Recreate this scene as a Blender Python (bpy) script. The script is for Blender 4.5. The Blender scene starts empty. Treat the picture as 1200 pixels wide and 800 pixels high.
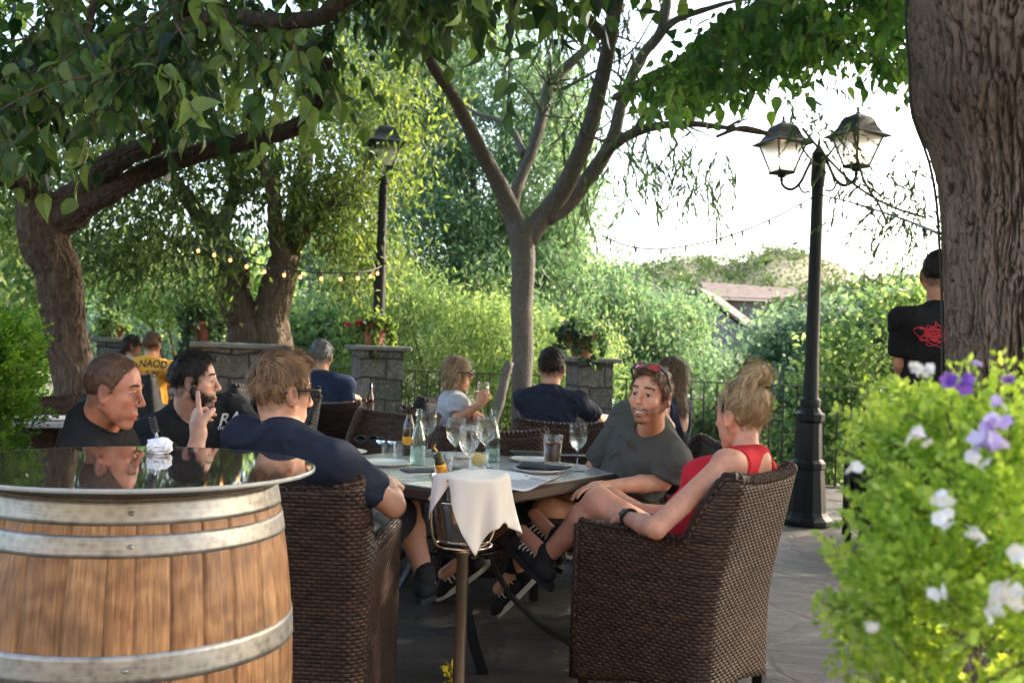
import bpy, math, random
import numpy as np
from mathutils import Vector, Matrix
from mathutils.bvhtree import BVHTree
random.seed(7)
SUN_EL, SUN_AZ = math.radians(30), math.radians(61)
RNG = np.random.default_rng(11)
PI = math.pi
sc = bpy.context.scene
COL = sc.collection
# ------------------------------------------------------------------ camera model
F = 1167.0
ROLL = math.radians(2.1); PITCH = math.atan(12/F)
CAM = np.array([0.0, 0.0, 1.25])
_f = np.array([0, math.cos(PITCH), math.sin(PITCH)])
_r0 = np.array([1.0, 0, 0]); _u0 = np.array([0, -math.sin(PITCH), math.cos(PITCH)])
_r = math.cos(ROLL)*_r0 + math.sin(ROLL)*_u0
_u = -math.sin(ROLL)*_r0 + math.cos(ROLL)*_u0
def P(px, py, d):
    """world point seen at a photo position, d metres away along the view"""
    return CAM + d*(_f + (px-600)/F*_r + (400-py)/F*_u)
def PZ(px, d, z):
    """world point at column px, depth d and height z"""
    p = P(px, 400, d); p2 = P(px, 500, d)
    t = (z-p[2])/(p2[2]-p[2]); return p + t*(p2-p)
def V(*a): return np.array(a, float)
def nrm(a):
    a = np.asarray(a, float); return a/(np.linalg.norm(a, axis=-1, keepdims=True)+1e-12)
def smooth01(x): x = np.clip(x, 0, 1); return x*x*(3-2*x)
# ------------------------------------------------------------------ numpy noise
def _hash(ix, iy, iz, s):
    h = (ix.astype(np.int64)*374761393 + iy.astype(np.int64)*668265263 + iz.astype(np.int64)*2147483647 + s*974711) & 0xffffffff
    h = ((h ^ (h >> 13))*1274126177) & 0xffffffff
    h = ((h ^ (h >> 16))*2246822519) & 0xffffffff
    return (h & 0xffff)/65535.0
def vnoise(p, s=0):
    p = np.asarray(p, float); i = np.floor(p).astype(np.int64); f = p-i; f = f*f*(3-2*f)
    out = 0
    for dx in (0, 1):
        wx = f[:, 0] if dx else 1-f[:, 0]
        for dy in (0, 1):
            wy = f[:, 1] if dy else 1-f[:, 1]
            for dz in (0, 1):
                wz = f[:, 2] if dz else 1-f[:, 2]
                out = out + wx*wy*wz*_hash(i[:, 0]+dx, i[:, 1]+dy, i[:, 2]+dz, s)
    return out*2-1
def fbm(p, o=3, s=0):
    p = np.asarray(p, float); a = 1; t = 0; n = 0
    for k in range(o):
        t = t + a*vnoise(p*(2**k), s+k*17); n += a; a *= .5
    return t/n
# ------------------------------------------------------------------ mesh helpers
def mesh_data(name, verts, polys, mat=None, smooth=False, uv=None, fattr=None, vcol=None, mats=None, midx=None):
    """verts (n,3); polys = list of int arrays each (m,k)"""
    me = bpy.data.meshes.new(name)
    verts = np.ascontiguousarray(verts, np.float32)
    if isinstance(polys, np.ndarray): polys = [polys]
    polys = [np.asarray(p, np.int32) for p in polys if len(p)]
    me.vertices.add(len(verts)); me.vertices.foreach_set('co', verts.ravel())
    loops = np.concatenate([p.ravel() for p in polys]) if polys else np.zeros(0, np.int32)
    sizes = np.concatenate([np.full(len(p), p.shape[1], np.int32) for p in polys])
    starts = np.concatenate([[0], np.cumsum(sizes)[:-1]]).astype(np.int32)
    me.loops.add(len(loops)); me.loops.foreach_set('vertex_index', loops)
    me.polygons.add(len(sizes)); me.polygons.foreach_set('loop_start', starts)
    me.polygons.foreach_set('use_smooth', np.full(len(sizes), bool(smooth)))
    for m in (mats or ([mat] if mat else [])): me.materials.append(m)
    if midx is not None: me.polygons.foreach_set('material_index', np.asarray(midx, np.int32))
    if uv is not None:
        l = me.uv_layers.new(name='UVMap'); l.data.foreach_set('uv', np.asarray(uv, np.float32)[loops].ravel())
    if fattr is not None:
        a = me.attributes.new('rnd', 'FLOAT', 'FACE'); a.data.foreach_set('value', np.asarray(fattr, np.float32))
    if vcol is not None:
        a = me.color_attributes.new('tint', 'FLOAT_COLOR', 'POINT')
        c = np.ones((len(verts), 4), np.float32); c[:, :3] = vcol; a.data.foreach_set('color', c.ravel())
    me.update(calc_edges=True); me.validate()
    return me
def link(name, me, parent=None):
    o = bpy.data.objects.new(name, me); COL.objects.link(o)
    if parent is not None:
        o.parent = parent; o.matrix_parent_inverse = inv(parent)
    return o
_W = {}
def inv(par):
    """inverse of the parent's world matrix, worked out from its own values"""
    m = par.matrix_basis.copy()
    if par.parent is not None: m = world(par.parent) @ par.matrix_parent_inverse @ m
    return m.inverted()
def world(o):
    m = o.matrix_basis.copy()
    if o.parent is not None: m = world(o.parent) @ o.matrix_parent_inverse @ m
    return m
def mk(name, verts, polys, mat=None, parent=None, **k): return link(name, mesh_data(name, verts, polys, mat, **k), parent)
def tag(o, label=None, cat=None, group=None, kind=None):
    if label: o['label'] = label
    if cat: o['category'] = cat
    if group: o['group'] = group
    if kind: o['kind'] = kind
    return o
def empty(name, loc, label, cat, group=None, rz=0):
    o = bpy.data.objects.new(name, None); COL.objects.link(o); o.location = Vector([float(a) for a in loc]); o.rotation_euler = (0, 0, rz)
    o.empty_display_size = .1
    return tag(o, label, cat, group)
def copy_tree(o, parent=None):
    c = o.copy(); COL.objects.link(c)
    if parent is not None: c.parent = parent
    for ch in list(o.children): copy_tree(ch, c)
    return c
class MB:
    """collects shapes into one mesh"""
    def __init__(s): s.v = []; s.f = {}; s.n = 0; s.uv = []
    def add(s, verts, faces, uv=None):
        verts = np.asarray(verts, float).reshape(-1, 3)
        s.v.append(verts)
        s.uv.append(np.zeros((len(verts), 2)) if uv is None else np.asarray(uv, float))
        if isinstance(faces, np.ndarray): faces = [faces]
        for f in faces:
            f = np.asarray(f, int)
            if f.ndim == 1: f = f[None]
            if len(f): s.f.setdefault(f.shape[1], []).append(f+s.n)
        s.n += len(verts); return s
    def box(s, c, size, R=None, taper=1.0, bevel=0.0):
        x, y, z = [a/2 for a in size]
        if bevel > 0:
            b = min(bevel, x*.9, y*.9, z*.9); vs = []
            for sz in (-1, 1):
                for sx, sy in ((-1, -1), (1, -1), (1, 1), (-1, 1)):
                    vs += [(sx*(x-b), sy*(y-b), sz*z), (sx*x, sy*(y-b), sz*(z-b)), (sx*(x-b), sy*y, sz*(z-b))]
            import bmesh
            bm = bmesh.new()
            for q in vs: bm.verts.new(q)
            r = bmesh.ops.convex_hull(bm, input=bm.verts); bm.verts.ensure_lookup_table(); bm.verts.index_update()
            vv = np.array([q.co[:] for q in bm.verts]); ff = [np.array([w.index for w in f.verts]) for f in bm.faces]; bm.free()
        else:
            vv = np.array([(-x, -y, -z), (x, -y, -z), (x, y, -z), (-x, y, -z), (-x, -y, z), (x, -y, z), (x, y, z), (-x, y, z)])
            ff = [np.array([[0, 3, 2, 1], [4, 5, 6, 7], [0, 1, 5, 4], [1, 2, 6, 5], [2, 3, 7, 6], [3, 0, 4, 7]])]
        if taper != 1.0:
            k = np.where(vv[:, 2] > 0, taper, 1.0); vv[:, 0] *= k; vv[:, 1] *= k
        if R is not None: vv = vv @ np.asarray(R).T
        return s.add(vv+np.asarray(c, float), ff)
    def tube(s, pts, rad, n=10, cap=True, flat=1.0):
        pts = np.asarray(pts, float); m = len(pts); rad = np.broadcast_to(np.asarray(rad, float), (m,))
        T = np.gradient(pts, axis=0); T = nrm(T)
        ref = V(0, 0, 1) if abs(T[0][2]) < .9 else V(1, 0, 0)
        N = []; a = nrm(np.cross(T[0], ref))
        for i in range(m):
            a = nrm(a - T[i]*np.dot(a, T[i])); N.append(a)
        N = np.array(N); B = np.cross(T, N)
        th = np.linspace(0, 2*PI, n, endpoint=False)
        ring = N[:, None]*np.cos(th)[None, :, None]+B[:, None]*np.sin(th)[None, :, None]*flat
        vv = (pts[:, None]+ring*rad[:, None, None]).reshape(-1, 3)
        i = np.arange(m-1)[:, None]*n; j = np.arange(n)[None]; j2 = (j+1) % n
        q = np.stack([i+j, i+j2, i+n+j2, i+n+j], -1).reshape(-1, 4)
        L = np.concatenate([[0], np.cumsum(np.linalg.norm(np.diff(pts, axis=0), axis=1))])
        uv = np.stack([np.tile(th/(2*PI), m), np.repeat(L, n)], 1)
        fs = [q]
        if cap: fs += [np.arange(n)[::-1][None], (np.arange(n)+(m-1)*n)[None]]
        return s.add(vv, fs, uv)
    def lathe(s, prof, n=32, c=(0, 0, 0), R=None, cap=True):
        """prof list of (r,z)"""
        prof = np.asarray(prof, float); m = len(prof); th = np.linspace(0, 2*PI, n, endpoint=False)
        vv = np.stack([prof[:, 0, None]*np.cos(th), prof[:, 0, None]*np.sin(th), np.repeat(prof[:, 1, None], n, 1)], -1).reshape(-1, 3)
        i = np.arange(m-1)[:, None]*n; j = np.arange(n)[None]; j2 = (j+1) % n
        q = np.stack([i+j, i+j2, i+n+j2, i+n+j], -1).reshape(-1, 4)
        fs = [q]
        if cap: fs += [np.arange(n)[::-1][None], (np.arange(n)+(m-1)*n)[None]]
        if R is not None: vv = vv @ np.asarray(R).T
        uv = np.stack([np.tile(th/(2*PI), m), np.repeat(prof[:, 1], n)], 1)
        return s.add(vv+np.asarray(c, float), fs, uv)
    def ball(s, c, r, n=12, R=None):
        r = np.broadcast_to(np.asarray(r, float), (3,)); a = np.linspace(-PI/2, PI/2, n//2+1)
        prof = np.stack([np.maximum(np.cos(a), .002), np.sin(a)], 1)
        th = np.linspace(0, 2*PI, n, endpoint=False); m = len(prof)
        vv = np.stack([prof[:, 0, None]*np.cos(th), prof[:, 0, None]*np.sin(th), np.repeat(prof[:, 1, None], n, 1)], -1).reshape(-1, 3)*r
        i = np.arange(m-1)[:, None]*n; j = np.arange(n)[None]; j2 = (j+1) % n
        q = np.stack([i+j, i+j2, i+n+j2, i+n+j], -1).reshape(-1, 4)
        if R is not None: vv = vv @ np.asarray(R).T
        return s.add(vv+np.asarray(c, float), [q, np.arange(n)[::-1][None], (np.arange(n)+(m-1)*n)[None]])
    def build(s, name, mat, parent=None, smooth=False, fattr=None):
        fs = [np.concatenate(x) for x in s.f.values()]
        return mk(name, np.concatenate(s.v), fs, mat, parent, smooth=smooth, uv=np.concatenate(s.uv), fattr=fattr)
def rotm(axis, a): return np.array(Matrix.Rotation(a, 3, axis))
def rotz(a): return rotm('Z', a)
def spline(pts, n):
    """Catmull-Rom through rows of pts (any number of columns)"""
    p = np.asarray(pts, float); p = np.vstack([2*p[0]-p[1], p, 2*p[-1]-p[-2]]); m = len(p)-3
    t = np.linspace(0, m-1e-9, n); i = t.astype(int); f = (t-i)[:, None]
    a, b, c, d = p[i], p[i+1], p[i+2], p[i+3]
    return .5*((2*b)+(-a+c)*f+(2*a-5*b+4*c-d)*f*f+(-a+3*b-3*c+d)*f**3)
# ------------------------------------------------------------------ materials
def newmat(name):
    m = bpy.data.materials.new(name); m.use_nodes = True; nt = m.node_tree
    return m, nt, nt.nodes['Principled BSDF'], nt.nodes['Material Output']
def N(nt, t, **k):
    n = nt.nodes.new(t)
    for a, b in k.items():
        if a.startswith('i_'): n.inputs[a[2:].replace('_', ' ')].default_value = b
        else: setattr(n, a, b)
    return n
def math_(nt, op, a, b=None, c=None):
    n = nt.nodes.new('ShaderNodeMath'); n.operation = op
    for i, x in enumerate((a, b, c)):
        if x is None: continue
        if hasattr(x, 'links'): nt.links.new(x, n.inputs[i])
        else: n.inputs[i].default_value = x
    return n.outputs[0]
def mixc(nt, fac, a, b):
    n = nt.nodes.new('ShaderNodeMix'); n.data_type = 'RGBA'
    for s, x in ((0, fac), (6, a), (7, b)):
        if hasattr(x, 'links'): nt.links.new(x, n.inputs[s])
        else: n.inputs[s].default_value = x if s == 0 else (*x, 1)[:4]
    return n.outputs[2]
def ramp(nt, fac, stops):
    n = nt.nodes.new('ShaderNodeValToRGB'); e = n.color_ramp.elements
    while len(e) < len(stops): e.new(.5)
    for x, (p, c) in zip(e, stops): x.position = p; x.color = (*c, 1)
    nt.links.new(fac, n.inputs[0]); return n.outputs[0]
def noise(nt, vec, scale, detail=4, rough=.55, dist=0):
    n = nt.nodes.new('ShaderNodeTexNoise'); n.inputs['Scale'].default_value = scale; n.inputs['Detail'].default_value = detail
    n.inputs['Roughness'].default_value = rough; n.inputs['Distortion'].default_value = dist
    if vec is not None: nt.links.new(vec, n.inputs['Vector'])
    return n.outputs['Fac']
def coord(nt, kind='Object', scale=(1, 1, 1)):
    t = nt.nodes.new('ShaderNodeTexCoord'); m = nt.nodes.new('ShaderNodeMapping'); m.inputs['Scale'].default_value = scale
    nt.links.new(t.outputs[kind], m.inputs['Vector']); return m.outputs[0]
def bump(nt, bsdf, h, strength=.5, dist=.01):
    b = nt.nodes.new('ShaderNodeBump'); b.inputs['Strength'].default_value = strength; b.inputs['Distance'].default_value = dist
    nt.links.new(h, b.inputs['Height']); nt.links.new(b.outputs[0], bsdf.inputs['Normal']); return b
def simple(name, col, rough=.6, metal=0, var=0.25, scale=30, bmp=.15, bdist=.002, spec=.5, stretch=(1, 1, 1), coat=0, sss=0):
    """base colour broken up by procedural noise, with a little relief"""
    m, nt, b, o = newmat(name); c = coord(nt, 'Object', stretch)
    f = noise(nt, c, scale, 5)
    dark = tuple(x*(1-var) for x in col); light = tuple(min(1, x*(1+var)) for x in col)
    nt.links.new(ramp(nt, f, [(.25, dark), (.75, light)]), b.inputs['Base Color'])
    r = nt.nodes.new('ShaderNodeMapRange'); r.inputs[3].default_value = max(0, rough-.1); r.inputs[4].default_value = min(1, rough+.1)
    nt.links.new(noise(nt, c, scale*.4, 3), r.inputs[0]); nt.links.new(r.outputs[0], b.inputs['Roughness'])
    b.inputs['Metallic'].default_value = metal; b.inputs['Specular IOR Level'].default_value = spec
    if coat: b.inputs['Coat Weight'].default_value = coat; b.inputs['Coat Roughness'].default_value = .08
    if sss:
        b.inputs['Subsurface Weight'].default_value = sss; b.inputs['Subsurface Radius'].default_value = (.012, .005, .003); b.inputs['Subsurface Scale'].default_value = 1
    if bmp: bump(nt, b, f, bmp, bdist)
    return m
def leafmat(name, stops, trans=.45, rough=.45, tcol=(1.25, 1.35, .65)):
    """leaf: gloss on top of a thin body that lets light through; colour differs from leaf to leaf"""
    m, nt, b, o = newmat(name)
    a = N(nt, 'ShaderNodeAttribute', attribute_name='rnd')
    c = ramp(nt, a.outputs['Fac'], stops)
    nt.links.new(c, b.inputs['Base Color']); b.inputs['Roughness'].default_value = rough; b.inputs['Specular IOR Level'].default_value = .35
    t = N(nt, 'ShaderNodeBsdfTranslucent')
    mu = nt.nodes.new('ShaderNodeMix'); mu.data_type = 'RGBA'; mu.blend_type = 'MULTIPLY'; mu.inputs[0].default_value = 1
    nt.links.new(c, mu.inputs[6]); mu.inputs[7].default_value = (tcol[0]*1.6, tcol[1]*1.6, tcol[2]*1.6, 1)
    nt.links.new(mu.outputs[2], t.inputs['Color'])
    mx = N(nt, 'ShaderNodeMixShader'); mx.inputs[0].default_value = trans
    nt.links.new(b.outputs[0], mx.inputs[1]); nt.links.new(t.outputs[0], mx.inputs[2]); nt.links.new(mx.outputs[0], o.inputs['Surface'])
    return m
def glassmat(name, col=(1, 1, 1), rough=.0, ior=1.45, thin=.72):
    """clear glass whose shadow stays light: a share of plain transparency mixed into the refraction"""
    m, nt, b, o = newmat(name)
    b.inputs['Base Color'].default_value = (*col, 1); b.inputs['Roughness'].default_value = rough
    b.inputs['Transmission Weight'].default_value = 1; b.inputs['IOR'].default_value = ior
    t = N(nt, 'ShaderNodeBsdfTransparent'); t.inputs[0].default_value = (*col, 1)
    mx = N(nt, 'ShaderNodeMixShader'); mx.inputs[0].default_value = 1-thin
    nt.links.new(b.outputs[0], mx.inputs[2]); nt.links.new(t.outputs[0], mx.inputs[1]); nt.links.new(mx.outputs[0], o.inputs['Surface'])
    return m
def emit(name, col, s):
    m, nt, b, o = newmat(name); b.inputs['Base Color'].default_value = (*col, 1)
    b.inputs['Emission Color'].default_value = (*col, 1); b.inputs['Emission Strength'].default_value = s; return m
def tintmat(name, rough=.5, sss=.12, spec=.4, bsc=220, bst=.12):
    """uses the per-vertex 'tint' colour of what the thing is (skin, lips, stubble), with fine relief"""
    m, nt, b, o = newmat(name)
    a = N(nt, 'ShaderNodeAttribute', attribute_name='tint'); c = coord(nt)
    f = noise(nt, c, 60, 5)
    nt.links.new(mixc(nt, math_(nt, 'MULTIPLY', f, .25), a.outputs['Color'], (.30, .07, .045)), b.inputs['Base Color'])
    rr = nt.nodes.new('ShaderNodeMapRange'); rr.inputs[3].default_value = max(.02, rough-.16); rr.inputs[4].default_value = rough+.12; nt.links.new(noise(nt, c, 35, 4), rr.inputs[0]); nt.links.new(rr.outputs[0], b.inputs['Roughness']); b.inputs['Specular IOR Level'].default_value = spec
    b.inputs['Subsurface Weight'].default_value = sss; b.inputs['Subsurface Radius'].default_value = (.010, .004, .002); b.inputs['Subsurface Scale'].default_value = 1
    bump(nt, b, noise(nt, c, bsc, 3), bst, .002)
    return m
M = {}
def stone_mat(name, cols, scale=2.5, mortar=(.05, .048, .045), bw=.3, rh=.2):
    m, nt, b, o = newmat(name); c = coord(nt, 'UV', (1, 1, 1))
    wob = noise(nt, coord(nt, 'Object'), 3, 2)
    br = nt.nodes.new('ShaderNodeTexBrick'); br.inputs['Scale'].default_value = 1; br.inputs['Brick Width'].default_value = bw; br.inputs['Row Height'].default_value = rh
    br.inputs['Mortar Size'].default_value = .012; br.inputs['Mortar Smooth'].default_value = .3; br.inputs['Color1'].default_value = (0, 0, 0, 1); br.inputs['Color2'].default_value = (1, 1, 1, 1)
    br.inputs['Mortar'].default_value = (.5, .5, .5, 1)
    wn = nt.nodes.new('ShaderNodeTexNoise'); wn.inputs['Scale'].default_value = 4; wn.inputs['Detail'].default_value = 3; nt.links.new(coord(nt, 'Object'), wn.inputs['Vector']); ws = N(nt, 'ShaderNodeVectorMath', operation='SCALE'); ws.inputs['Scale'].default_value = .09; nt.links.new(wn.outputs['Color'], ws.inputs[0]); wa = N(nt, 'ShaderNodeVectorMath', operation='ADD'); nt.links.new(c, wa.inputs[0]); nt.links.new(ws.outputs[0], wa.inputs[1]); nt.links.new(wa.outputs[0], br.inputs['Vector'])
    n2 = noise(nt, coord(nt, 'Object'), 14, 6, .65); n3 = noise(nt, coord(nt, 'Object'), 60, 4)
    base = ramp(nt, br.outputs['Color'], [(0, cols[0]), (.5, cols[1]), (1, cols[2])])
    v = mixc(nt, math_(nt, 'MULTIPLY', math_(nt, 'POWER', n2, 1.5), 1.5), base, tuple(x*.25 for x in cols[1])); n4 = noise(nt, coord(nt, 'Object'), 38, 5, .7); v = mixc(nt, math_(nt, 'MULTIPLY', math_(nt, 'GREATER_THAN', n4, .60), .5), v, (.48, .47, .42))
    v = mixc(nt, br.outputs['Fac'], v, mortar)
    nt.links.new(v, b.inputs['Base Color']); b.inputs['Roughness'].default_value = .85
    h = math_(nt, 'ADD', math_(nt, 'MULTIPLY', br.outputs['Fac'], -1.0), math_(nt, 'ADD', math_(nt, 'MULTIPLY', n2, .8), math_(nt, 'MULTIPLY', n3, .3)))
    bump(nt, b, h, .8, .02); return m
def weave_mat(name, dark, light, rowh=.0120, cell=.030):
    m, nt, b, o = newmat(name)
    uv = N(nt, 'ShaderNodeTexCoord'); sp = N(nt, 'ShaderNodeSeparateXYZ'); nt.links.new(uv.outputs['UV'], sp.inputs[0])
    v = math_(nt, 'DIVIDE', sp.outputs[1], rowh); u = math_(nt, 'DIVIDE', sp.outputs[0], cell)
    row = math_(nt, 'FLOOR', v); rf = math_(nt, 'FRACT', v)
    ush = math_(nt, 'ADD', u, math_(nt, 'MULTIPLY', math_(nt, 'MODULO', row, 2.0), .5))
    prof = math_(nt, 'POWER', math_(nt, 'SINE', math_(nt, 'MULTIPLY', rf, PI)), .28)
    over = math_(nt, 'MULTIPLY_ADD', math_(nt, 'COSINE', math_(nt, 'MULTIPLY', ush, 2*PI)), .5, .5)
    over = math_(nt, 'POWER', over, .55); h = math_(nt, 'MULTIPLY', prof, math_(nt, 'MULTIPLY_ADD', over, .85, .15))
    # darker where strands dip: upright canes show, plus shade painted between strands
    cb = N(nt, 'ShaderNodeCombineXYZ'); nt.links.new(math_(nt, 'MULTIPLY', row, .73), cb.inputs[1]); nt.links.new(math_(nt, 'MULTIPLY', math_(nt, 'FLOOR', ush), .31), cb.inputs[0])
    wn = N(nt, 'ShaderNodeTexWhiteNoise'); nt.links.new(cb.outputs[0], wn.inputs['Vector'])
    big = noise(nt, coord(nt, 'Object'), 5, 3); st = noise(nt, coord(nt, 'UV', (30, 500, 1)), 1, 3)
    tone = math_(nt, 'ADD', math_(nt, 'MULTIPLY', wn.outputs[0], .5), math_(nt, 'ADD', math_(nt, 'MULTIPLY', big, .45), math_(nt, 'MULTIPLY', st, .25)))
    c = ramp(nt, tone, [(.15, dark), (.55, tuple((x+y)/2 for x, y in zip(dark, light))), (.95, light)])
    c2 = mixc(nt, math_(nt, 'MULTIPLY', math_(nt, 'POWER', math_(nt, 'SUBTRACT', 1.0, h), 1.5), .9), c, tuple(x*.3 for x in dark))  # gap shade between strands painted into the base colour
    nt.links.new(c2, b.inputs['Base Color']); b.inputs['Roughness'].default_value = .5; b.inputs['Specular IOR Level'].default_value = .3
    bump(nt, b, h, 1.0, .006); return m
def bark_mat(name, c1, c2, scale=14, strength=1.0, dist=.02, zs=.22):
    m, nt, b, o = newmat(name); c = coord(nt, 'Object', (1, 1, zs))
    v = nt.nodes.new('ShaderNodeTexVoronoi'); v.feature = 'F1'; v.inputs['Scale'].default_value = scale
    wv = N(nt, 'ShaderNodeVectorMath', operation='ADD'); nz = nt.nodes.new('ShaderNodeTexNoise'); nz.inputs['Scale'].default_value = 6; nz.inputs['Detail'].default_value = 4
    nt.links.new(c, nz.inputs['Vector']); sc_ = N(nt, 'ShaderNodeVectorMath', operation='SCALE'); sc_.inputs['Scale'].default_value = .25
    nt.links.new(nz.outputs['Color'], sc_.inputs[0]); nt.links.new(c, wv.inputs[0]); nt.links.new(sc_.outputs[0], wv.inputs[1]); nt.links.new(wv.outputs[0], v.inputs['Vector'])
    f = noise(nt, c, scale*2.2, 7, .65); g = noise(nt, c, 3, 3)
    h = math_(nt, 'ADD', math_(nt, 'MULTIPLY', v.outputs['Distance'], -.9), f)
    col = ramp(nt, math_(nt, 'ADD', math_(nt, 'MULTIPLY', f, .7), math_(nt, 'MULTIPLY', g, .3)), [(.3, c1), (.7, c2)])
    nt.links.new(col, b.inputs['Base Color']); b.inputs['Roughness'].default_value = .9; b.inputs['Specular IOR Level'].default_value = .2
    bump(nt, b, h, strength, dist); return m
def trunk_mat(name):
    m, nt, b, o = newmat(name); a = N(nt, 'ShaderNodeAttribute', attribute_name='rnd'); c = coord(nt, 'Object', (1, 1, .4))
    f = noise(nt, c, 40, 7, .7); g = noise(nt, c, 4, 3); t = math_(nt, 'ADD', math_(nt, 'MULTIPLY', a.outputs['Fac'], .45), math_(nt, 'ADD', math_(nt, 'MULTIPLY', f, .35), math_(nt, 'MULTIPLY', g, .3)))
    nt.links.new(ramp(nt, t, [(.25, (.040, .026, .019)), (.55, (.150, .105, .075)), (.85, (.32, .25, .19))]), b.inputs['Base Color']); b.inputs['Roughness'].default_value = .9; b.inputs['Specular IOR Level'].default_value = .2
    bump(nt, b, f, 1.0, .025); return m
def oak_mat(name):
    m, nt, b, o = newmat(name)
    a = N(nt, 'ShaderNodeAttribute', attribute_name='rnd')
    uv = N(nt, 'ShaderNodeTexCoord'); add = N(nt, 'ShaderNodeVectorMath', operation='ADD'); cb = N(nt, 'ShaderNodeCombineXYZ')
    nt.links.new(math_(nt, 'MULTIPLY', a.outputs['Fac'], 40.0), cb.inputs[1]); nt.links.new(uv.outputs['UV'], add.inputs[0]); nt.links.new(cb.outputs[0], add.inputs[1])
    mp = N(nt, 'ShaderNodeMapping'); mp.inputs['Scale'].default_value = (26, 2.2, 1); nt.links.new(add.outputs[0], mp.inputs[0])
    g1 = noise(nt, mp.outputs[0], 1.4, 7, .68, 1.6)
    mp2 = N(nt, 'ShaderNodeMapping'); mp2.inputs['Scale'].default_value = (160, 7, 1); nt.links.new(add.outputs[0], mp2.inputs[0])
    g2 = noise(nt, mp2.outputs[0], 1.5, 4, .6, .3)
    mp3 = N(nt, 'ShaderNodeMapping'); mp3.inputs['Scale'].default_value = (9, 5, 1); nt.links.new(add.outputs[0], mp3.inputs[0])
    wv = N(nt, 'ShaderNodeTexWave'); wv.wave_type = 'RINGS'; wv.inputs['Scale'].default_value = .9; wv.inputs['Distortion'].default_value = 9; wv.inputs['Detail'].default_value = 3; wv.inputs['Detail Scale'].default_value = 1.6
    nt.links.new(mp3.outputs[0], wv.inputs['Vector'])
    t = math_(nt, 'ADD', math_(nt, 'MULTIPLY', g1, .42), math_(nt, 'ADD', math_(nt, 'MULTIPLY', g2, .50), math_(nt, 'MULTIPLY', wv.outputs['Fac'], .08)))
    c = ramp(nt, t, [(.36, (.060, .022, .010)), (.5, (.33, .145, .055)), (.62, (.62, .34, .15))])
    tone = ramp(nt, a.outputs['Fac'], [(0, (.22, .085, .032)), (.5, (.38, .18, .07)), (1, (.55, .31, .14))])
    c = mixc(nt, .30, c, tone)
    st = noise(nt, coord(nt, 'Object'), 5, 4)
    c = mixc(nt, math_(nt, 'MULTIPLY', math_(nt, 'POWER', st, 3), 2.2), c, (.10, .06, .035))
    nt.links.new(c, b.inputs['Base Color']); b.inputs['Roughness'].default_value = .5; b.inputs['Specular IOR Level'].default_value = .45
    bump(nt, b, math_(nt, 'ADD', g2, math_(nt, 'MULTIPLY', g1, .6)), .35, .003); return m
def galv_mat(name):
    m, nt, b, o = newmat(name); c = coord(nt)
    f = noise(nt, c, 9, 6, .7); s = noise(nt, coord(nt, 'Object', (3, 3, 90)), 3, 3); v = nt.nodes.new('ShaderNodeTexVoronoi'); v.inputs['Scale'].default_value = 60; nt.links.new(c, v.inputs['Vector'])
    t = math_(nt, 'ADD', math_(nt, 'MULTIPLY', f, .6), math_(nt, 'ADD', math_(nt, 'MULTIPLY', s, .25), math_(nt, 'MULTIPLY', v.outputs['Distance'], .2)))
    nt.links.new(ramp(nt, t, [(.3, (.13, .12, .10)), (.5, (.32, .305, .28)), (.75, (.50, .48, .45))]), b.inputs['Base Color'])
    b.inputs['Metallic'].default_value = .75; r = nt.nodes.new('ShaderNodeMapRange'); r.inputs[3].default_value = .32; r.inputs[4].default_value = .62; nt.links.new(f, r.inputs[0]); nt.links.new(r.outputs[0], b.inputs['Roughness'])
    bump(nt, b, t, .25, .002); return m
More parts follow.
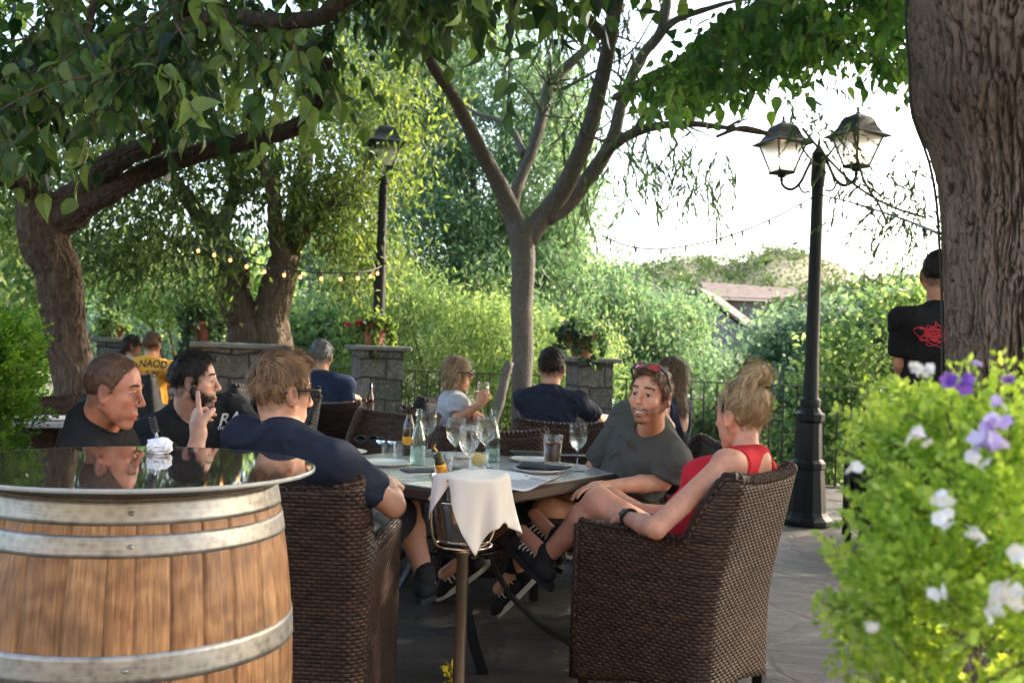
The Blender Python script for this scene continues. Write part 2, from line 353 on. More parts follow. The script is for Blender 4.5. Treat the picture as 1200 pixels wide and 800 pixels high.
def paving_mat(name):
    m, nt, b, o = newmat(name); c = coord(nt)
    nz = nt.nodes.new('ShaderNodeTexNoise'); nz.inputs['Scale'].default_value = 1.3; nz.inputs['Detail'].default_value = 3; nt.links.new(c, nz.inputs['Vector'])
    s_ = N(nt, 'ShaderNodeVectorMath', operation='SCALE'); s_.inputs['Scale'].default_value = .35; nt.links.new(nz.outputs['Color'], s_.inputs[0])
    ad = N(nt, 'ShaderNodeVectorMath', operation='ADD'); nt.links.new(c, ad.inputs[0]); nt.links.new(s_.outputs[0], ad.inputs[1])
    v = nt.nodes.new('ShaderNodeTexVoronoi'); v.feature = 'DISTANCE_TO_EDGE'; v.inputs['Scale'].default_value = 1.5; nt.links.new(ad.outputs[0], v.inputs['Vector'])
    v2 = nt.nodes.new('ShaderNodeTexVoronoi'); v2.inputs['Scale'].default_value = 1.5; nt.links.new(ad.outputs[0], v2.inputs['Vector'])
    joint = nt.nodes.new('ShaderNodeMapRange'); joint.inputs[1].default_value = .0; joint.inputs[2].default_value = .035; nt.links.new(v.outputs['Distance'], joint.inputs[0])
    mp = N(nt, 'ShaderNodeMapping'); mp.inputs['Scale'].default_value = (1, 2.6, 1); mp.inputs['Rotation'].default_value = (0, 0, .35); nt.links.new(c, mp.inputs[0])
    a = noise(nt, mp.outputs[0], 4.5, 9, .68, .8); f = noise(nt, c, 60, 5, .7); cl = noise(nt, mp.outputs[0], 14, 6, .6, 2.0)
    sp = N(nt, 'ShaderNodeSeparateColor'); nt.links.new(v2.outputs['Color'], sp.inputs[0])
    t = math_(nt, 'ADD', math_(nt, 'MULTIPLY', a, .5), math_(nt, 'ADD', math_(nt, 'MULTIPLY', f, .25), math_(nt, 'MULTIPLY', sp.outputs[0], .22)))
    col = ramp(nt, t, [(.25, (.020, .016, .013)), (.5, (.064, .053, .043)), (.75, (.165, .138, .112))])
    col = mixc(nt, math_(nt, 'MULTIPLY', math_(nt, 'SUBTRACT', 1.0, joint.outputs[0]), .45), col, (.022, .02, .017))
    nt.links.new(col, b.inputs['Base Color'])
    r = nt.nodes.new('ShaderNodeMapRange'); r.inputs[3].default_value = .38; r.inputs[4].default_value = .75; nt.links.new(a, r.inputs[0]); nt.links.new(r.outputs[0], b.inputs['Roughness'])
    h = math_(nt, 'ADD', math_(nt, 'MULTIPLY', joint.outputs[0], .22), math_(nt, 'ADD', math_(nt, 'MULTIPLY', a, 1.3), math_(nt, 'ADD', math_(nt, 'MULTIPLY', cl, .5), math_(nt, 'MULTIPLY', f, .15))))
    bump(nt, b, h, 1.0, .03); return m
def make_materials():
    M['paving'] = paving_mat('dark flagstone')
    M['soil'] = simple('valley soil', (.09, .10, .045), .95, var=.5, scale=.4, bmp=.3, bdist=.2)
    M['hill'] = simple('dry hillside', (.20, .175, .10), .95, var=.35, scale=.12, bmp=.2, bdist=.4)
    M['oak'] = oak_mat('oak staves'); M['galv'] = galv_mat('galvanised steel')
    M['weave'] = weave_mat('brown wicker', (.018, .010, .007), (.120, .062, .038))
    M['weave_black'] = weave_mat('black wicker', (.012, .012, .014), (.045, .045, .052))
    M['cushion'] = simple('black cushion', (.012, .012, .014), .8, var=.3, scale=200, bmp=.3)
    M['black'] = simple('black painted iron', (.010, .010, .012), .38, .0, scale=60, bmp=.25, bdist=.001)
    M['lampblack'] = simple('green black cast iron', (.010, .013, .014), .5, .0, spec=.3, scale=50, bmp=.3, bdist=.002)
    M['steel'] = simple('polished steel', (.72, .71, .69), .16, 1.0, var=.08, scale=8, bmp=.05, bdist=.001)
    M['brass'] = simple('champagne metal', (.62, .47, .34), .25, 1.0, var=.1, scale=8, bmp=.04, bdist=.001, stretch=(1, 1, .1))
    M['linen'] = simple('cream linen', (.78, .68, .58), .9, var=.06, scale=300, bmp=.2, bdist=.0006)
    M['paper'] = simple('white paper', (.80, .79, .80), .65, var=.03, scale=40, bmp=.03)
    M['tissue'] = simple('white tissue', (.82, .80, .82), .9, var=.05, scale=60, bmp=.2)
    M['porcelain'] = simple('white porcelain', (.80, .78, .74), .15, var=.03, scale=20, bmp=0)
    M['navynap'] = simple('dark blue paper napkin', (.028, .038, .055), .8, var=.2, scale=120, bmp=.2)
    M['glass'] = glassmat('clear glass'); M['greenglass'] = glassmat('pale green glass', (.92, .985, .965))
    M['pane'] = glassmat('frosted lamp pane', (.90, .89, .90), .45, thin=.25)
    M['cola'] = simple('cola', (.11, .028, .008), .7, var=.5, scale=25, bmp=0, spec=0)
    M['wine'] = simple('red wine', (.08, .004, .008), .05, var=.1, scale=10, bmp=0)
    M['lemon'] = simple('lemon', (.95, .62, .04), .4, var=.15, scale=60, bmp=.1)
    M['beer'] = simple('brown bottle', (.022, .009, .004), .06, var=.1, scale=10, bmp=0, coat=.5)
    M['gold'] = simple('gold foil', (.72, .33, .04), .35, .6, var=.2, scale=90, bmp=.4)
    M['cork'] = simple('dark olive foil', (.05, .045, .01), .4, .4, var=.3, scale=90, bmp=.4)
    M['tabletop'] = simple('speckled stone tabletop', (.50, .49, .48), .24, var=.35, scale=70, bmp=.04, coat=.15)
    M['tablewood'] = simple('brown table edge', (.05, .025, .015), .5, var=.4, scale=30, bmp=.2, stretch=(1, 1, 8))
    M['slate'] = simple('grey slab', (.30, .29, .30), .45, var=.2, scale=30, bmp=.1)
    m, nt, b, o = newmat('smoked glass top'); b.inputs['Base Color'].default_value = (.045, .036, .030, 1); b.inputs['Roughness'].default_value = .045; b.inputs['Specular IOR Level'].default_value = 1.0
    b.inputs['Coat Weight'].default_value = .6; b.inputs['Coat Roughness'].default_value = .03; b.inputs['Coat IOR'].default_value = 1.8
    sm = noise(nt, coord(nt), 5, 5, .7); r = nt.nodes.new('ShaderNodeMapRange'); r.inputs[1].default_value = .4; r.inputs[3].default_value = .02; r.inputs[4].default_value = .13; nt.links.new(sm, r.inputs[0]); nt.links.new(r.outputs[0], b.inputs['Roughness']); M['smoke'] = m
    M['glassedge'] = simple('ground glass edge', (.36, .36, .34), .25, var=.1, scale=60, bmp=.05)
    M['terracotta'] = simple('terracotta', (.36, .13, .075), .8, var=.3, scale=14, bmp=.3)
    M['stone'] = stone_mat('grey stone blocks', [(.13, .13, .125), (.22, .215, .205), (.30, .29, .27)])
    M['stonewarm'] = stone_mat('pale stone blocks', [(.20, .185, .16), (.30, .275, .235), (.40, .36, .30)], bw=.36, rh=.24)
    M['cap'] = simple('stone coping', (.17, .17, .165), .8, var=.3, scale=12, bmp=.4, bdist=.01)
    M['farstone'] = stone_mat('old farm wall', [(.30, .27, .23), (.36, .33, .28), (.44, .40, .34)], bw=.5, rh=.25)
    M['tile'] = simple('old roof tiles', (.17, .12, .10), .9, var=.4, scale=2.5, bmp=.3, bdist=.05, stretch=(1, 3, 1))
    M['rail'] = simple('green black railing', (.018, .026, .024), .4, var=.3, scale=40, bmp=.1)
    M['bark_big'] = trunk_mat('furrowed brown bark')
    M['bark'] = bark_mat('grey brown bark', (.06, .045, .035), (.24, .18, .135), 18, 1.0, .03)
    M['bark_grey'] = bark_mat('smooth grey bark', (.075, .068, .062), (.21, .185, .165), 22, .6, .008, .8)
    M['bark_dark'] = bark_mat('dark brown bark', (.042, .030, .024), (.19, .135, .10), 20, 1.0, .025, .3)
    M['leaf_near'] = leafmat('broad canopy leaf', [(0, (.012, .032, .012)), (.45, (.05, .10, .030)), (1, (.20, .27, .08))], .42, .36)
    M['leaf_right'] = leafmat('maple canopy leaf', [(0, (.035, .09, .035)), (.5, (.08, .17, .055)), (1, (.18, .28, .08))], .52, .45)
    M['leaf_willow'] = leafmat('narrow grey green leaf', [(0, (.07, .135, .085)), (.5, (.14, .225, .14)), (1, (.26, .33, .19))], .4, .5, (1.15, 1.25, .85))
    M['leaf_olive'] = leafmat('narrow olive green leaf', [(0, (.035, .065, .03)), (.5, (.085, .13, .055)), (1, (.20, .24, .09))], .5, .5, (1.4, 1.4, .6))
    M['leaf_bright'] = leafmat('bright hedge leaf', [(0, (.06, .12, .055)), (.5, (.15, .235, .11)), (1, (.33, .40, .21))], .5, .5, (1.3, 1.3, .7))
    M['leaf_dark'] = leafmat('dark green leaf', [(0, (.025, .055, .035)), (.5, (.05, .095, .055)), (1, (.10, .155, .08))], .38, .5)
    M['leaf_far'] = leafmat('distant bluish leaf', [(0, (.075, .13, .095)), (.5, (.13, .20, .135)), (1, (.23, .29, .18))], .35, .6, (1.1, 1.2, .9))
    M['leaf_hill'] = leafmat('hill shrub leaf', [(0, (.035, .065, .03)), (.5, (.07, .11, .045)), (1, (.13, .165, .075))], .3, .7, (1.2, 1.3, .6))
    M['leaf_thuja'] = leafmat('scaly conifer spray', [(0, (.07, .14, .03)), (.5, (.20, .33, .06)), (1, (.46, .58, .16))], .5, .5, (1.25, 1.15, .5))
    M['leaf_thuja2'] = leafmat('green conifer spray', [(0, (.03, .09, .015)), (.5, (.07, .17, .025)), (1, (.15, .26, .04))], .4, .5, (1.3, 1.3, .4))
    M['petal_white'] = leafmat('white petal', [(0, (.75, .74, .78)), (1, (.88, .87, .84))], .3, .6, (.6, .6, .6))
    M['petal_lilac'] = leafmat('lilac petal', [(0, (.42, .30, .72)), (.6, (.62, .52, .82)), (1, (.75, .68, .85))], .3, .6, (.6, .6, .6))
    M['petal_violet'] = leafmat('violet petal', [(0, (.16, .06, .45)), (1, (.35, .16, .65))], .3, .6, (.6, .6, .6))
    M['bulb'] = emit('warm lit bulb', (1.0, .30, .10), 1.3); M['lampglow'] = emit('lit lamp flame', (1.0, .72, .42), 40.0)
    M['eye'] = tintmat('eye', .08, 0, .6, 10, 0); M['skin'] = tintmat('skin')
    M['lens'] = simple('black lens', (.006, .006, .007), .15, var=.1, scale=4, bmp=0, spec=.3)
    M['redlens'] = simple('red mirror lens', (.75, .04, .07), .12, .5, var=.1, scale=4, bmp=0, coat=1)
    M['frame'] = simple('matt grey plastic', (.05, .05, .052), .4, var=.1, scale=30, bmp=0)
    M['teeth'] = simple('teeth', (.80, .76, .70), .25, var=.04, scale=50, bmp=0)
    M['white_print'] = simple('white print', (.72, .72, .72), .8, var=.1, scale=90, bmp=0)
    M['red_print'] = simple('red print', (.62, .035, .05), .8, var=.1, scale=90, bmp=0)
    M['dark_print'] = simple('dark print', (.05, .03, .02), .8, var=.1, scale=90, bmp=0)
    M['ink'] = simple('grey ink', (.16, .16, .18), .8, var=.1, scale=90, bmp=0)
    M['cable'] = simple('black cable', (.012, .012, .012), .5, var=.2, scale=30, bmp=0)
    M['yellowflower'] = simple('yellow petals', (.80, .60, .03), .7, var=.2, scale=60, bmp=.1)
    M['plaster'] = simple('cream lime plaster', (.74, .67, .56), .9, var=.08, scale=2, bmp=.3, bdist=.01); M['windowglass'] = simple('dark window glass', (.03, .035, .04), .08, var=.1, scale=3, bmp=0); M['darkrubber'] = simple('dark rubber', (.03, .03, .03), .7, var=.2, scale=40, bmp=.1)
    M['rubber'] = simple('white rubber', (.70, .69, .66), .6, var=.1, scale=40, bmp=.1)
    M['canvas'] = simple('black canvas', (.012, .012, .014), .8, var=.3, scale=200, bmp=.3)
# ------------------------------------------------------------------ smooth signed-distance bodies
class SDF:
    def __init__(s, lo, hi, h):
        s.h = h; s.lo = np.asarray(lo, float)-h*3; n = np.ceil((np.asarray(hi, float)+h*3-s.lo)/h).astype(int)+1
        s.n = n; s.D = np.full(tuple(n), .5, np.float32)
        s.ax = [(s.lo[i]+np.arange(n[i])*h).astype(np.float32) for i in range(3)]
    def sl(s, lo, hi, m):
        a = np.clip(np.floor((np.asarray(lo)-m-s.lo)/s.h).astype(int), 0, s.n); b = np.clip(np.ceil((np.asarray(hi)+m-s.lo)/s.h).astype(int)+1, 0, s.n)
        return tuple(slice(int(x), int(y)) for x, y in zip(a, b))
    def put(s, prims, k=.02):
        for p in prims:
            kind, fn, lo, hi = p[:4]; kk = p[4] if len(p) > 4 and p[4] else k
            S = s.sl(lo, hi, kk+.025)
            X, Y, Z = np.meshgrid(s.ax[0][S[0]], s.ax[1][S[1]], s.ax[2][S[2]], indexing='ij', sparse=True)
            if 0 in (X.size, Y.size, Z.size): continue
            d = fn(X, Y, Z).astype(np.float32); a = s.D[S]
            if kind == '+':
                h = np.maximum(kk-np.abs(a-d), 0)/kk; s.D[S] = np.minimum(a, d)-h*h*kk*.25
            elif kind == '-':
                d = -d; h = np.maximum(kk-np.abs(a-d), 0)/kk; s.D[S] = np.maximum(a, d)+h*h*kk*.25
        return s
    def clip(s, fn):
        X, Y, Z = np.meshgrid(*s.ax, indexing='ij', sparse=True); s.D = np.maximum(s.D, fn(X, Y, Z).astype(np.float32)); return s
    def mesh(s):
        D = s.D; neg = D < 0
        c = np.zeros(tuple(np.array(D.shape)-1), np.int8)
        offs = [(i, j, k) for i in (0, 1) for j in (0, 1) for k in (0, 1)]
        sh = lambda A, o: A[o[0]:A.shape[0]-1+o[0], o[1]:A.shape[1]-1+o[1], o[2]:A.shape[2]-1+o[2]]
        for o in offs: c += sh(neg, o)
        act = (c > 0) & (c < 8); ijk = np.argwhere(act); idx = -np.ones(act.shape, np.int32); idx[act] = np.arange(len(ijk))
        val = {o: D[ijk[:, 0]+o[0], ijk[:, 1]+o[1], ijk[:, 2]+o[2]] for o in offs}
        acc = np.zeros((len(ijk), 3)); cnt = np.zeros(len(ijk))
        for a in offs:
            for ax in range(3):
                if a[ax]: continue
                b = list(a); b[ax] = 1; b = tuple(b); va, vb = val[a], val[b]; m = (va < 0) != (vb < 0)
                t = np.where(m, va/np.where(m, va-vb, 1), 0); p = np.tile(np.array(a, float), (len(ijk), 1)); p[:, ax] = t
                acc += p*m[:, None]; cnt += m
        verts = s.lo+(ijk+acc/np.maximum(cnt, 1)[:, None])*s.h
        quads = []
        for ax in range(3):
            u, v = (ax+1) % 3, (ax+2) % 3
            n0 = neg; sl0 = [slice(None)]*3; sl1 = [slice(None)]*3; sl0[ax] = slice(0, -1); sl1[ax] = slice(1, None)
            A = neg[tuple(sl0)]; B = neg[tuple(sl1)]; e = A != B
            lim = [slice(None)]*3; lim[u] = slice(1, e.shape[u]-1); lim[v] = slice(1, e.shape[v]-1)
            m = np.zeros_like(e); m[tuple(lim)] = e[tuple(lim)]; q = np.argwhere(m)
            if not len(q): continue
            def cell(du, dv):
                r = q.copy(); r[:, u] -= du; r[:, v] -= dv; return idx[r[:, 0], r[:, 1], r[:, 2]]
            Q = np.stack([cell(0, 0), cell(1, 0), cell(1, 1), cell(0, 1)], 1)
            inside = A[q[:, 0], q[:, 1], q[:, 2]]; Q[~inside] = Q[~inside][:, ::-1]; quads.append(Q)
        Q = np.concatenate(quads); Q = Q[(Q >= 0).all(1)]
        return verts, Q
def cap(a, b, ra, rb=None, k=0, op='+'):
    a = np.asarray(a, float); b = np.asarray(b, float); rb = ra if rb is None else rb; R = max(ra, rb); ab = b-a; L2 = float(ab@ab)+1e-12
    def fn(X, Y, Z):
        t = np.clip(((X-a[0])*ab[0]+(Y-a[1])*ab[1]+(Z-a[2])*ab[2])/L2, 0, 1)
        return np.sqrt((X-a[0]-t*ab[0])**2+(Y-a[1]-t*ab[1])**2+(Z-a[2]-t*ab[2])**2)-(ra+(rb-ra)*t)
    return (op, fn, np.minimum(a, b)-R, np.maximum(a, b)+R, k)
def capcut(a, b, ra, rb, c, k=0):
    """tapered limb sleeve that ends flat at fraction c of the way"""
    a = np.asarray(a, float); b = np.asarray(b, float); f = cap(a, b, ra, rb, k); e = a+(b-a)*c; d = nrm(b-a)
    return ('+', lambda X, Y, Z: np.maximum(f[1](X, Y, Z), (X-e[0])*d[0]+(Y-e[1])*d[1]+(Z-e[2])*d[2]), f[2], f[3], k)
def ell(c, r, R=None, k=0, op='+'):
    c = np.asarray(c, float); r = np.asarray(r, float); R = np.eye(3) if R is None else np.asarray(R)
    ext = np.sqrt(((R*r)**2).sum(1))
    def fn(X, Y, Z):
        x, y, z = X-c[0], Y-c[1], Z-c[2]
        u = (R[0, 0]*x+R[1, 0]*y+R[2, 0]*z); v = (R[0, 1]*x+R[1, 1]*y+R[2, 1]*z); w = (R[0, 2]*x+R[1, 2]*y+R[2, 2]*z)
        k0 = np.sqrt((u/r[0])**2+(v/r[1])**2+(w/r[2])**2); k1 = np.sqrt((u/r[0]**2)**2+(v/r[1]**2)**2+(w/r[2]**2)**2)
        return k0*(k0-1)/np.maximum(k1, 1e-6)
    return (op, fn, c-ext, c+ext, k)
def bounds(pr):
    lo = np.min([p[2] for p in pr if p[0] == '+'], axis=0); hi = np.max([p[3] for p in pr if p[0] == '+'], axis=0); return lo-.03, hi+.03
def inflate(pr, t):
    out = []
    for p in pr:
        f = p[1]; out.append((p[0], (lambda f: lambda X, Y, Z: f(X, Y, Z)-t)(f), p[2]-t, p[3]+t, p[4] if len(p) > 4 else 0))
    return out
def vnormals(v, q):
    n = np.cross(v[q[:, 2]]-v[q[:, 0]], v[q[:, 3]]-v[q[:, 1]]); out = np.zeros_like(v)
    for i in range(4): np.add.at(out, q[:, i], n)
    return nrm(out)
def hand_prims(w, d, n, curl=.5, side=1, spread=.006, thumb=.6, fingers=None, s=1.0):
    """w wrist, d hand direction, n palm-facing normal, side +1: thumb to +x of (d x n)"""
    d = nrm(d); n = nrm(n-d*np.dot(n, d)); x = np.cross(d, n)*side
    pr = []
    Rm = np.stack([x, d, n], 1)
    pr.append(ell(w+d*.048*s, (.040*s, .052*s, .016*s), Rm, .01)); pr.append(cap(w, w+d*.03*s, .026*s, .028*s, .015))
    L = [.068, .076, .071, .056]; off = [.030, .010, -.010, -.028]
    for i in range(4):
        cu = curl if fingers is None else fingers[i]
        b = w+d*(.084-.004*abs(i-1))*s+x*off[i]*s; p = b-d*.02*s; dd = d.copy(); Lf = L[i]*s; r = .0090*s
        pr.append(cap(p, b, .011*s, r, .006))
        for j, (fr, am) in enumerate(((.45, .9), (.32, 1.0), (.23, .7))):
            a = cu*am; dd = nrm(dd*math.cos(a)+np.cross(np.cross(dd, n+1e-9*d), dd)*0+nrm(n-dd*np.dot(n, dd) if abs(np.dot(n, dd)) < .98 else -d)*math.sin(a))
            if j == 0: dd = nrm(dd+x*(off[i]/.03)*spread*4)
            e = b+dd*Lf*fr; pr.append(cap(b, e, r, r*.92, .004)); b = e; r *= .92
    t0 = w+d*.022*s+x*.026*s; t1 = t0+nrm(d*.75+x*(.85-.55*thumb)+n*thumb*.6)*.042*s; t2 = t1+nrm(d*.9+x*(.2-.5*thumb)+n*thumb*.8)*.032*s; t3 = t2+nrm(d*.8+n*thumb*.6-x*thumb*.8)*.024*s
    pr += [cap(t0, t1, .015*s, .0115*s, .01), cap(t1, t2, .0112*s, .0098*s, .004), cap(t2, t3, .0096*s, .0085*s, .004)]
    return pr
def interp(x, xs, ys): return np.interp(x, xs, ys)
def head_frame(yaw, pitch=0, roll=0): return rotm('Z', yaw) @ rotm('X', pitch) @ rotm('Y', roll)
HL = {'short': ([-.12, -.05, -.018, .006, .03, .052, .07, .1], [-.062, -.058, -.030, -.012, .028, .050, .082, .086]), 'thin': ([-.12, -.05, -.018, .006, .03, .05, .065, .1], [-.062, -.058, -.030, -.014, .034, .070, .098, .112]),
      'bun': ([-.12, -.05, -.02, .0, .03, .06, .1], [-.055, -.05, .0, .0, .025, .072, .085]), 'bob': ([-.12, -.03, .02, .045, .06, .08, .12], [-.12, -.115, -.10, -.04, .035, .065, .075]),
      'long': ([-.2, -.02, .01, .03, .06, .08, .1], [-.5, -.3, -.06, .0, .05, .075, .08])}
KY = .875
class Person:
    def __init__(s, label, head, hy, neck, hip, ty, arms, legs, group=None, hp=0, hr=0, hs=1.0, female=False, res=.005, sw=.185,
                 skin=(.42, .20, .125), hairc=((.05, .03, .02), (.12, .07, .045)), hair='short', beard=None, hands=None, shirt=None, pants=None,
                 shoes=None, smile=False, bulk=1.0, neckline=.03, sleeve=.62, hem=.0, face=True, torso_shift=0):
        s.res = res; s.female = female; s.hs = hs*(.94 if female else 1.0); s.H = np.asarray(head, float); s.R = head_frame(hy, hp, hr); s.hip = np.asarray(hip, float); s.neck = np.asarray(neck, float)
        s.skin = np.array(skin)*np.array([1.38, 1.36, 1.34]); up = nrm(s.neck-s.hip); rt = V(math.cos(ty), math.sin(ty), 0); fw = nrm(np.cross(up, rt)); rt = np.cross(fw, up)
        s.L = np.linalg.norm(s.neck-s.hip); s.T = lambda x, y, t: s.hip+rt*x+fw*y+up*(t*s.L); s.rt, s.fw, s.up = rt, fw, up
        b = bulk*(.88 if female else 1.0); s.b = b; s.sw = sw*(.9 if female else 1)
        s.root = empty('person', (s.hip[0], s.hip[1], 0), label, 'person', group)
        T = s.T; sw = s.sw
        s.sh = {'L': T(-sw, 0, .875), 'R': T(sw, 0, .875)}
        s.arms = arms; s.legs = legs
        Rt = np.stack([rt, fw, up], 1)
        tor = [ell(T(0, -.01, .03), (.165*b, .125*b, .12), Rt), ell(T(0, .02, .3), (.145*b, .118*b, .16), Rt, .05), ell(T(0, .005, .66), (.155*b, .115*b, .17), Rt, .05),
               cap(T(-sw*.75, -.01, .86), T(sw*.75, -.01, .86), .062*b, None, .04), ell(s.sh['L'], (.054*b,)*3, None, .025), ell(s.sh['R'], (.054*b,)*3, None, .025),
               cap(T(0, -.02, .99), T(sw*.75, -.015, .90), .040*b, .040*b, .03), cap(T(0, -.02, .99), T(-sw*.75, -.015, .90), .040*b, .040*b, .03)]
        if female: tor += [ell(T(.075, .085, .62), (.062, .055, .06), Rt, .04), ell(T(-.075, .085, .62), (.062, .055, .06), Rt, .04)]
        s.tor = tor
        hs = s.hs; s.ky = KY; Hh = lambda x, y, z: s.H+s.R@V(x, y*KY, z)*hs; s.Hh = Hh
        nr = .044 if female else .055
        neckp = [cap(T(0, -.005, .90), Hh(0, -.020, -.035), nr*1.05, nr, .02)]
        arm = []; s.upper = {}
        for sd in 'LR':
            if sd not in arms: continue
            e, w = [np.asarray(q, float) for q in arms[sd]]
            arm += [cap(s.sh[sd], e, .046*b, .036*b, .02), cap(e, e+(w-e)*.35, .035*b, .037*b, .015), cap(e+(w-e)*.35, w, .037*b, .0235*b, .012)]
            s.upper[sd] = (s.sh[sd], e)
        leg = []; s.thigh = []; s.shoe = []
        for sd in 'LR':
            if sd not in legs: continue
            kn, an, to = [np.asarray(q, float) for q in legs[sd]]
            h0 = T(-.09 if sd == 'L' else .09, .0, .02)
            leg += [cap(h0, kn, .085*b, .055*b, .04), cap(kn, kn+(an-kn)*.3, .054*b, .054*b, .03), cap(kn+(an-kn)*.3, an, .054*b, .034*b, .03), cap(an, to, .034, .026, .02)]
            s.thigh.append((h0, kn, an)); s.shoe.append((an, to))
        hd = s.head_prims(face, smile)
        hnd = []
        for sd, hp_ in (hands or {}).items():
            e, w = [np.asarray(q, float) for q in arms[sd]]; kw = dict(hp_); d = kw.pop('d', None); d = (w-e) if d is None else d; n = kw.pop('n')
            hnd += hand_prims(w, np.asarray(d, float), np.asarray(n, float), side=(1 if sd == 'L' else -1)*kw.pop('flip', 1), s=(.88 if female else 1), **kw)
        allp = tor+neckp+arm+leg+hd+hnd
        lo, hi = bounds(allp); G = SDF(lo, hi, res); G.put(allp, .025); v, q = G.mesh(); s.G = G
        s.scalp = (HL.get(hair, HL['short'])[0], HL.get(hair, HL['short'])[1], tuple((a_+b_)/2 for a_, b_ in zip(*hairc)), .85) if hair else None; col = s.colour(v, beard)
        mk('body', v, q, M['skin'], s.root, smooth=True, vcol=col); s.bv, s.bq = v, q
        if face: s.eyes(smile)
        if hair: s.hair(hair, hairc)
        if face: s.brows(hairc)
        if beard: s.beard(beard, v, q)
        s.shirt_o = None
        if shirt: s.shirt_o = s.top(shirt, neckline, sleeve, hem)
        if pants: s.bottom(pants)
        if shoes: s.shoes(shoes)
    def head_prims(s, face, smile):
        k = s.hs; R = s.R; H = s.Hh; e = lambda c, r, kk=.02, op='+', RR=None: ell(H(*c), np.array(r)*np.array([1, KY, 1])*k, R if RR is None else R@RR, kk*k, op)
        c = lambda a, b, ra, rb=None, kk=.012, op='+': cap(H(*a), H(*b), ra*k, (ra if rb is None else rb)*k, kk*k, op)
        EH = .0072 if smile else .0085; f = s.female; jw = .046 if f else .053
        pr = [e((0, -.016, .034), (.073, .093, .082)), e((0, .026, .020), (.062, .060, .068), .016), e((0, .028, -.040), (.046, .050, .060), .022),
              c((-jw, -.002, -.040), (-.018, .056, -.100), .0165, .0125, .02), c((jw, -.002, -.040), (.018, .056, -.100), .0165, .0125, .02), c((-jw, -.006, -.006), (-jw, -.002, -.040), .018, .017, .02), c((jw, -.006, -.006), (jw, -.002, -.040), .018, .017, .02), e((0, .067, -.100), (.017 if f else .021, .015, .015), .016)]
        if not face:
            pr += [e((.078, -.006, -.008), (.009, .020, .033), .008), e((-.078, -.006, -.008), (.009, .020, .033), .008), c((0, .086, .012), (0, .108, -.03), .009, .013)]
            return pr
        pr += [e((.041, .054, -.020), (.019, .020, .016), .02), e((-.041, .054, -.020), (.019, .020, .016), .02), e((0, .072, -.060), (.028, .018, .030), .018),
               c((-.040, .072, .024), (-.012, .080, .021), .0085 if not f else .0065, None, .010), c((.040, .072, .024), (.012, .080, .021), .0085 if not f else .0065, None, .010),
               c((0, .084, .014), (0, .1065, -.026), .0065, .0085, .012), e((0, .106, -.030), (.0095, .0095, .0085), .006), e((.0105, .095, -.034), (.0075, .0095, .0065), .005), e((-.0105, .095, -.034), (.0075, .0095, .0065), .005), e((.0065, .0985, -.0415), (.0032, .0055, .0035), .002, '-'), e((-.0065, .0985, -.0415), (.0032, .0055, .0035), .002, '-'),
               e((.031, .088, .001), (.0165, .012, EH), .006, '-'), e((-.031, .088, .001), (.0165, .012, EH), .006, '-'), e((.037, .044, -.050), (.019, .022, .028), .02), e((-.037, .044, -.050), (.019, .022, .028), .02),
               c((-.046, .070, .004), (-.031, .0805, .0078), .0042, None, .004), c((-.031, .0805, .0078), (-.017, .0755, .004), .0042, .003, .004), c((.046, .070, .004), (.031, .0805, .0078), .0042, None, .004), c((.031, .0805, .0078), (.017, .0755, .004), .0042, .003, .004),
               c((-.046, .069, -.003), (-.031, .0770, -.0068), .0036, None, .004), c((-.031, .0770, -.0068), (-.017, .0745, -.003), .0036, .003, .004), c((.046, .069, -.003), (.031, .0770, -.0068), .0036, None, .004), c((.031, .0770, -.0068), (.017, .0745, -.003), .0036, .003, .004)]
        if smile:
            pr += [c((-.035, .066, -.050), (-.008, .0885, -.0630), .0026, .0036, .004), c((.035, .066, -.050), (.008, .0885, -.0630), .0028, .0040, .004), c((-.008, .0885, -.0635), (.008, .0885, -.0635), .0036, None, .003),
                   c((-.033, .066, -.053), (-.008, .086, -.0830), .0028, .0046, .004), c((.033, .066, -.053), (.008, .086, -.0830), .0030, .0050, .004), c((-.008, .086, -.0830), (.008, .086, -.0830), .0050, None, .003),
                   e((0, .090, -.0715), (.024, .014, .0080), .002, '-'), e((.024, .078, -.0615), (.009, .012, .0042), .002, '-'), e((-.024, .078, -.0615), (.009, .012, .0042), .002, '-'),
                   e((.043, .060, -.028), (.015, .015, .013), .014), e((-.043, .060, -.028), (.015, .015, .013), .014)]
        else:
            pr += [c((-.023, .0795, -.0685), (-.006, .0905, -.0645), .0030, .0042, .004), c((.023, .0795, -.0685), (.006, .0905, -.0645), .0030, .0042, .004), c((-.006, .0905, -.0645), (.006, .0905, -.0645), .0042, None, .003),
                   c((-.021, .0795, -.0725), (0, .0885, -.0770), .0032, .0055, .004), c((.021, .0795, -.0725), (0, .0885, -.0770), .0032, .0055, .004),
                   c((-.024, .088, -.0702), (.024, .088, -.0702), .0017, None, .002, '-'), e((0, .094, -.089), (.016, .008, .005), .006, '-')]
        for sx in (1, -1):
            Re = rotm('Z', -sx*.35) @ rotm('X', .15)
            pr += [e((sx*.082, -.010, -.008), (.0095, .021, .032), .006, '+', Re), e((sx*.091, -.004, -.004), (.006, .012, .020), .004, '-', Re), c((sx*.074, .006, -.022), (sx*.073, .002, -.036), .007, None, .006)]
        return pr
    def loc(s, v): return ((v-s.H)@s.R)/s.hs/np.array([1, KY, 1])
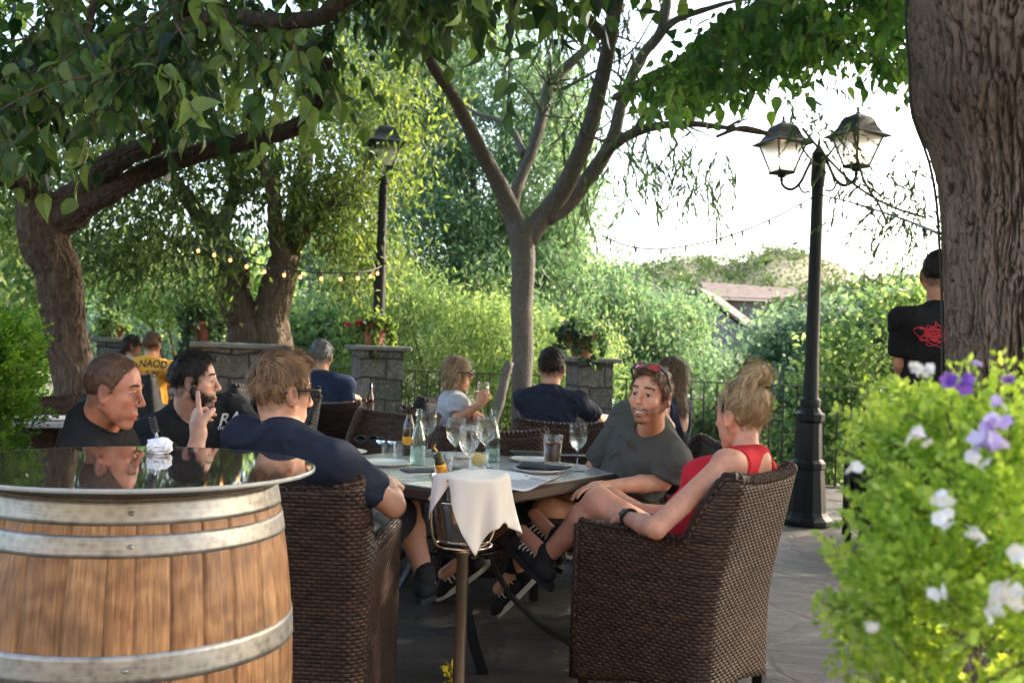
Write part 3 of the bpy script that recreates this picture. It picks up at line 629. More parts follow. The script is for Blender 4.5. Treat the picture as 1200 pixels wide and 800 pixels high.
    def colour(s, v, beard):
        l = s.loc(v); x, y, z = l.T; col = np.tile(s.skin, (len(v), 1)); inh = (np.abs(x) < .1) & (y > -.12) & (y < .13) & (z > -.13) & (z < .14)
        def blend(w, c): nonlocal col; w = np.clip(w*inh, 0, 1)[:, None]; col = col*(1-w)+np.array(c)*w
        g = lambda cx, cy, cz, r: np.exp(-(((np.abs(x)-cx)/r)**2+((y-cy)/r)**2+((z-cz)/r)**2))
        red = s.skin*np.array([1.12, .78, .74])
        blend(.45*g(.042, .065, -.025, .024), red); blend(.5*g(0, .106, -.028, .016), red); blend(.7*g(.083, -.005, -.005, .03), red)
        lip = s.skin*np.array([.95, .48, .46]); blend((y > .074)*np.exp(-((z+.0705)/.0090)**4)*(np.abs(x) < .026)*.75, lip)
        n = fbm(v*25, 3, 3)[:, None]; n2 = fbm(v*110, 2, 9)[:, None]; col = col*(1+.14*n+.10*n2)
        if s.scalp is not None:
            xs, ys, hc, am = s.scalp; hl = np.interp(y, xs, ys); blend(smooth01((z-hl+.012)/.020)*am*(.8+.4*fbm(v*140, 2, 6)), hc)
        if beard:
            w = s.beardmask(l)*(.75+.3*fbm(v*160, 2, 5)); blend(w*beard.get('dens', .8), beard['col'])
        return col
    def beardmask(s, l):
        x, y, z = l.T
        lower = smooth01((-.040-z+np.clip((.075-y)*.5, -.03, .05))/.02)*(y > -.005)*smooth01((z+.078+y*.72)/.012)
        side = smooth01((y+.004)/.012)*smooth01((.034-y)/.012)*(z < .005)*(z > -.10)*(np.abs(x) > .045)
        must = np.exp(-((z+.054)/.0085)**2)*(np.abs(x) < .034)*(y > .074)
        lips = np.exp(-((z+.071)/.0085)**4)*(np.abs(x) < .026)*(y > .076)
        return np.clip(np.maximum(np.maximum(lower, side), must)-lips*1.2, 0, 1)
    def strands(s, name, p, d, n, L, w, lift, mat, parent, drop=0.0, curl=.0, seg=3, seed=0, tuft=None):
        """hair as many thin tapering ribbons"""
        r = np.random.default_rng(seed); m = len(p); d = nrm(d-n*np.sum(d*n, 1, keepdims=True)); L = np.broadcast_to(L, (m,))*r.uniform(.7, 1.25, m); tone = r.uniform(0, 1, m)
        if tuft:
            ii = np.floor(s.loc(p)/tuft+r.normal(0, .12, (m, 3))).astype(np.int64); hh = [_hash(ii[:, 0], ii[:, 1], ii[:, 2], q) for q in (1, 2, 3, 4, 5)]
            d = nrm(d+np.stack(hh[:3], 1)*1.1-.55); L = L*(.75+.6*hh[3]); tone = .68*hh[4]+.32*tone; lift = (lift*(.4+1.2*hh[3]))[:, None]
        side = np.cross(d, n); P0 = p.copy(); pts = [P0-n*.002]; dd = d.copy()
        for i in range(seg):
            dd = nrm(dd+n*(-(1 if i else 0)*.25+(lift if i == 0 else -lift*.35))+V(0, 0, -drop)+side*r.normal(0, curl, (m, 1))); pts.append(pts[-1]+dd*(L/seg)[:, None])
        wd = np.linspace(1, .25, seg+1); verts = np.stack([q+sg*side*(w*wd[i]/2) for i, q in enumerate(pts) for sg in (-1, 1)], 1).reshape(-1, 3)
        base = np.arange(m)[:, None]*(2*(seg+1)); f = np.concatenate([base+np.array([[2*i, 2*i+1, 2*i+3, 2*i+2]]) for i in range(seg)])
        return verts, f, np.tile(tone, seg)
    def hairmat(s, c):
        m, nt, b, o = newmat('hair'); a = N(nt, 'ShaderNodeAttribute', attribute_name='rnd')
        nz = noise(nt, coord(nt, 'Object', (1, 1, .4)), 90, 3)
        t = math_(nt, 'ADD', math_(nt, 'MULTIPLY', a.outputs['Fac'], .65), math_(nt, 'MULTIPLY', nz, .35))
        nt.links.new(ramp(nt, t, [(.12, tuple(q*.55 for q in c[0])), (.5, tuple((q+w_)/2 for q, w_ in zip(*c))), (.85, tuple(q*1.25 for q in c[1]))]), b.inputs['Base Color']); b.inputs['Roughness'].default_value = .5; b.inputs['Specular IOR Level'].default_value = .25; return m
    def hair(s, style, c):
        k = s.hs; R = s.R; H = s.Hh; K = np.array([1, KY, 1])*k
        th = {'short': .004, 'thin': .0035, 'quiff': .004, 'bun': .004, 'bob': .010, 'long': .007, 'pony': .004}[style]
        pr = [ell(H(0, -.016, .034), np.array((.073, .093, .082))*K+th*k, R), ell(H(0, .026, .020), np.array((.062, .060, .068))*K+th*k, R, .016)]
        if style == 'quiff': pr += [ell(H(0, .045, .088), np.array((.046, .044, .026))*K, R, .02), ell(H(0, .0, .100), np.array((.050, .065, .020))*K, R, .02)]
        if style == 'short': pr += [ell(H(0, .03, .088), np.array((.048, .048, .022))*K, R, .02)]
        if style == 'bun': pr += [ell(H(.0, -.066, .138), np.array((.050, .050, .038))*K, R, .004), ell(H(.030, -.086, .122), np.array((.028, .03, .026))*K, R, .004), ell(H(-.034, -.070, .126), np.array((.028, .03, .026))*K, R, .004)]
        if style == 'bob': pr += [ell(H(0, -.035, -.035), np.array((.082, .072, .085))*K, R, .03)]
        if style == 'long': pr += [cap(H(0, -.05, .0), H(0, -.075, -.20), .070*k, .052*k, .04), cap(H(0, -.075, -.20), H(0, -.06, -.33), .052*k, .025*k, .04)]
        if style == 'pony': pr += [cap(H(0, -.10, .02), H(0, -.115, -.12), .028*k, .018*k, .02)]
        lo, hi = bounds(pr); G = SDF(lo, hi, s.res*.8); G.put(pr, .02)
        xs, ys = HL.get(style, HL['short'])
        def cut(X, Y, Z):
            x, y, z = X-s.H[0], Y-s.H[1], Z-s.H[2]; ly = (R[0, 1]*x+R[1, 1]*y+R[2, 1]*z)/k/KY; lz = (R[0, 2]*x+R[1, 2]*y+R[2, 2]*z)/k
            return (np.interp(ly, xs, ys)-lz)*k*.8
        G.clip(cut)
        if style in ('short', 'thin', 'quiff', 'bun'): G.put([ell(H(sx*.088, -.002, -.010), np.array((.024, .027, .036))*K, R, .004, '-') for sx in (1, -1)])
        v, q = G.mesh(); n = vnormals(v, q); l = s.loc(v)
        v = v+n*((fbm(l*np.array([110, 45, 45])*.7, 3, 4)*.0060+fbm(l*30, 2, 14)*.010)*({'thin': .18, 'bob': .5, 'long': .5}.get(style, 1)))[:, None]
        m = s.hairmat(c); r = np.random.default_rng(5)
        cnt = {'short': 9000, 'thin': 7000, 'quiff': 10000, 'bun': 8000, 'bob': 6500, 'long': 6500, 'pony': 5000}[style]
        if s.res > .0055: cnt = int(cnt*.35)
        i = r.integers(0, len(v), cnt); pv, pn, pl = v[i], n[i], l[i]
        # combing direction in head space
        if style in ('short', 'thin', 'quiff'):
            dl = np.stack([pl[:, 0]*3.5, .35-(pl[:, 1]+.06)*2+0*pl[:, 1], -.35-.0*pl[:, 2]], 1)
            top = smooth01((pl[:, 2]-.05)/.05)[:, None]; back = smooth01((-pl[:, 1]-.03)/.05)[:, None]
            dl = dl*(1-top)+top*np.stack([.5+pl[:, 0]*3, .9+0*pl[:, 0], .2+0*pl[:, 0]], 1)
            dl = dl*(1-back*(1-top))+back*(1-top)*np.array([0, 0, -1.0]); Ls, lift, w = ({'short': .026, 'thin': .013, 'quiff': .032}[style], {'short': .55, 'thin': .35, 'quiff': .60}[style], .0022)
        elif style == 'bun':
            dl = np.array([0, -.075, .10])-pl; Ls, lift, w = .045, .22, .0017
            nb = (pl[:, 2] > .108) & (pl[:, 1] < -.02); dl[nb] = np.cross(pl[nb]-np.array([0, -.06, .11]), np.array([.3, .9, .2]))
        elif style == 'bob': dl = np.stack([pl[:, 0]*2, pl[:, 1]*2, -1+0*pl[:, 0]], 1); Ls, lift, w = .055, .12, .0020
        else: dl = np.stack([pl[:, 0]*1.5, pl[:, 1]*.8-.02, -1+0*pl[:, 0]], 1); Ls, lift, w = .08, .10, .0022
        d = dl@R.T
        sv, sf, rn = s.strands('hair', pv, d, pn, Ls*k, w*(1.5 if s.res > .0055 else 1), lift, m, s.root, drop=.05, curl=.10 if style in ('quiff', 'short', 'bun') else .05, seed=3, tuft={'short': .012, 'quiff': .014, 'thin': .010, 'bun': .012}.get(style, .012))
        if style == 'bun':   # loose wisps at the nape and sides
            j = np.where((l[:, 2] < .01) | (l[:, 1] > .0))[0]; j = r.choice(j, 420)
            wv, wf, wr = s.strands('wisp', v[j], (np.stack([l[j][:, 0]*4, -.3+0*l[j][:, 0], -1+0*l[j][:, 0]], 1))@R.T, n[j], .085*k, .0011, .5, m, s.root, drop=.12, curl=.45, seg=5, seed=9)
            sf = np.concatenate([sf, wf+len(sv)]); sv = np.concatenate([sv, wv]); rn = np.concatenate([rn, wr])
        vv = np.concatenate([v, sv]); ff = np.concatenate([q, sf+len(v)]); sh = .10+.25*(fbm(l[q[:, 0]]*np.array([140, 25, 25]), 2, 8)+.5)
        mk('hair', vv, ff, m, s.root, smooth=True, fattr=np.concatenate([sh, rn]))
        s.hm = m
    def beard(s, b, v, q):
        n = vnormals(v, q); l = s.loc(v); w = s.beardmask(l)*((np.abs(l[:, 0]) < .09) & (l[:, 1] < .13)); i = np.where(w > .55)[0]
        if not len(i): return
        r = np.random.default_rng(2); i = r.choice(i, b.get('n', 2600)); d = (np.stack([l[i][:, 0]*2, .3+0*l[i][:, 0], -1+0*l[i][:, 0]], 1))@s.R.T
        m = s.hairmat((tuple(x*.6 for x in b['col']), tuple(min(1, x*1.9) for x in b['col'])))
        sv, sf, rn = s.strands('beard', v[i], d, n[i], b.get('len', .009), .0016, .35, m, s.root, curl=.3, seg=2, seed=4); mk('beard', sv, sf, m, s.root, smooth=True, fattr=rn)
    def brows(s, c):
        r = np.random.default_rng(8); n0 = 260; pts = []; dr = []; nn = []
        for sx in (1, -1):
            t = r.uniform(0, 1, n0); x = sx*(.012+.036*t); z = .0275+.005*np.sin(t*2.2)-.004*t+r.normal(0, .0018, n0); y = .0925-.0150*t**1.6
            pts.append(np.stack([x, y, z], 1)); dr.append(np.stack([sx*np.ones(n0), -.4*t, .35-.8*t], 1)); nn.append(np.stack([sx*.5*t, np.ones(n0), 0*t], 1))
        pts, dr, nn = map(np.concatenate, (pts, dr, nn)); w = s.H+(pts*np.array([1, KY, 1])*s.hs)@s.R.T
        m = s.hairmat(c); sv, sf, rn = s.strands('eyebrows', w, dr@s.R.T, nrm(nn@s.R.T), .010, .0022, .25, m, s.root, seg=2, seed=1); mk('eyebrows', sv, sf, m, s.root, fattr=rn)
    def eyes(s, smile):
        for sx in (1, -1):
            c = s.Hh(sx*.031, .0700, .0005); b = MB().ball((0, 0, 0), .0122*s.hs, 28, R=rotm('X', PI/2)); v = np.concatenate(b.v); f = [np.concatenate(x) for x in b.f.values()]
            v = v*np.array([1, 1, 1]); v = v@s.R.T; g = nrm(s.R@V(sx*.02, 1, -.14)); a = np.arccos(np.clip(nrm(v)@g, -1, 1)); col = np.tile(V(.50, .44, .41), (len(v), 1)); col[a < .60] = (.05, .03, .02); col[a < .22] = (.004, .004, .004)
            mk('eye', v+c, f, M['eye'], s.root, smooth=True, vcol=col)
        lb = MB()
        for sx in (1, -1): lb.tube(spline([s.Hh(sx*.0465, .0725, .0015), s.Hh(sx*.040, .0800, .0055), s.Hh(sx*.031, .0850, .0062), s.Hh(sx*.022, .0830, .0045), s.Hh(sx*.016, .0790, .0005)], 14), .0013, 5)
        lb.build('eyelashes', M['black'], s.root)
        if smile:
            b = MB(); n = 10
            for i in range(n):
                x = (i-(n-1)/2)*.0054; b.box(s.Hh(x, .0835-abs(x)**2*14, -.0685), (.0048*s.hs, .004, .0095*s.hs), R=s.R@rotm('Z', -x*20), bevel=.001)
            b.build('teeth', M['teeth'], s.root)
    def fold(s, v, n, amp, seed):
        """cloth folds"""
        q = (v-s.hip)@np.stack([s.rt, s.fw, s.up], 1)
        d = q[:, 2]+.55*np.abs(q[:, 0])+.25*q[:, 1]
        wv = fbm(np.stack([q[:, 0]*7, q[:, 1]*7, d*20], 1), 3, seed); r = 1-np.abs(fbm(np.stack([q[:, 0]*9+3, q[:, 1]*9, d*13+wv], 1), 2, seed+3))*3
        return v+n*(wv*amp+np.clip(r, 0, 1)*amp*.9)[:, None]
    def top(s, sp, neckline, sleeve, hem):
        b = s.b; T = s.T; t = sp.get('t', .012); pr = inflate(s.tor, t)
        sl = sp.get('sleeve', sleeve)
        if sl > 0:
            for sd, (a, e) in s.upper.items(): pr.append(capcut(a, e, .047*b+t*1.1, .038*b+t*1.9, sl, .02))
        lo, hi = bounds(pr); G = SDF(lo, hi, max(s.res, .005)); G.put(pr, .03)
        n0 = T(0, 0, sp.get('cut', .985)); nn = nrm(s.up*1.0+s.fw*sp.get('front', .35)); hm = T(0, 0, sp.get('hem', .08))
        G.clip(lambda X, Y, Z: (X-hm[0])*-s.up[0]+(Y-hm[1])*-s.up[1]+(Z-hm[2])*-s.up[2])
        ne = s.Hh(0, -.01, -.02); na = T(0, .012, .90); G.put([cap(na, na+(ne-na)*1.6, (.056 if s.female else .0635)*sp.get('nk', 1), None, .006, '-')])
        tz = T(0, 0, 1.05)+s.up*.03; G.clip(lambda X, Y, Z: (X-tz[0])*s.up[0]+(Y-tz[1])*s.up[1]+(Z-tz[2])*s.up[2])
        if sp.get('tank'):
            for sx in (-1, 1):
                c0 = T(sx*(s.sw+.075), 0, .84); G.put([ell(c0, (.12, .14, .17), np.stack([s.rt, s.fw, s.up], 1), .01, '-')])
            cc = T(0, -.12, 1.02); G.put([ell(cc, (.085, .09, sp.get('scoop', .13)), np.stack([s.rt, s.fw, s.up], 1), .01, '-'), ell(T(0, .13, 1.0), (.085, .1, .15), np.stack([s.rt, s.fw, s.up], 1), .01, '-')])
        v, q = G.mesh(); n = vnormals(v, q); v = s.fold(v, n, sp.get('fold', .007), sp.get('seed', 1))
        o = mk(sp.get('name', 'shirt'), v, q, sp['mat'], s.root, smooth=True)
        s.sbvh = BVHTree.FromPolygons([tuple(map(float, p)) for p in v], [tuple(map(int, p)) for p in q])
        if sp.get('collar', True) and not sp.get('tank'):   # ribbed neckband
            ax_ = nrm(ne-na); b_ = MB(); th = np.linspace(0, 2*PI, 41); a = nrm(s.rt-ax_*np.dot(s.rt, ax_)); f2 = np.cross(ax_, a); rr = (.056 if s.female else .0635)*sp.get('nk', 1)+.001; pts = []
            for x in th:
                q = na+a*math.cos(x)*rr+f2*math.sin(x)*rr; h = s.sbvh.ray_cast(Vector(q+ax_*.20+(a*math.cos(x)+f2*math.sin(x))*.004), Vector(-ax_), .3); pts.append(np.array(h[0])-(a*math.cos(x)+f2*math.sin(x))*.003 if h[0] is not None else q+ax_*.03)
            pts = np.array(pts); pts[-1] = pts[0]; 
            for _ in range(3): pts[1:-1] = (pts[:-2]+pts[1:-1]*2+pts[2:])/4
            pts[-1] = pts[0]; b_.tube(pts, .0065, 8, False); b_.build('collar', sp.get('cmat', sp['mat']), o, smooth=True)
        return o
    def bottom(s, sp):
        b = s.b; pr = inflate(s.tor[:1], .016)
        for h0, kn, an in s.thigh:
            if sp.get('long'): pr += [cap(h0, kn, .098*b, .068*b, .04), capcut(kn, an, .066*b, .050*b, .93, .03)]
            elif sp.get('below'): pr += [cap(h0, kn, .096*b, .070*b, .04), capcut(kn, an, .068*b, .060*b, sp['below'], .03)]
            else: pr += [capcut(h0, kn, .098*b, .075*b, sp.get('len', .85), .04)]
        lo, hi = bounds(pr); G = SDF(lo, hi, max(s.res, .006)); G.put(pr, .03); c = s.T(0, 0, .15)
        G.clip(lambda X, Y, Z: (X-c[0])*s.up[0]+(Y-c[1])*s.up[1]+(Z-c[2])*s.up[2])
        v, q = G.mesh(); n = vnormals(v, q); v = s.fold(v, n, .006, 5); mk(sp.get('name', 'trousers'), v, q, sp['mat'], s.root, smooth=True)
    def shoes(s, sp):
        for an, to in s.shoe:
            d = nrm(to-an); shin = sp.get('up', V(0, 0, 1)); upv = nrm(shin-d*np.dot(shin, d)); sd = np.cross(d, upv); Rm = np.stack([sd, d, upv], 1); heel = an-d*.045-upv*.045
            pr = [cap(heel, heel+d*.10, .036, .036, .02), cap(heel+d*.10, heel+d*.21-upv*.008, .036, .030, .02), ell(heel+d*.21-upv*.006, (.042, .05, .028), Rm, .02), cap(heel+d*.035, an+upv*.02, .040, .042, .02)]
            lo, hi = bounds(pr); G = SDF(lo, hi, .005); G.put(pr, .02); pl = heel-upv*.030
            G.clip(lambda X, Y, Z: -((X-pl[0])*upv[0]+(Y-pl[1])*upv[1]+(Z-pl[2])*upv[2])); v, q = G.mesh(); o = mk('shoe', v, q, sp['mat'], s.root, smooth=True)
            b = MB(); n = 28; th = np.linspace(0, 2*PI, n, endpoint=False); ring = [heel+d*(.095+.155*math.sin(x))+sd*.043*math.cos(x)*(1+.12*math.sin(x)) for x in th]
            top = np.array(ring)-upv*.022; bot = np.array(ring)-upv*.044; i = np.arange(n); j = (i+1) % n
            b.add(np.concatenate([top, bot]), [np.stack([i, i+n, j+n, j], 1), i[None], (i+n)[::-1][None]]); b.build('sole', sp['sole'], o)
            b = MB()
            for t in range(6):
                y = .055+.022*t; zz = .058-.030*(t/5); rise = .040-.0045*t
                b.tube([heel+d*(y-.008)+sd*-.034+upv*(zz-.028), heel+d*y+sd*-.015+upv*(zz), heel+d*(y+.010)+sd*.015+upv*(zz), heel+d*(y+.018)+sd*.034+upv*(zz-.028)], .0032, 5)
                b.tube([heel+d*(y-.008)+sd*.034+upv*(zz-.028), heel+d*y+sd*.015+upv*(zz), heel+d*(y+.010)+sd*-.015+upv*(zz), heel+d*(y+.018)+sd*-.034+upv*(zz-.028)], .0032, 5)
            b.build('lace', sp['lace'], o)
    def glasses(s, mf, ml, up=0.0, y=0, name='sunglasses', tilt=0.0, big=1.0):
        """sunglasses worn on the nose (up=0) or pushed up on the hair"""
        b = MB(); g = MB(); Rg = s.R@rotm('X', tilt); o3 = s.Hh(0, y, up); W = lambda x, yy, z: o3+Rg@V(x, yy, z)*s.hs
        for sx in (1, -1):
            th = np.linspace(0, 2*PI, 25); ring = [W(sx*(.034+.027*big*math.copysign(abs(math.cos(a))**.7, math.cos(a))), .101-.014*(abs(.034+.027*math.cos(a)*1)/.06)**2, .002+.019*big*math.copysign(abs(math.sin(a))**.7, math.sin(a))) for a in th]
            b.tube(ring, .0030, 6, False); c = np.mean(ring[:-1], axis=0); vv = np.array(ring[:-1]+[c+Rg@V(0, .002, 0)]); i = np.arange(24); g.add(vv, [np.stack([i, (i+1) % 24, np.full(24, 24)], 1)])
            b.tube([W(sx*.060, .088, .008), W(sx*.080, .070, .009), W(sx*.082, .0, .008), W(sx*.080, -.03, -.006)], [.0060, .0058, .0045, .0035], 6)
        b.tube([W(-.010, .104, .006), W(0, .106, .009), W(.010, .104, .006)], .0024, 6)
        o = b.build(name, mf, s.root, smooth=True); g.build('lens', ml, o)
        return o
def decal(mesh_v, mesh_f, bvh, origin, right, up_, toward, mat, parent, name='print', off=.0025):
    """lay flat lettering on the cloth: every corner is carried onto the surface below it"""
    out = []; toward = nrm(toward)
    for x, y in mesh_v:
        p = origin+right*x+up_*y; h = bvh.ray_cast(Vector(p-toward*.25), Vector(toward), .6)
        q = np.array(h[0])-toward*off if h[0] is not None else p; out.append(q)
    return mk(name, np.array(out), mesh_f, mat, parent)
def text_mesh(txt, size, shear=0, bend=0):
    cu = bpy.data.curves.new('lettering', 'FONT'); cu.body = txt; cu.size = size; cu.align_x = 'CENTER'; cu.shear = shear; cu.offset = size*.02; cu.resolution_u = 3
    o = bpy.data.objects.new('lettering', cu); COL.objects.link(o); dg = bpy.context.evaluated_depsgraph_get(); me = bpy.data.meshes.new_from_object(o.evaluated_get(dg))
    import bmesh
    bm = bmesh.new(); bm.from_mesh(me); bmesh.ops.triangulate(bm, faces=bm.faces); bmesh.ops.subdivide_edges(bm, edges=[e for e in bm.edges if e.calc_length() > .015], cuts=2); bmesh.ops.triangulate(bm, faces=bm.faces)
    bm.verts.index_update(); v = np.array([q.co[:2] for q in bm.verts]); f = np.array([[q.index for q in g.verts] for g in bm.faces]); bm.free()
    bpy.data.objects.remove(o); bpy.data.curves.remove(cu); bpy.data.meshes.remove(me)
    if bend: v = np.stack([v[:, 0], v[:, 1]-bend*v[:, 0]**2], 1)
    return v, f
# ------------------------------------------------------------------ leaves, crowns, trunks
def template(kind):
    if kind == 'n':   v = [(0, 0, 0), (-.11, .45, .03), (0, .5, -.02), (.11, .45, .03), (0, 1, -.10)]; f = [[0, 2, 1, 1], [0]]; return np.array(v, float), [np.array([[0, 2, 4, 1], [0, 3, 4, 2]])]
    if kind == 'b':   v = [(0, 0, 0), (-.33, .36, .07), (0, .5, 0), (.33, .36, .07), (0, 1, -.12)]; return np.array(v, float), [np.array([[0, 2, 4, 1], [0, 3, 4, 2]])]
    if kind == 'd':   v = [(0, 0, 0), (-.28, .5, .05), (.28, .5, -.05), (0, 1, 0)]; return np.array(v, float), [np.array([[0, 2, 3, 1]])]
    if kind == 'big':
        mid = [(0, 0, 0), (0, .22, .01), (0, .48, -.02), (0, .75, -.09), (0, 1.0, -.22)]
        L = [(-.20, .02, .04), (-.37, .22, .09), (-.30, .48, .07), (-.13, .76, -.03)]; R = [(-x, y, z) for x, y, z in L]
        v = mid+L+R; f4 = [[1, 6, 5, 0], [2, 7, 6, 1], [3, 8, 7, 2], [0, 9, 10, 1], [1, 10, 11, 2], [2, 11, 12, 3]]; f3 = [[4, 8, 3], [3, 12, 4]]
        return np.array(v, float), [np.array(f4), np.array(f3)]
    if kind == 'petal':
        v = [(0, 0, 0)]+[(.5*math.cos(a)*(1+.10*math.cos(5*a)), .5*math.sin(a)*(1+.10*math.cos(5*a)), .13+.05*math.cos(5*a)) for a in np.linspace(0, 2*PI, 21)[:-1]]
        return np.array(v, float), [np.array([[0, 1+i, 1+(i+1) % 20] for i in range(20)])]
    if kind == 'scale':  # lumpy little conifer sprig
        v = [(0, 0, 0), (-.16, .25, 0), (.16, .25, .03), (-.10, .5, .02), (.10, .5, 0), (-.34, .62, 0), (.34, .62, .03), (0, 1, 0), (-.17, .78, .02), (.17, .78, 0)]
        return np.array(v, float), [np.array([[0, 2, 4, 1], [1, 4, 3, 3], ])[:1], np.array([[1, 4, 3], [3, 5, 1], [2, 6, 4], [3, 4, 7], [3, 8, 5], [4, 6, 9], [7, 8, 3], [7, 4, 9]])]
def leafcloud(name, pos, size, mat, parent, kind='d', droop=.5, seed=0, dirs=None, jit=1.0, up=.5, light=None, wid=1.0):
    r = np.random.default_rng(seed); n = len(pos); t, fs = template(kind); t = t*np.array([wid, 1, 1])
    d = r.normal(size=(n, 3))*jit; d[:, 2] -= droop
    if dirs is not None: d = d+dirs
    d = nrm(d); m = r.normal(size=(n, 3)); m[:, 2] += up*2; nn = nrm(m-d*np.sum(m*d, 1, keepdims=True)); sd = np.cross(d, nn)
    size = np.broadcast_to(size, (n,))*r.uniform(.7, 1.25, n)
    v = pos[:, None]+size[:, None, None]*(t[None, :, 0, None]*sd[:, None]+t[None, :, 1, None]*d[:, None]+t[None, :, 2, None]*nn[:, None])
    k = len(t); base = np.arange(n)[:, None, None]*k; polys = []; rr = []; rnd = r.uniform(0, 1, n) if light is None else np.clip(light+r.normal(0, .18, n), 0, 1)
    for f in fs: polys.append((base+f[None]).reshape(-1, f.shape[1])); rr.append(np.repeat(rnd, len(f)))
    return mk(name, v.reshape(-1, 3), polys, mat, parent, smooth=False, fattr=np.concatenate(rr))
def clumps(ells, per, cr, seed=0, hollow=.55, flat=.7):
    """ells: list of (centre, radii, number of clumps) -> clump centres and leaf positions"""
    r = np.random.default_rng(seed); C = []; 
    for c, rad, n in ells:
        u = nrm(r.normal(size=(n, 3))); q = (hollow+(1-hollow)*r.uniform(0, 1, n))**(1/1.0); C.append(np.array(c)+u*q[:, None]*np.array(rad))
    C = np.concatenate(C); k = r.integers(int(per*.5), int(per*1.5)+1, len(C)); idx = np.repeat(np.arange(len(C)), k)
    p = C[idx]+r.normal(size=(len(idx), 3))*np.array([cr, cr, cr*flat])*r.uniform(.5, 1.2, len(C))[idx][:, None]
    return C, p, idx
def limb(mb, pts, rad, n=40, sides=12, wob=.0, seed=0, ridge=0):
    """tapered, slightly gnarled limb through the given points"""
    q = spline(np.column_stack([np.asarray(pts, float), np.asarray(rad, float)]), n); p = q[:, :3]; r = q[:, 3]
    if wob: p = p+np.stack([fbm(p*2.5+i*9, 2, seed) for i in range(3)], 1)*wob*r[:, None]*3
    vlen = mb.n; mb.tube(p, r, sides)
    vv = mb.v[-1]; ctr = np.repeat(p, sides, 0); k = fbm(vv*np.array([9, 9, 4])/max(.3, r.mean()*8), 3, seed+2); 
    out = vv-ctr; ln = np.linalg.norm(out, axis=1, keepdims=True)
    if ridge:
        u = out/np.maximum(ln, 1e-6); qq = np.column_stack([u*r.mean()*46, ]) + (vv*np.array([2, 2, 5]))*.7; w = fbm(vv*5, 2, 41)[:, None]*1.6; n1 = np.abs(fbm(qq+w, 2, seed+7)); n2 = np.abs(fbm(qq*2.3, 2, seed+9)); mb.v[-1] = ctr+out*(1+.13*k)[:, None]+u*((smooth01(n1/.2)*(.6+.4*smooth01(n2/.16))-.6)*ridge)[:, None]
    else: mb.v[-1] = ctr+out*(1+.13*k)[:, None]
    return p
def simple_tree(name, label, cat, base, h, ells, leaf, leafmat_, barkm, trunk_r, group=None, kind='d', per=60, cr=.35, seed=0, droop=.6, trunk=None, hollow=.5, nlimb=9, wid=1.0, jit=1.0, limbs=True, flat=.8):
    root = empty(name, base, label, cat, group); C, p, idx = clumps(ells, per, cr, seed, hollow, flat)
    if limbs:
        mb = MB(); base = np.asarray(base, float); top = np.mean([np.array(e[0]) for e in ells], axis=0); r = np.random.default_rng(seed)
        mid = base+(top-base)*.45+V(r.normal()*.1, r.normal()*.1, 0)*h*.1
        limb(mb, [base-V(0, 0, .3), base+(mid-base)*.5, mid, top], [trunk_r*1.2, trunk_r*.95, trunk_r*.8, trunk_r*.25], 26, 10, .3, seed)
        for j in r.integers(0, len(C), nlimb):
            t = r.uniform(.5, 1.1); s0 = base+(mid-base)*min(t, 1) if t < 1 else mid+(top-mid)*(t-1)*3; e = C[j]; m = s0+(e-s0)*.5+V(0, 0, .12)*np.linalg.norm(e-s0)
            limb(mb, [s0, m, e], [trunk_r*.45, trunk_r*.28, trunk_r*.08], 14, 6, .4, seed+int(j))
        mb.build('trunk', barkm, root, smooth=True)
    light = np.random.default_rng(seed+5).uniform(.0, 1.0, len(C))[idx]
    leafcloud('crown', p, leaf, leafmat_, root, kind, droop, seed+1, light=light, wid=wid, jit=jit)
    return root
def pxpts(lst, d=None):
    """[(px,py,d,rpx)] -> world points and radii"""
    pts = []; rad = []
    for q in lst:
        x, y = q[:2]; dd = q[2] if len(q) > 3 else d; w = q[-1]; pts.append(P(x, y, dd)); rad.append(w*dd/F)
    return pts, rad
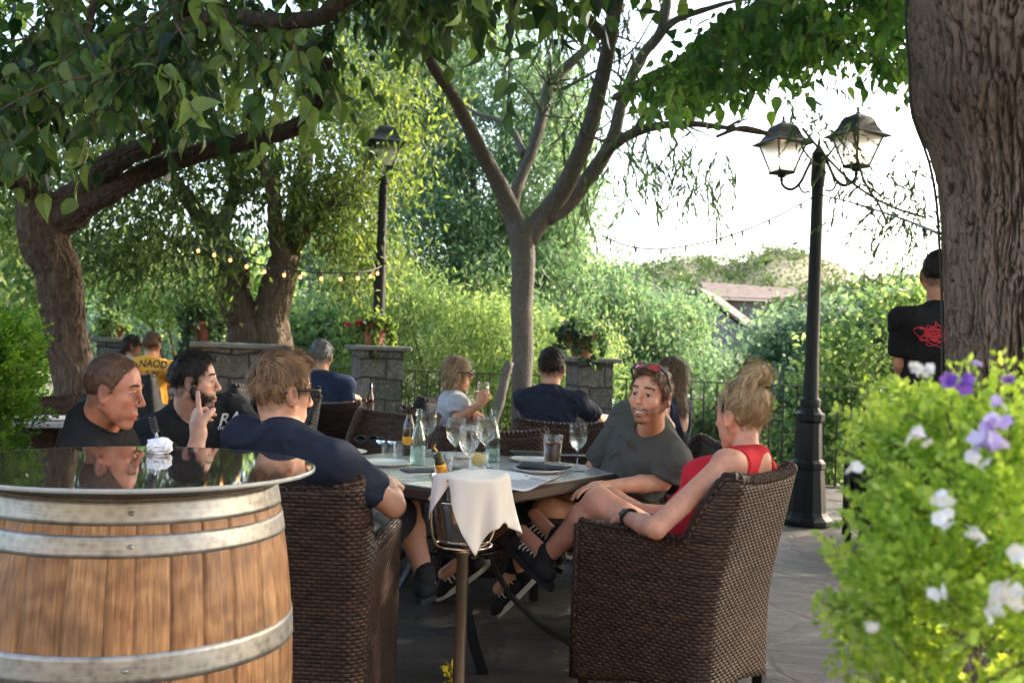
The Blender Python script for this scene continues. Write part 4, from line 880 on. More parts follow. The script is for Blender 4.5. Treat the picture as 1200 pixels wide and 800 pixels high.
def build_trees():
    r = np.random.default_rng(21)
    # ---------------- centre tree: grey trunk forking into bare limbs
    t = empty('forked_tree', (PZ(612, 8.5, 0)[0], PZ(612, 8.5, 0)[1], 0), 'bare limbed grey tree forking low in the middle of the terrace', 'tree'); mb = MB(); D = 8.5
    for pts in ([(616, 600, D, 19), (614, 560, D, 17), (612, 480, D, 15.5), (611, 400, D, 15), (611, 320, D, 16), (611, 285, D, 18), (613, 262, D, 20)],
                [(608, 280, D, 14), (600, 252, D, 13), (585, 218, D-.1, 12), (560, 170, D-.3, 10.5), (532, 115, D-.6, 9), (505, 72, D-.9, 8), (490, 30, D-1.1, 6)],
                [(600, 252, D, 10), (604, 226, D+.1, 9), (620, 186, D+.3, 8), (636, 135, D+.5, 8), (643, 105, D+.6, 8.5), (668, 75, D+.7, 7), (698, 46, D+.8, 5.5), (730, 5, D+.9, 4)],
                [(614, 182, D+.3, 5), (602, 155, D+.6, 4), (585, 141, D+.9, 3.5), (563, 135, D+1.2, 2.6), (540, 122, D+1.5, 1.5)],
                [(618, 278, D, 16), (640, 250, D, 14), (664, 215, D-.1, 13), (688, 160, D-.2, 12), (705, 95, D-.3, 11), (716, 40, D-.4, 10), (730, -30, D-.5, 8), (742, -110, D-.6, 6)],
                [(706, 42, D-.4, 8), (690, 22, D-.5, 8), (668, 2, D-.6, 7), (640, -40, D-.8, 5)],
                [(640, 256, D, 13), (672, 232, D+.1, 11.5), (714, 170, D+.2, 10), (731, 111, D+.3, 8), (752, 66, D+.4, 7.5), (776, 34, D+.4, 7.5), (784, -20, D+.5, 6), (790, -90, D+.5, 4)],
                [(773, 38, D+.4, 6), (800, 20, D+.3, 5), (850, 4, D+.2, 3.2), (895, -4, D+.1, 1.5)],
                [(690, 205, D+.2, 8), (717, 172, D+.1, 7.5), (750, 153, D, 7), (800, 146, D-.1, 5), (850, 150, D-.2, 3.4), (905, 158, D-.3, 2)],
                [(742, 156, D, 5), (760, 132, D, 5), (790, 108, D, 4.5), (840, 88, D, 3)],
                [(646, 100, D+.6, 2.5), (644, 70, D+.5, 2), (636, 36, D+.5, 1.4)], [(652, 108, D+.5, 3), (676, 96, D+.4, 2.2), (700, 82, D+.2, 1.8), (740, 60, D, 1.4), (770, 12, D-.1, .9)]):
        a, b = pxpts(pts); limb(mb, a, [w*.84 for w in b], 34, 14, .1, len(pts))
    # fine bare twigs
    tw = []
    for i in range(60):
        x0, y0 = [(643, 100), (700, 60), (735, 100), (716, 40), (776, 34), (690, 160), (800, 146), (850, 150), (636, 135)][i % 9]; a = r.uniform(-2.7, .6); L = r.uniform(30, 90); dd = D+r.uniform(-.6, .6)
        q = [(x0, y0, dd, 1.3)]; 
        for k in range(1, 4): a += r.normal()*.35; x0 += math.cos(a)*L/3; y0 += math.sin(a)*L/3; q.append((x0, y0, dd+r.normal()*.1, 1.3-.35*k))
        a_, b_ = pxpts(q); limb(mb, a_, b_, 9, 4)
    mb.build('trunk', M['bark_grey'], t, smooth=True)
    # hanging sprays of narrow dark leaves
    pos = []; dr = []; mt = MB()
    spots = [(720, 20), (740, 60), (700, 105), (655, 60), (735, 200), (760, 190), (790, 175), (815, 215), (800, 190), (830, 220), (770, 205), (742, 150), (660, 150), (690, 240), (668, 100), (845, 200), (690, 30), (760, 110), (700, 200), (640, 40), (620, 20), (660, 20)]
    for (x, y) in spots:
        for j in range(9):
            p = P(x+r.normal()*14, y+r.normal()*14-14, D+r.normal()*.3); L = r.uniform(.15, .38); dv = nrm(V(r.normal()*.7, r.normal()*.7, -1.0)); pts = np.array([p+dv*L*s_+V(0, 0, -.10*s_*s_) for s_ in np.linspace(0, 1, 6)]); mt.tube(pts, np.linspace(.003, .001, 6), 4)
            for s_ in np.linspace(.1, 1, 11): pos.append(p+dv*L*s_+V(0, 0, -.10*s_*s_)); dr.append(dv*1.6)
    tag(mt.build('twigs', M['bark_grey'], t), kind='stuff'); leafcloud('crown', np.array(pos), .085, M['leaf_dark'], t, 'n', .9, 3, np.array(dr), jit=.45, wid=1.1)
    # ---------------- left tree: thick trunk with low limbs, big pointed leaves overhead
    t = empty('mulberry_tree', (PZ(85, 6.5, 0)[0], PZ(85, 6.5, 0)[1], 0), 'thick brown tree at far left with low spreading limbs and large pointed leaves', 'tree'); mb = MB()
    for pts in ([(96, 660, 6.5, 33), (90, 560, 6.5, 28), (84, 470, 6.5, 24.5), (78, 400, 6.5, 23), (70, 340, 6.5, 23.5), (64, 295, 6.5, 26), (60, 262, 6.5, 31), (58, 240, 6.5, 27)],
                [(72, 268, 6.5, 20), (105, 240, 6.3, 14), (140, 218, 6.1, 11), (200, 189, 5.9, 10.5), (270, 166, 5.7, 9.5), (335, 152, 5.5, 9), (372, 126, 5.3, 7), (384, 70, 5.1, 5)],
                [(76, 250, 6.5, 19), (112, 210, 6.2, 15), (150, 180, 5.8, 12.5), (185, 160, 5.5, 11), (197, 134, 5.2, 9), (204, 80, 4.8, 7.5), (215, 10, 4.4, 7), (230, -80, 4, 6)],
                [(54, 252, 6.5, 19), (25, 214, 6.3, 14), (-20, 198, 6.1, 12), (-90, 160, 5.9, 9)],
                [(215, 30, 4.4, 8), (262, 20, 4.3, 9), (320, 24, 4.2, 9.5), (375, 22, 4.1, 10), (392, 8, 4.0, 10), (430, -12, 3.9, 9), (500, -40, 3.8, 7)],
                [(104, -60, 3.6, 5), (108, 0, 3.6, 4.5), (104, 22, 3.6, 4.5), (102, 42, 3.6, 3)]):
        a, b = pxpts(pts); big = pts[0][-1] > 18; limb(mb, a, b, 260 if big else 44, 110 if big else 18, .25, len(pts)+1, .014 if big else 0)
    mb.build('trunk', M['bark_dark'], t, smooth=True)
    pos = []; dr = []; light = []; mt = MB()
    def low(x): return np.interp(x, [-200, 0, 60, 110, 180, 230, 300, 345, 380, 430, 520, 640, 700], [165, 150, 105, 112, 100, 52, 58, 80, 84, 22, -5, -30, -90])
    for i in range(1300):
        x = r.uniform(-200, 670); d = r.uniform(3.0, 6.4); k = r.uniform(0, 1)**1.0; lo_ = low(x); y = lo_-k*(lo_+300) if i % 3 else lo_-abs(r.normal())*34
        p = P(x, y-20, d); L = r.uniform(.18, .40); dv = nrm(V(r.normal(), r.normal(), -.55)); m = r.integers(7, 13); lv = r.uniform(.0, .9)
        if 375 < x < 495 and y > 50: continue
        if 240 < x < 450 and -45 < y < 45 and d < 4.6: continue
        mt.tube(np.array([p+dv*L*s_+V(0, 0, -.12*s_*s_) for s_ in np.linspace(0, 1, 5)]), np.linspace(.004, .0015, 5), 4)
        for s_ in np.linspace(.1, 1, m): pos.append(p+dv*L*s_+V(0, 0, -.12*s_*s_)+r.normal(size=3)*.012); dr.append(dv*.5+r.normal(size=3)*.5); light.append(lv)
    pos = np.array(pos); leafcloud('crown', pos, .085, M['leaf_near'], t, 'big', 1.25, 5, np.array(dr), jit=.55, up=.15, light=np.array(light), wid=.74)
    tag(mt.build('twigs', M['bark_dark'], t), kind='stuff')
    # overhead leaves added above the frame for shade, left open near the camera
    n = 9000; q = np.stack([r.uniform(-7, 1.2, n), r.uniform(-.6, 8.0, n), np.zeros(n)], 1); q[:, 2] = 3.0+.9*fbm(q*.8, 2, 4)+r.uniform(0, 1.6, n)+np.clip(q[:, 1]-2, 0, 9)*.14
    q = q[q[:, 1] > 3.0]
    leafcloud('canopy', q, .18, M['leaf_near'], t, 'd', .8, 6)
    # ---------------- double trunk tree on the planter
    t = empty('double_trunk_tree', (PZ(300, 10.6, 1.0)[0], PZ(300, 10.6, 1.0)[1], .9), 'old tree with two thick trunks rising in a V from the stone planter', 'tree'); mb = MB(); D = 10.6
    for pts in ([(298, 440, D, 34), (292, 405, D, 27), (284, 375, D, 22), (276, 345, D, 19), (270, 315, D, 18), (255, 285, D, 14), (225, 240, D-.2, 9), (190, 190, D-.4, 6)],
                [(306, 440, D, 36), (312, 405, D, 27), (320, 375, D, 21), (329, 345, D, 20), (334, 318, D, 18), (336, 290, D+.1, 13), (348, 240, D+.3, 10), (365, 170, D+.5, 7)],
                [(334, 315, D, 13), (326, 280, D-.2, 10), (320, 230, D-.4, 8), (300, 170, D-.6, 6)], [(336, 300, D, 10), (365, 262, D, 8), (410, 220, D, 6), (450, 160, D, 4)],
                [(270, 312, D, 12), (262, 270, D, 9), (275, 215, D, 7), (260, 150, D, 5)], [(262, 300, D, 7), (215, 285, D, 5), (160, 270, D, 3), (115, 272, D, 2)]):
        a, b = pxpts(pts); big = pts[0][-1] > 18; limb(mb, a, b, 160 if big else 40, 80 if big else 16, .2, len(pts)+3, .014 if big else 0)
    mb.build('trunk', M['bark'], t, smooth=True)
    ce = []
    for (x, y, d, rx, rz, n) in [(150, 215, 10.2, .75, .55, 60), (240, 190, 10.4, .9, .6, 70), (340, 210, 10.5, .8, .5, 60), (420, 210, 10.8, .9, .75, 75), (200, 285, 9.9, .8, .32, 50), (120, 300, 9.9, .6, .32, 30), (300, 120, 10.5, 1.2, .8, 70), (430, 110, 11, 1.1, .8, 70), (420, 300, 10.8, .5, .42, 26), (370, 265, 10.6, .55, .3, 24), (60, 200, 10, 1.0, .7, 60), (180, 100, 10.5, 1.5, .8, 70), (245, 335, 9.9, .2, .25, 8), (0, 260, 10.4, .8, .6, 40)]:
        ce.append((P(x, y, d), (rx, .9, rz), n))
    C, p, idx = clumps(ce, 42, .17, 8, .3, 1.1); lt = r.uniform(.1, .9, len(C))[idx]
    leafcloud('crown', p, .095, M['leaf_olive'], t, 'n', 1.1, 9, light=lt, wid=1.5, jit=.8)
    # ---------------- right foreground trunk with its canopy
    base = PZ(1186, 3.4, 0); t = empty('shade_tree', (base[0], base[1], 0), 'massive furrowed trunk at the right edge with a leafy canopy reaching over the lamp', 'tree')
    nz, na = 560, 520; zz = np.linspace(-.1, 3.6, nz); th = np.linspace(0, 2*PI, na, endpoint=False); Z, A = np.meshgrid(zz, th, indexing='ij')
    rad = .230+.10*np.exp(-((Z-.0)/.22)**2)+.022*np.exp(-((Z-2.14)/.11)**2)+.045*smooth01((Z-1.2)/1.0)+.115*smooth01((Z-1.75)/.75)+.10*smooth01((Z-2.6)/1)
    q = np.stack([np.cos(A)*1.0, np.sin(A)*1.0, Z*.30], -1).reshape(-1, 3); w = fbm(q*2.2, 3, 3); z_ = Z.reshape(-1)
    knot = np.exp(-((z_-2.14)/.2)**2); warp = np.stack([fbm(q*np.array([3, 3, 9]), 3, 31+k_) for k_ in range(3)], 1)
    qq = np.stack([np.cos(A)*21+0*Z, np.sin(A)*21+0*Z, Z*4.4], -1).reshape(-1, 3)+warp*np.array([3.2, 3.2, 1.2])
    n1 = np.abs(fbm(qq, 2, 7)); p1 = smooth01(n1/.20); n2 = np.abs(fbm(qq*np.array([2.2, 2.2, 2.6])+9, 2, 17)); p2 = smooth01(n2/.16); r3 = fbm(qq*5, 3, 12)
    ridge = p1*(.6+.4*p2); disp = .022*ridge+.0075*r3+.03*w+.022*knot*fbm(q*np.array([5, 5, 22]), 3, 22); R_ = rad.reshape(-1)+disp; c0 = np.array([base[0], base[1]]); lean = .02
    vv = np.stack([c0[0]+np.cos(A).reshape(-1)*R_, c0[1]+np.sin(A).reshape(-1)*R_, Z.reshape(-1)], 1)
    i = np.arange(nz-1)[:, None]*na; j = np.arange(na)[None]; f = np.stack([i+j, i+(j+1) % na, i+na+(j+1) % na, i+na+j], -1).reshape(-1, 4)
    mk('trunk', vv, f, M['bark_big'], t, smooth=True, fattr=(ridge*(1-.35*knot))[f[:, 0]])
    mb = MB(); T0 = V(c0[0]-.1, c0[1], 3.4)
    for pts in ([T0, T0+V(-.3, 1.2, .6), T0+V(-.9, 2.6, .9), T0+V(-1.4, 4.0, 1.0)], [T0, T0+V(.8, .8, .8), T0+V(2, 2, 1.2)], [T0, T0+V(-.8, -.5, .9), T0+V(-2, -1, 1.3)], [T0, T0+V(.2, 1.5, .3), T0+V(-.3, 3.2, .0), T0+V(-.9, 4.5, -.1)]): limb(mb, pts, [.2, .12, .08, .03][:len(pts)] if len(pts) == 4 else [.18, .1, .03], 24, 12, .3, 5)
    for pts in ([(905, 158, 6.4, 2.5), (870, 150, 6.3, 3), (840, 160, 6.2, 2)],):
        a, b = pxpts(pts); limb(mb, a, b, 10, 6)
    mb.build('limb', M['bark'], t, smooth=True)
    def lowr(x): return np.interp(x, [760, 785, 810, 850, 900, 940, 1000, 1040, 1085, 1100], [112, 132, 132, 112, 98, 84, 74, 80, 114, 132])
    def hir(x): return np.interp(x, [760, 790, 830, 870, 900, 1100], [115, 90, 62, 35, -40, -60])
    cc = []; pos = []; dr = []; light = []; mt = MB()
    for i in range(520):
        x = 1090-320*r.uniform(0, 1)**1.1; d = r.uniform(4.6, 7.0); y0, y1 = hir(x), lowr(x); y = r.uniform(min(y0, y1)-20, y1-14)
        if i % 4 == 0: y = r.uniform(-300, 0); x = r.uniform(860, 1260)
        p = P(x, y, d); L = r.uniform(.15, .32); dv = nrm(V(r.normal(), r.normal(), -.5)); lv = r.uniform(.1, .85)
        mt.tube(np.array([p+dv*L*s_ for s_ in (0, .5, 1)]), [.003, .002, .001], 4)
        for s_ in np.linspace(0, 1, 10): pos.append(p+dv*L*s_+r.normal(size=3)*.035); dr.append(dv*.4); light.append(lv)
    leafcloud('crown', np.array(pos), .074, M['leaf_right'], t, 'big', .9, 15, np.array(dr), jit=.8, light=np.array(light), wid=.85)
    tag(mt.build('twigs', M['bark'], t), kind='stuff')
    pos = []; dr = []; mt = MB()     # thin dark weeping sprays by the lamp
    for (x, y, n) in [(1010, 205, 12), (1040, 240, 16), (1060, 265, 12), (980, 180, 10), (1000, 250, 10), (1030, 275, 8), (1075, 240, 12), (945, 150, 8), (1050, 200, 10), (1085, 270, 8), (930, 135, 8), (960, 125, 8), (1070, 215, 8), (990, 150, 8)]:
        for j in range(int(n*.8)):
            d = 6.5+r.normal()*.2; p = P(x+r.normal()*16, y+r.normal()*12-10, d); L = r.uniform(.12, .28); dv = nrm(V(r.normal()*.9+.3, r.normal()*.6, -.55)); mt.tube(np.array([p+dv*L*s_+V(0, 0, -.05*s_*s_) for s_ in np.linspace(0, 1, 4)]), .0016, 4)
            for s_ in np.linspace(.1, 1, 8): pos.append(p+dv*L*s_+V(0, 0, -.05*s_*s_)); dr.append(dv)
    for (q) in ([(1085, 255), (1040, 240), (1000, 215), (965, 180), (940, 150)], [(1040, 262), (1030, 240), (1010, 205), (1000, 150)]):
        a, b = pxpts([(x, y, 6.5, 1.6) for x, y in q]); limb(mt, a, b, 14, 5)
    tag(mt.build('twigs', M['bark'], t), kind='stuff'); leafcloud('crown', np.array(pos), .062, M['leaf_dark'], t, 'n', .7, 17, np.array(dr)*1.6, jit=.5, wid=1.2)
    # unseen leaves added overhead and right to block sun, gap left for the bush
    n = 46000; q = np.stack([r.uniform(-.5, 14, n), r.uniform(.6, 12, n), np.zeros(n)], 1); q[:, 2] = 3.9+.8*fbm(q*.6, 2, 14)+r.uniform(0, 2.6, n)
    sd = V(math.sin(SUN_AZ)*math.cos(SUN_EL), math.cos(SUN_AZ)*math.cos(SUN_EL), math.sin(SUN_EL)); b = q-sd*((q[:, 2]-.9)/sd[2])[:, None]
    inframe = (np.abs(q[:, 0]) < .56*q[:, 1]) & (q[:, 2] < 1.25+.40*q[:, 1]); q = q[~(((b[:, 0] > .15) & (b[:, 1] < 2.0)) | (b[:, 1] > 9.4) | inframe)]
    leafcloud('canopy', q, .20, M['leaf_right'], t, 'd', .6, 16)
    # a power cable clipped to the trunk
    zz_ = np.linspace(.2, 2.75, 50); rr_ = .230+.022*np.exp(-((zz_-2.14)/.11)**2)+.045*smooth01((zz_-1.2)/1.0)+.115*smooth01((zz_-1.75)/.75)+.10*smooth01((zz_-2.6)/1)+.10*np.exp(-((zz_-.0)/.22)**2)+.030; an_ = math.radians(170); pts = np.stack([base[0]+np.cos(an_)*rr_, base[1]+np.sin(an_)*rr_, zz_], 1)
    pts = pts+np.stack([fbm(pts*2, 2, 2)]*3, 1)*.012; mb = MB().tube(pts, .0045, 6); tag(mb.build('power_cable', M['cable'], None, smooth=True), 'black cable running down the left side of the massive trunk', 'cable')
    # ---------------- trees beyond the railing
    G = 'trees beyond the railing'
    def T_(name, label, base, ells, **k):
        bz = k.pop('bz', -2.5); b = PZ(base[0], base[1], bz)
        return simple_tree(name, label, 'tree', b, 6, [(P(x, y, d), rr, n) for x, y, d, rr, n in ells], group=G, **k)
    T_('tall_tree', 'tall grey green tree filling the sky behind the forked tree', (600, 15), [(560, 190, 15, (1.5, 1.5, 1.5), 120), (480, 150, 15, (1.3, 1.2, 1.3), 120), (430, 70, 15, (1.0, 1.2, 1.0), 90), (520, 40, 15, (1.0, 1.2, .7), 70), (640, 220, 15, (1.0, 1.2, 1.1), 90), (560, 60, 15.5, (1.4, 1.2, 1.2), 80), (600, 330, 14.5, (1.4, 1.1, .9), 100), (500, 290, 14.5, (1.2, 1.1, .9), 90), (660, 120, 15, (.5, .8, .6), 30)], leaf=.105, leafmat_=M['leaf_willow'], barkm=M['bark'], trunk_r=.16, kind='n', per=84, cr=.24, seed=31, droop=.9, wid=1.6, jit=.8, nlimb=24)
    T_('sloping_tree', 'grey green tree whose crown slopes down to the right of the forked tree', (720, 16), [(690, 352, 16, (1.0, 1.2, .75), 90), (742, 386, 16.5, (.9, 1.2, .65), 80), (782, 440, 17, (.6, 1.2, .5), 60), (790, 385, 17, (.35, .8, .35), 30), (803, 368, 17, (.28, .8, .28), 24), (650, 275, 15.5, (.5, 1, .55), 40), (670, 410, 15.5, (1.2, 1, .7), 70), (770, 450, 16, (1.0, 1, .6), 60)], leaf=.105, leafmat_=M['leaf_willow'], barkm=M['bark'], trunk_r=.15, kind='n', per=84, cr=.24, seed=33, droop=.9, wid=1.6, jit=.8, nlimb=16)
    T_('bright_tree', 'sunlit yellow green foliage right behind the railing left of the forked tree', (530, 12.5), [(500, 390, 12.3, (.9, .7, .7), 80), (570, 400, 12.5, (.8, .7, .7), 80), (650, 420, 12.5, (.8, .7, .5), 60), (440, 350, 12.6, (.7, .7, .6), 50), (540, 470, 12.3, (1.3, .6, .6), 80), (690, 470, 12.3, (.9, .6, .5), 50), (440, 460, 12.3, (.6, .6, .5), 40)], leaf=.085, leafmat_=M['leaf_bright'], barkm=M['bark'], trunk_r=.06, kind='n', per=76, cr=.2, seed=35, droop=.9, wid=.85, nlimb=14)
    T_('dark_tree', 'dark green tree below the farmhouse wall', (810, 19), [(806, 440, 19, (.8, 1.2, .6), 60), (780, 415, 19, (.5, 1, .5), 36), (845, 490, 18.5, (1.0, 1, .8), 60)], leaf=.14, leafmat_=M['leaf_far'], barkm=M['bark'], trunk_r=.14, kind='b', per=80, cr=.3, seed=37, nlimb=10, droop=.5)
    T_('blue_green_tree', 'tall blue green conifer standing below the terrace behind the woman in red', (910, 17), [(912, 445, 17, (.45, .5, .45), 30), (915, 480, 17, (.7, .6, .7), 50), (920, 560, 17, (.9, .7, .9), 60), (870, 520, 17, (.7, .6, .9), 40)], leaf=.12, leafmat_=M['leaf_dark'], barkm=M['bark'], trunk_r=.12, kind='n', per=90, cr=.25, seed=39, droop=.0, wid=1.4)
    T_('broadleaf_tree', 'bushy green tree just right of the double lamp post', (1010, 14), [(1010, 408, 14, (1.0, 1, .7), 80), (1070, 385, 14, (.8, 1, .65), 50), (990, 455, 13.7, (1.0, 1, .8), 70), (1060, 450, 13.5, (.9, 1, .8), 50), (940, 408, 15, (.6, .8, .55), 40), (960, 480, 13.5, (.6, .8, .7), 40), (905, 432, 15.4, (.40, .8, .35), 20)], leaf=.12, leafmat_=M['leaf_far'], barkm=M['bark'], trunk_r=.1, kind='b', per=62, cr=.22, seed=41, nlimb=12, droop=.4)
    T_('sunlit_shrub', 'bright yellow green shrub growing up behind the double lamp post', (970, 11.3), [(955, 465, 11.3, (.22, .4, .6), 26), (985, 425, 11.5, (.30, .4, .5), 30), (1035, 362, 11.6, (.3, .4, .25), 14), (940, 520, 11.2, (.4, .4, .5), 34), (1090, 380, 11.5, (.5, .4, .5), 30), (985, 500, 11.2, (.5, .4, .5), 40), (1020, 440, 11.4, (.5, .4, .5), 30)], leaf=.085, leafmat_=M['leaf_bright'], barkm=M['bark'], trunk_r=.03, kind='b', per=34, cr=.15, seed=43, droop=.5, bz=-.5)
    T_('leafy_bush', 'loose green bush filling the gap behind the man in the blue polo', (370, 14), [(380, 385, 14, (.8, .8, .5), 60), (340, 410, 13.5, (.7, .7, .4), 50), (420, 400, 14, (.7, .7, .5), 50), (370, 440, 13, (1.0, .6, .4), 50)], leaf=.11, leafmat_=M['leaf_bright'], barkm=M['bark'], trunk_r=.05, kind='b', per=55, cr=.2, seed=45)
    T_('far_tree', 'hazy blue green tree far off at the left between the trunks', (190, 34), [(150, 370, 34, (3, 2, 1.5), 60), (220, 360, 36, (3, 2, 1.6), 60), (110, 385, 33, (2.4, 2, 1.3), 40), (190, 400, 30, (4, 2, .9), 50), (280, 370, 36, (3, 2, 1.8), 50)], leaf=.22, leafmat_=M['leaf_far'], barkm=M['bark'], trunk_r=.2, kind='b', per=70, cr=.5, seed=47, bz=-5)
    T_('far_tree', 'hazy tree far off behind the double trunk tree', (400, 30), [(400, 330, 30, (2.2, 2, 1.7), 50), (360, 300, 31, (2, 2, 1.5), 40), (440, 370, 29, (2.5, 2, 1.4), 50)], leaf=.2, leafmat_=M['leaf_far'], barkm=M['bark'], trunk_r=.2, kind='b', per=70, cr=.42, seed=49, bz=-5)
    T_('lit_tree', 'pale sunlit tree between the two trunks at left', (210, 17), [(200, 340, 17, (1.2, 1, .7), 50), (250, 345, 17, (.9, 1, .55), 44), (155, 330, 17, (.9, 1, .6), 40), (300, 330, 17, (.6, 1, .6), 26)], leaf=.12, leafmat_=M['leaf_bright'], barkm=M['bark'], trunk_r=.08, kind='b', per=48, cr=.26, seed=51)
    T_('lit_tree', 'pale sunlit tree at the left edge behind the thick trunk', (10, 12), [(10, 280, 12, (.7, .6, .5), 36), (20, 340, 12, (.6, .6, .4), 36), (-20, 400, 12, (.8, .6, .5), 30), (120, 300, 13, (.5, .5, .4), 20)], leaf=.10, leafmat_=M['leaf_bright'], barkm=M['bark'], trunk_r=.06, kind='b', per=40, cr=.2, seed=53)
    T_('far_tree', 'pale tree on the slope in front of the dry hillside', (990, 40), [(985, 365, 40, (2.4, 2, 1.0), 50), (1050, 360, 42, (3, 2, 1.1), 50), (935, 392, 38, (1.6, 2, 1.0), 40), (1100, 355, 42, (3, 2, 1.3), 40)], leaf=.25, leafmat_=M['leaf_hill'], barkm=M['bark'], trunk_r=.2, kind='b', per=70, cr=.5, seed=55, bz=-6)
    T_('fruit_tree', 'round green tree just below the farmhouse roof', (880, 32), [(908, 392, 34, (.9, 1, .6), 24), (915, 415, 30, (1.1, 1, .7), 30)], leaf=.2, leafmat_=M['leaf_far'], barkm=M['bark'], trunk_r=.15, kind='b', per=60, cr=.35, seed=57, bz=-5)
    T_('low_tree', 'low mixed greenery behind the railing at right', (800, 12.2), [(740, 500, 12.4, (1.1, .5, .6), 50), (830, 520, 12.2, (1.1, .5, .6), 50), (900, 560, 11.8, (1.1, .5, .4), 50), (980, 570, 11.8, (.8, .5, .4), 34)], leaf=.10, leafmat_=M['leaf_dark'], barkm=M['bark'], trunk_r=.04, kind='b', per=50, cr=.2, seed=59, bz=-1.5)
    # wood covering the valley floor behind everything: one mass nobody could count
    n = 380; cx = r.uniform(-60, 60, n); cy = r.uniform(24, 110, n); C = np.stack([cx, cy, np.zeros(n)], 1); C[:, 2] = terrain_z(cx, cy)+1.8
    keep = ~((np.abs(cx/cy-(860-600)/F) < .055) & (cy < 70)); C = C[keep]
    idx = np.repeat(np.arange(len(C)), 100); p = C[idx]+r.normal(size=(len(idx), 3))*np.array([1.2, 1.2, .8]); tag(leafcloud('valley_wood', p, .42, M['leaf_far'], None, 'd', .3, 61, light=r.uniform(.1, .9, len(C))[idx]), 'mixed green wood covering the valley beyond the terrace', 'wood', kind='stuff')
    n = 1900; cy = r.uniform(130, 330, n); cx = cy*r.uniform(-.1, .55, n); C = np.stack([cx, cy, terrain_z(cx, cy)+1.0], 1); keep = fbm(C*np.array([.03, .03, 0]), 2, 4) > -.32; C = C[keep]
    idx = np.repeat(np.arange(len(C)), 46); p = C[idx]+r.normal(size=(len(idx), 3))*np.array([1.3, 1.3, .8])*r.uniform(.5, 1.5, len(C))[idx][:, None]; tag(leafcloud('hill_scrub', p, .8, M['leaf_hill'], None, 'd', .3, 63, light=r.uniform(.1, .9, len(C))[idx]), 'small round shrubs dotted over the dry hillside', 'scrub', kind='stuff')
def terrain_z(x, y):
    x = np.asarray(x, float); y = np.asarray(y, float); a = np.stack([x.ravel()*.02, y.ravel()*.02, 0*x.ravel()], 1); n = fbm(a, 3, 5).reshape(x.shape)
    z = -.15-3.2*smooth01((y-10.6)/5)-5*smooth01((y-16)/50)+2.5*smooth01((y-45)/40)*n
    t = x/np.maximum(y, 1)
    ridge = np.interp(t, [-.6, -.1, .12, .16, .22, .26, .30, .36, .5, .7], [16, 16, 17, 20, 19, 25, 24, 20, 19, 18])
    return z+(ridge+13+n*3)*smooth01((y-90)/190)-4*smooth01((y-330)/60)
def thuja(name, label, cols, matn, seed, n, leaf, flowers=(), cat='bush'):
    """bush of flattened scaly sprays around the given ellipsoids"""
    r = np.random.default_rng(seed); c0 = np.array(cols[0][0]); root = empty(name, (c0[0], c0[1], 0), label, cat); pos = []; dr = []; light = []; mb = MB()
    tot = sum(c[2] for c in cols)
    for c, rad, w in cols:
        c = np.array(c); rad = np.array(rad); m = int(n*w/tot)
        for i in range(m):
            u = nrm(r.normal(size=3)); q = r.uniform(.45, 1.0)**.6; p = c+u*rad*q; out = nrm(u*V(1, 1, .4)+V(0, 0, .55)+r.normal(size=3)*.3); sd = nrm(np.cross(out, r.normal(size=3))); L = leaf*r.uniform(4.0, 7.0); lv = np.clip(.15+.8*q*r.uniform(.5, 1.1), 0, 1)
            if r.uniform() < .3: mb.tube(np.array([p-out*L*.6, p, p+out*L]), .0012, 4)
            for j, s_ in enumerate(np.linspace(0, 1, 7)):
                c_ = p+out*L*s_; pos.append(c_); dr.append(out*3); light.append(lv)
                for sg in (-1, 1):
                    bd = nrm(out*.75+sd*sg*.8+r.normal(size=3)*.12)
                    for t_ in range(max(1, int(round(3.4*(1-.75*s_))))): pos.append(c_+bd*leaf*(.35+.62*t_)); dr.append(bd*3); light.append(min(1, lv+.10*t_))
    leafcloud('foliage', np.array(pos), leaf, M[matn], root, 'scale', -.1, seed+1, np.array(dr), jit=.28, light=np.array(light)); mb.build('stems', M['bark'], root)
    for i, (p, d, sz, mn) in enumerate(flowers):
        k = r.integers(3, 6); pp = np.array(p)+r.normal(size=(k, 3))*sz*.28; 
        leafcloud('flower', pp, sz, M[mn], root, 'petal', -.3, seed+i+7, dirs=np.tile(V(-.3, -1, .5)*0, (k, 1)), up=.2)
    return root
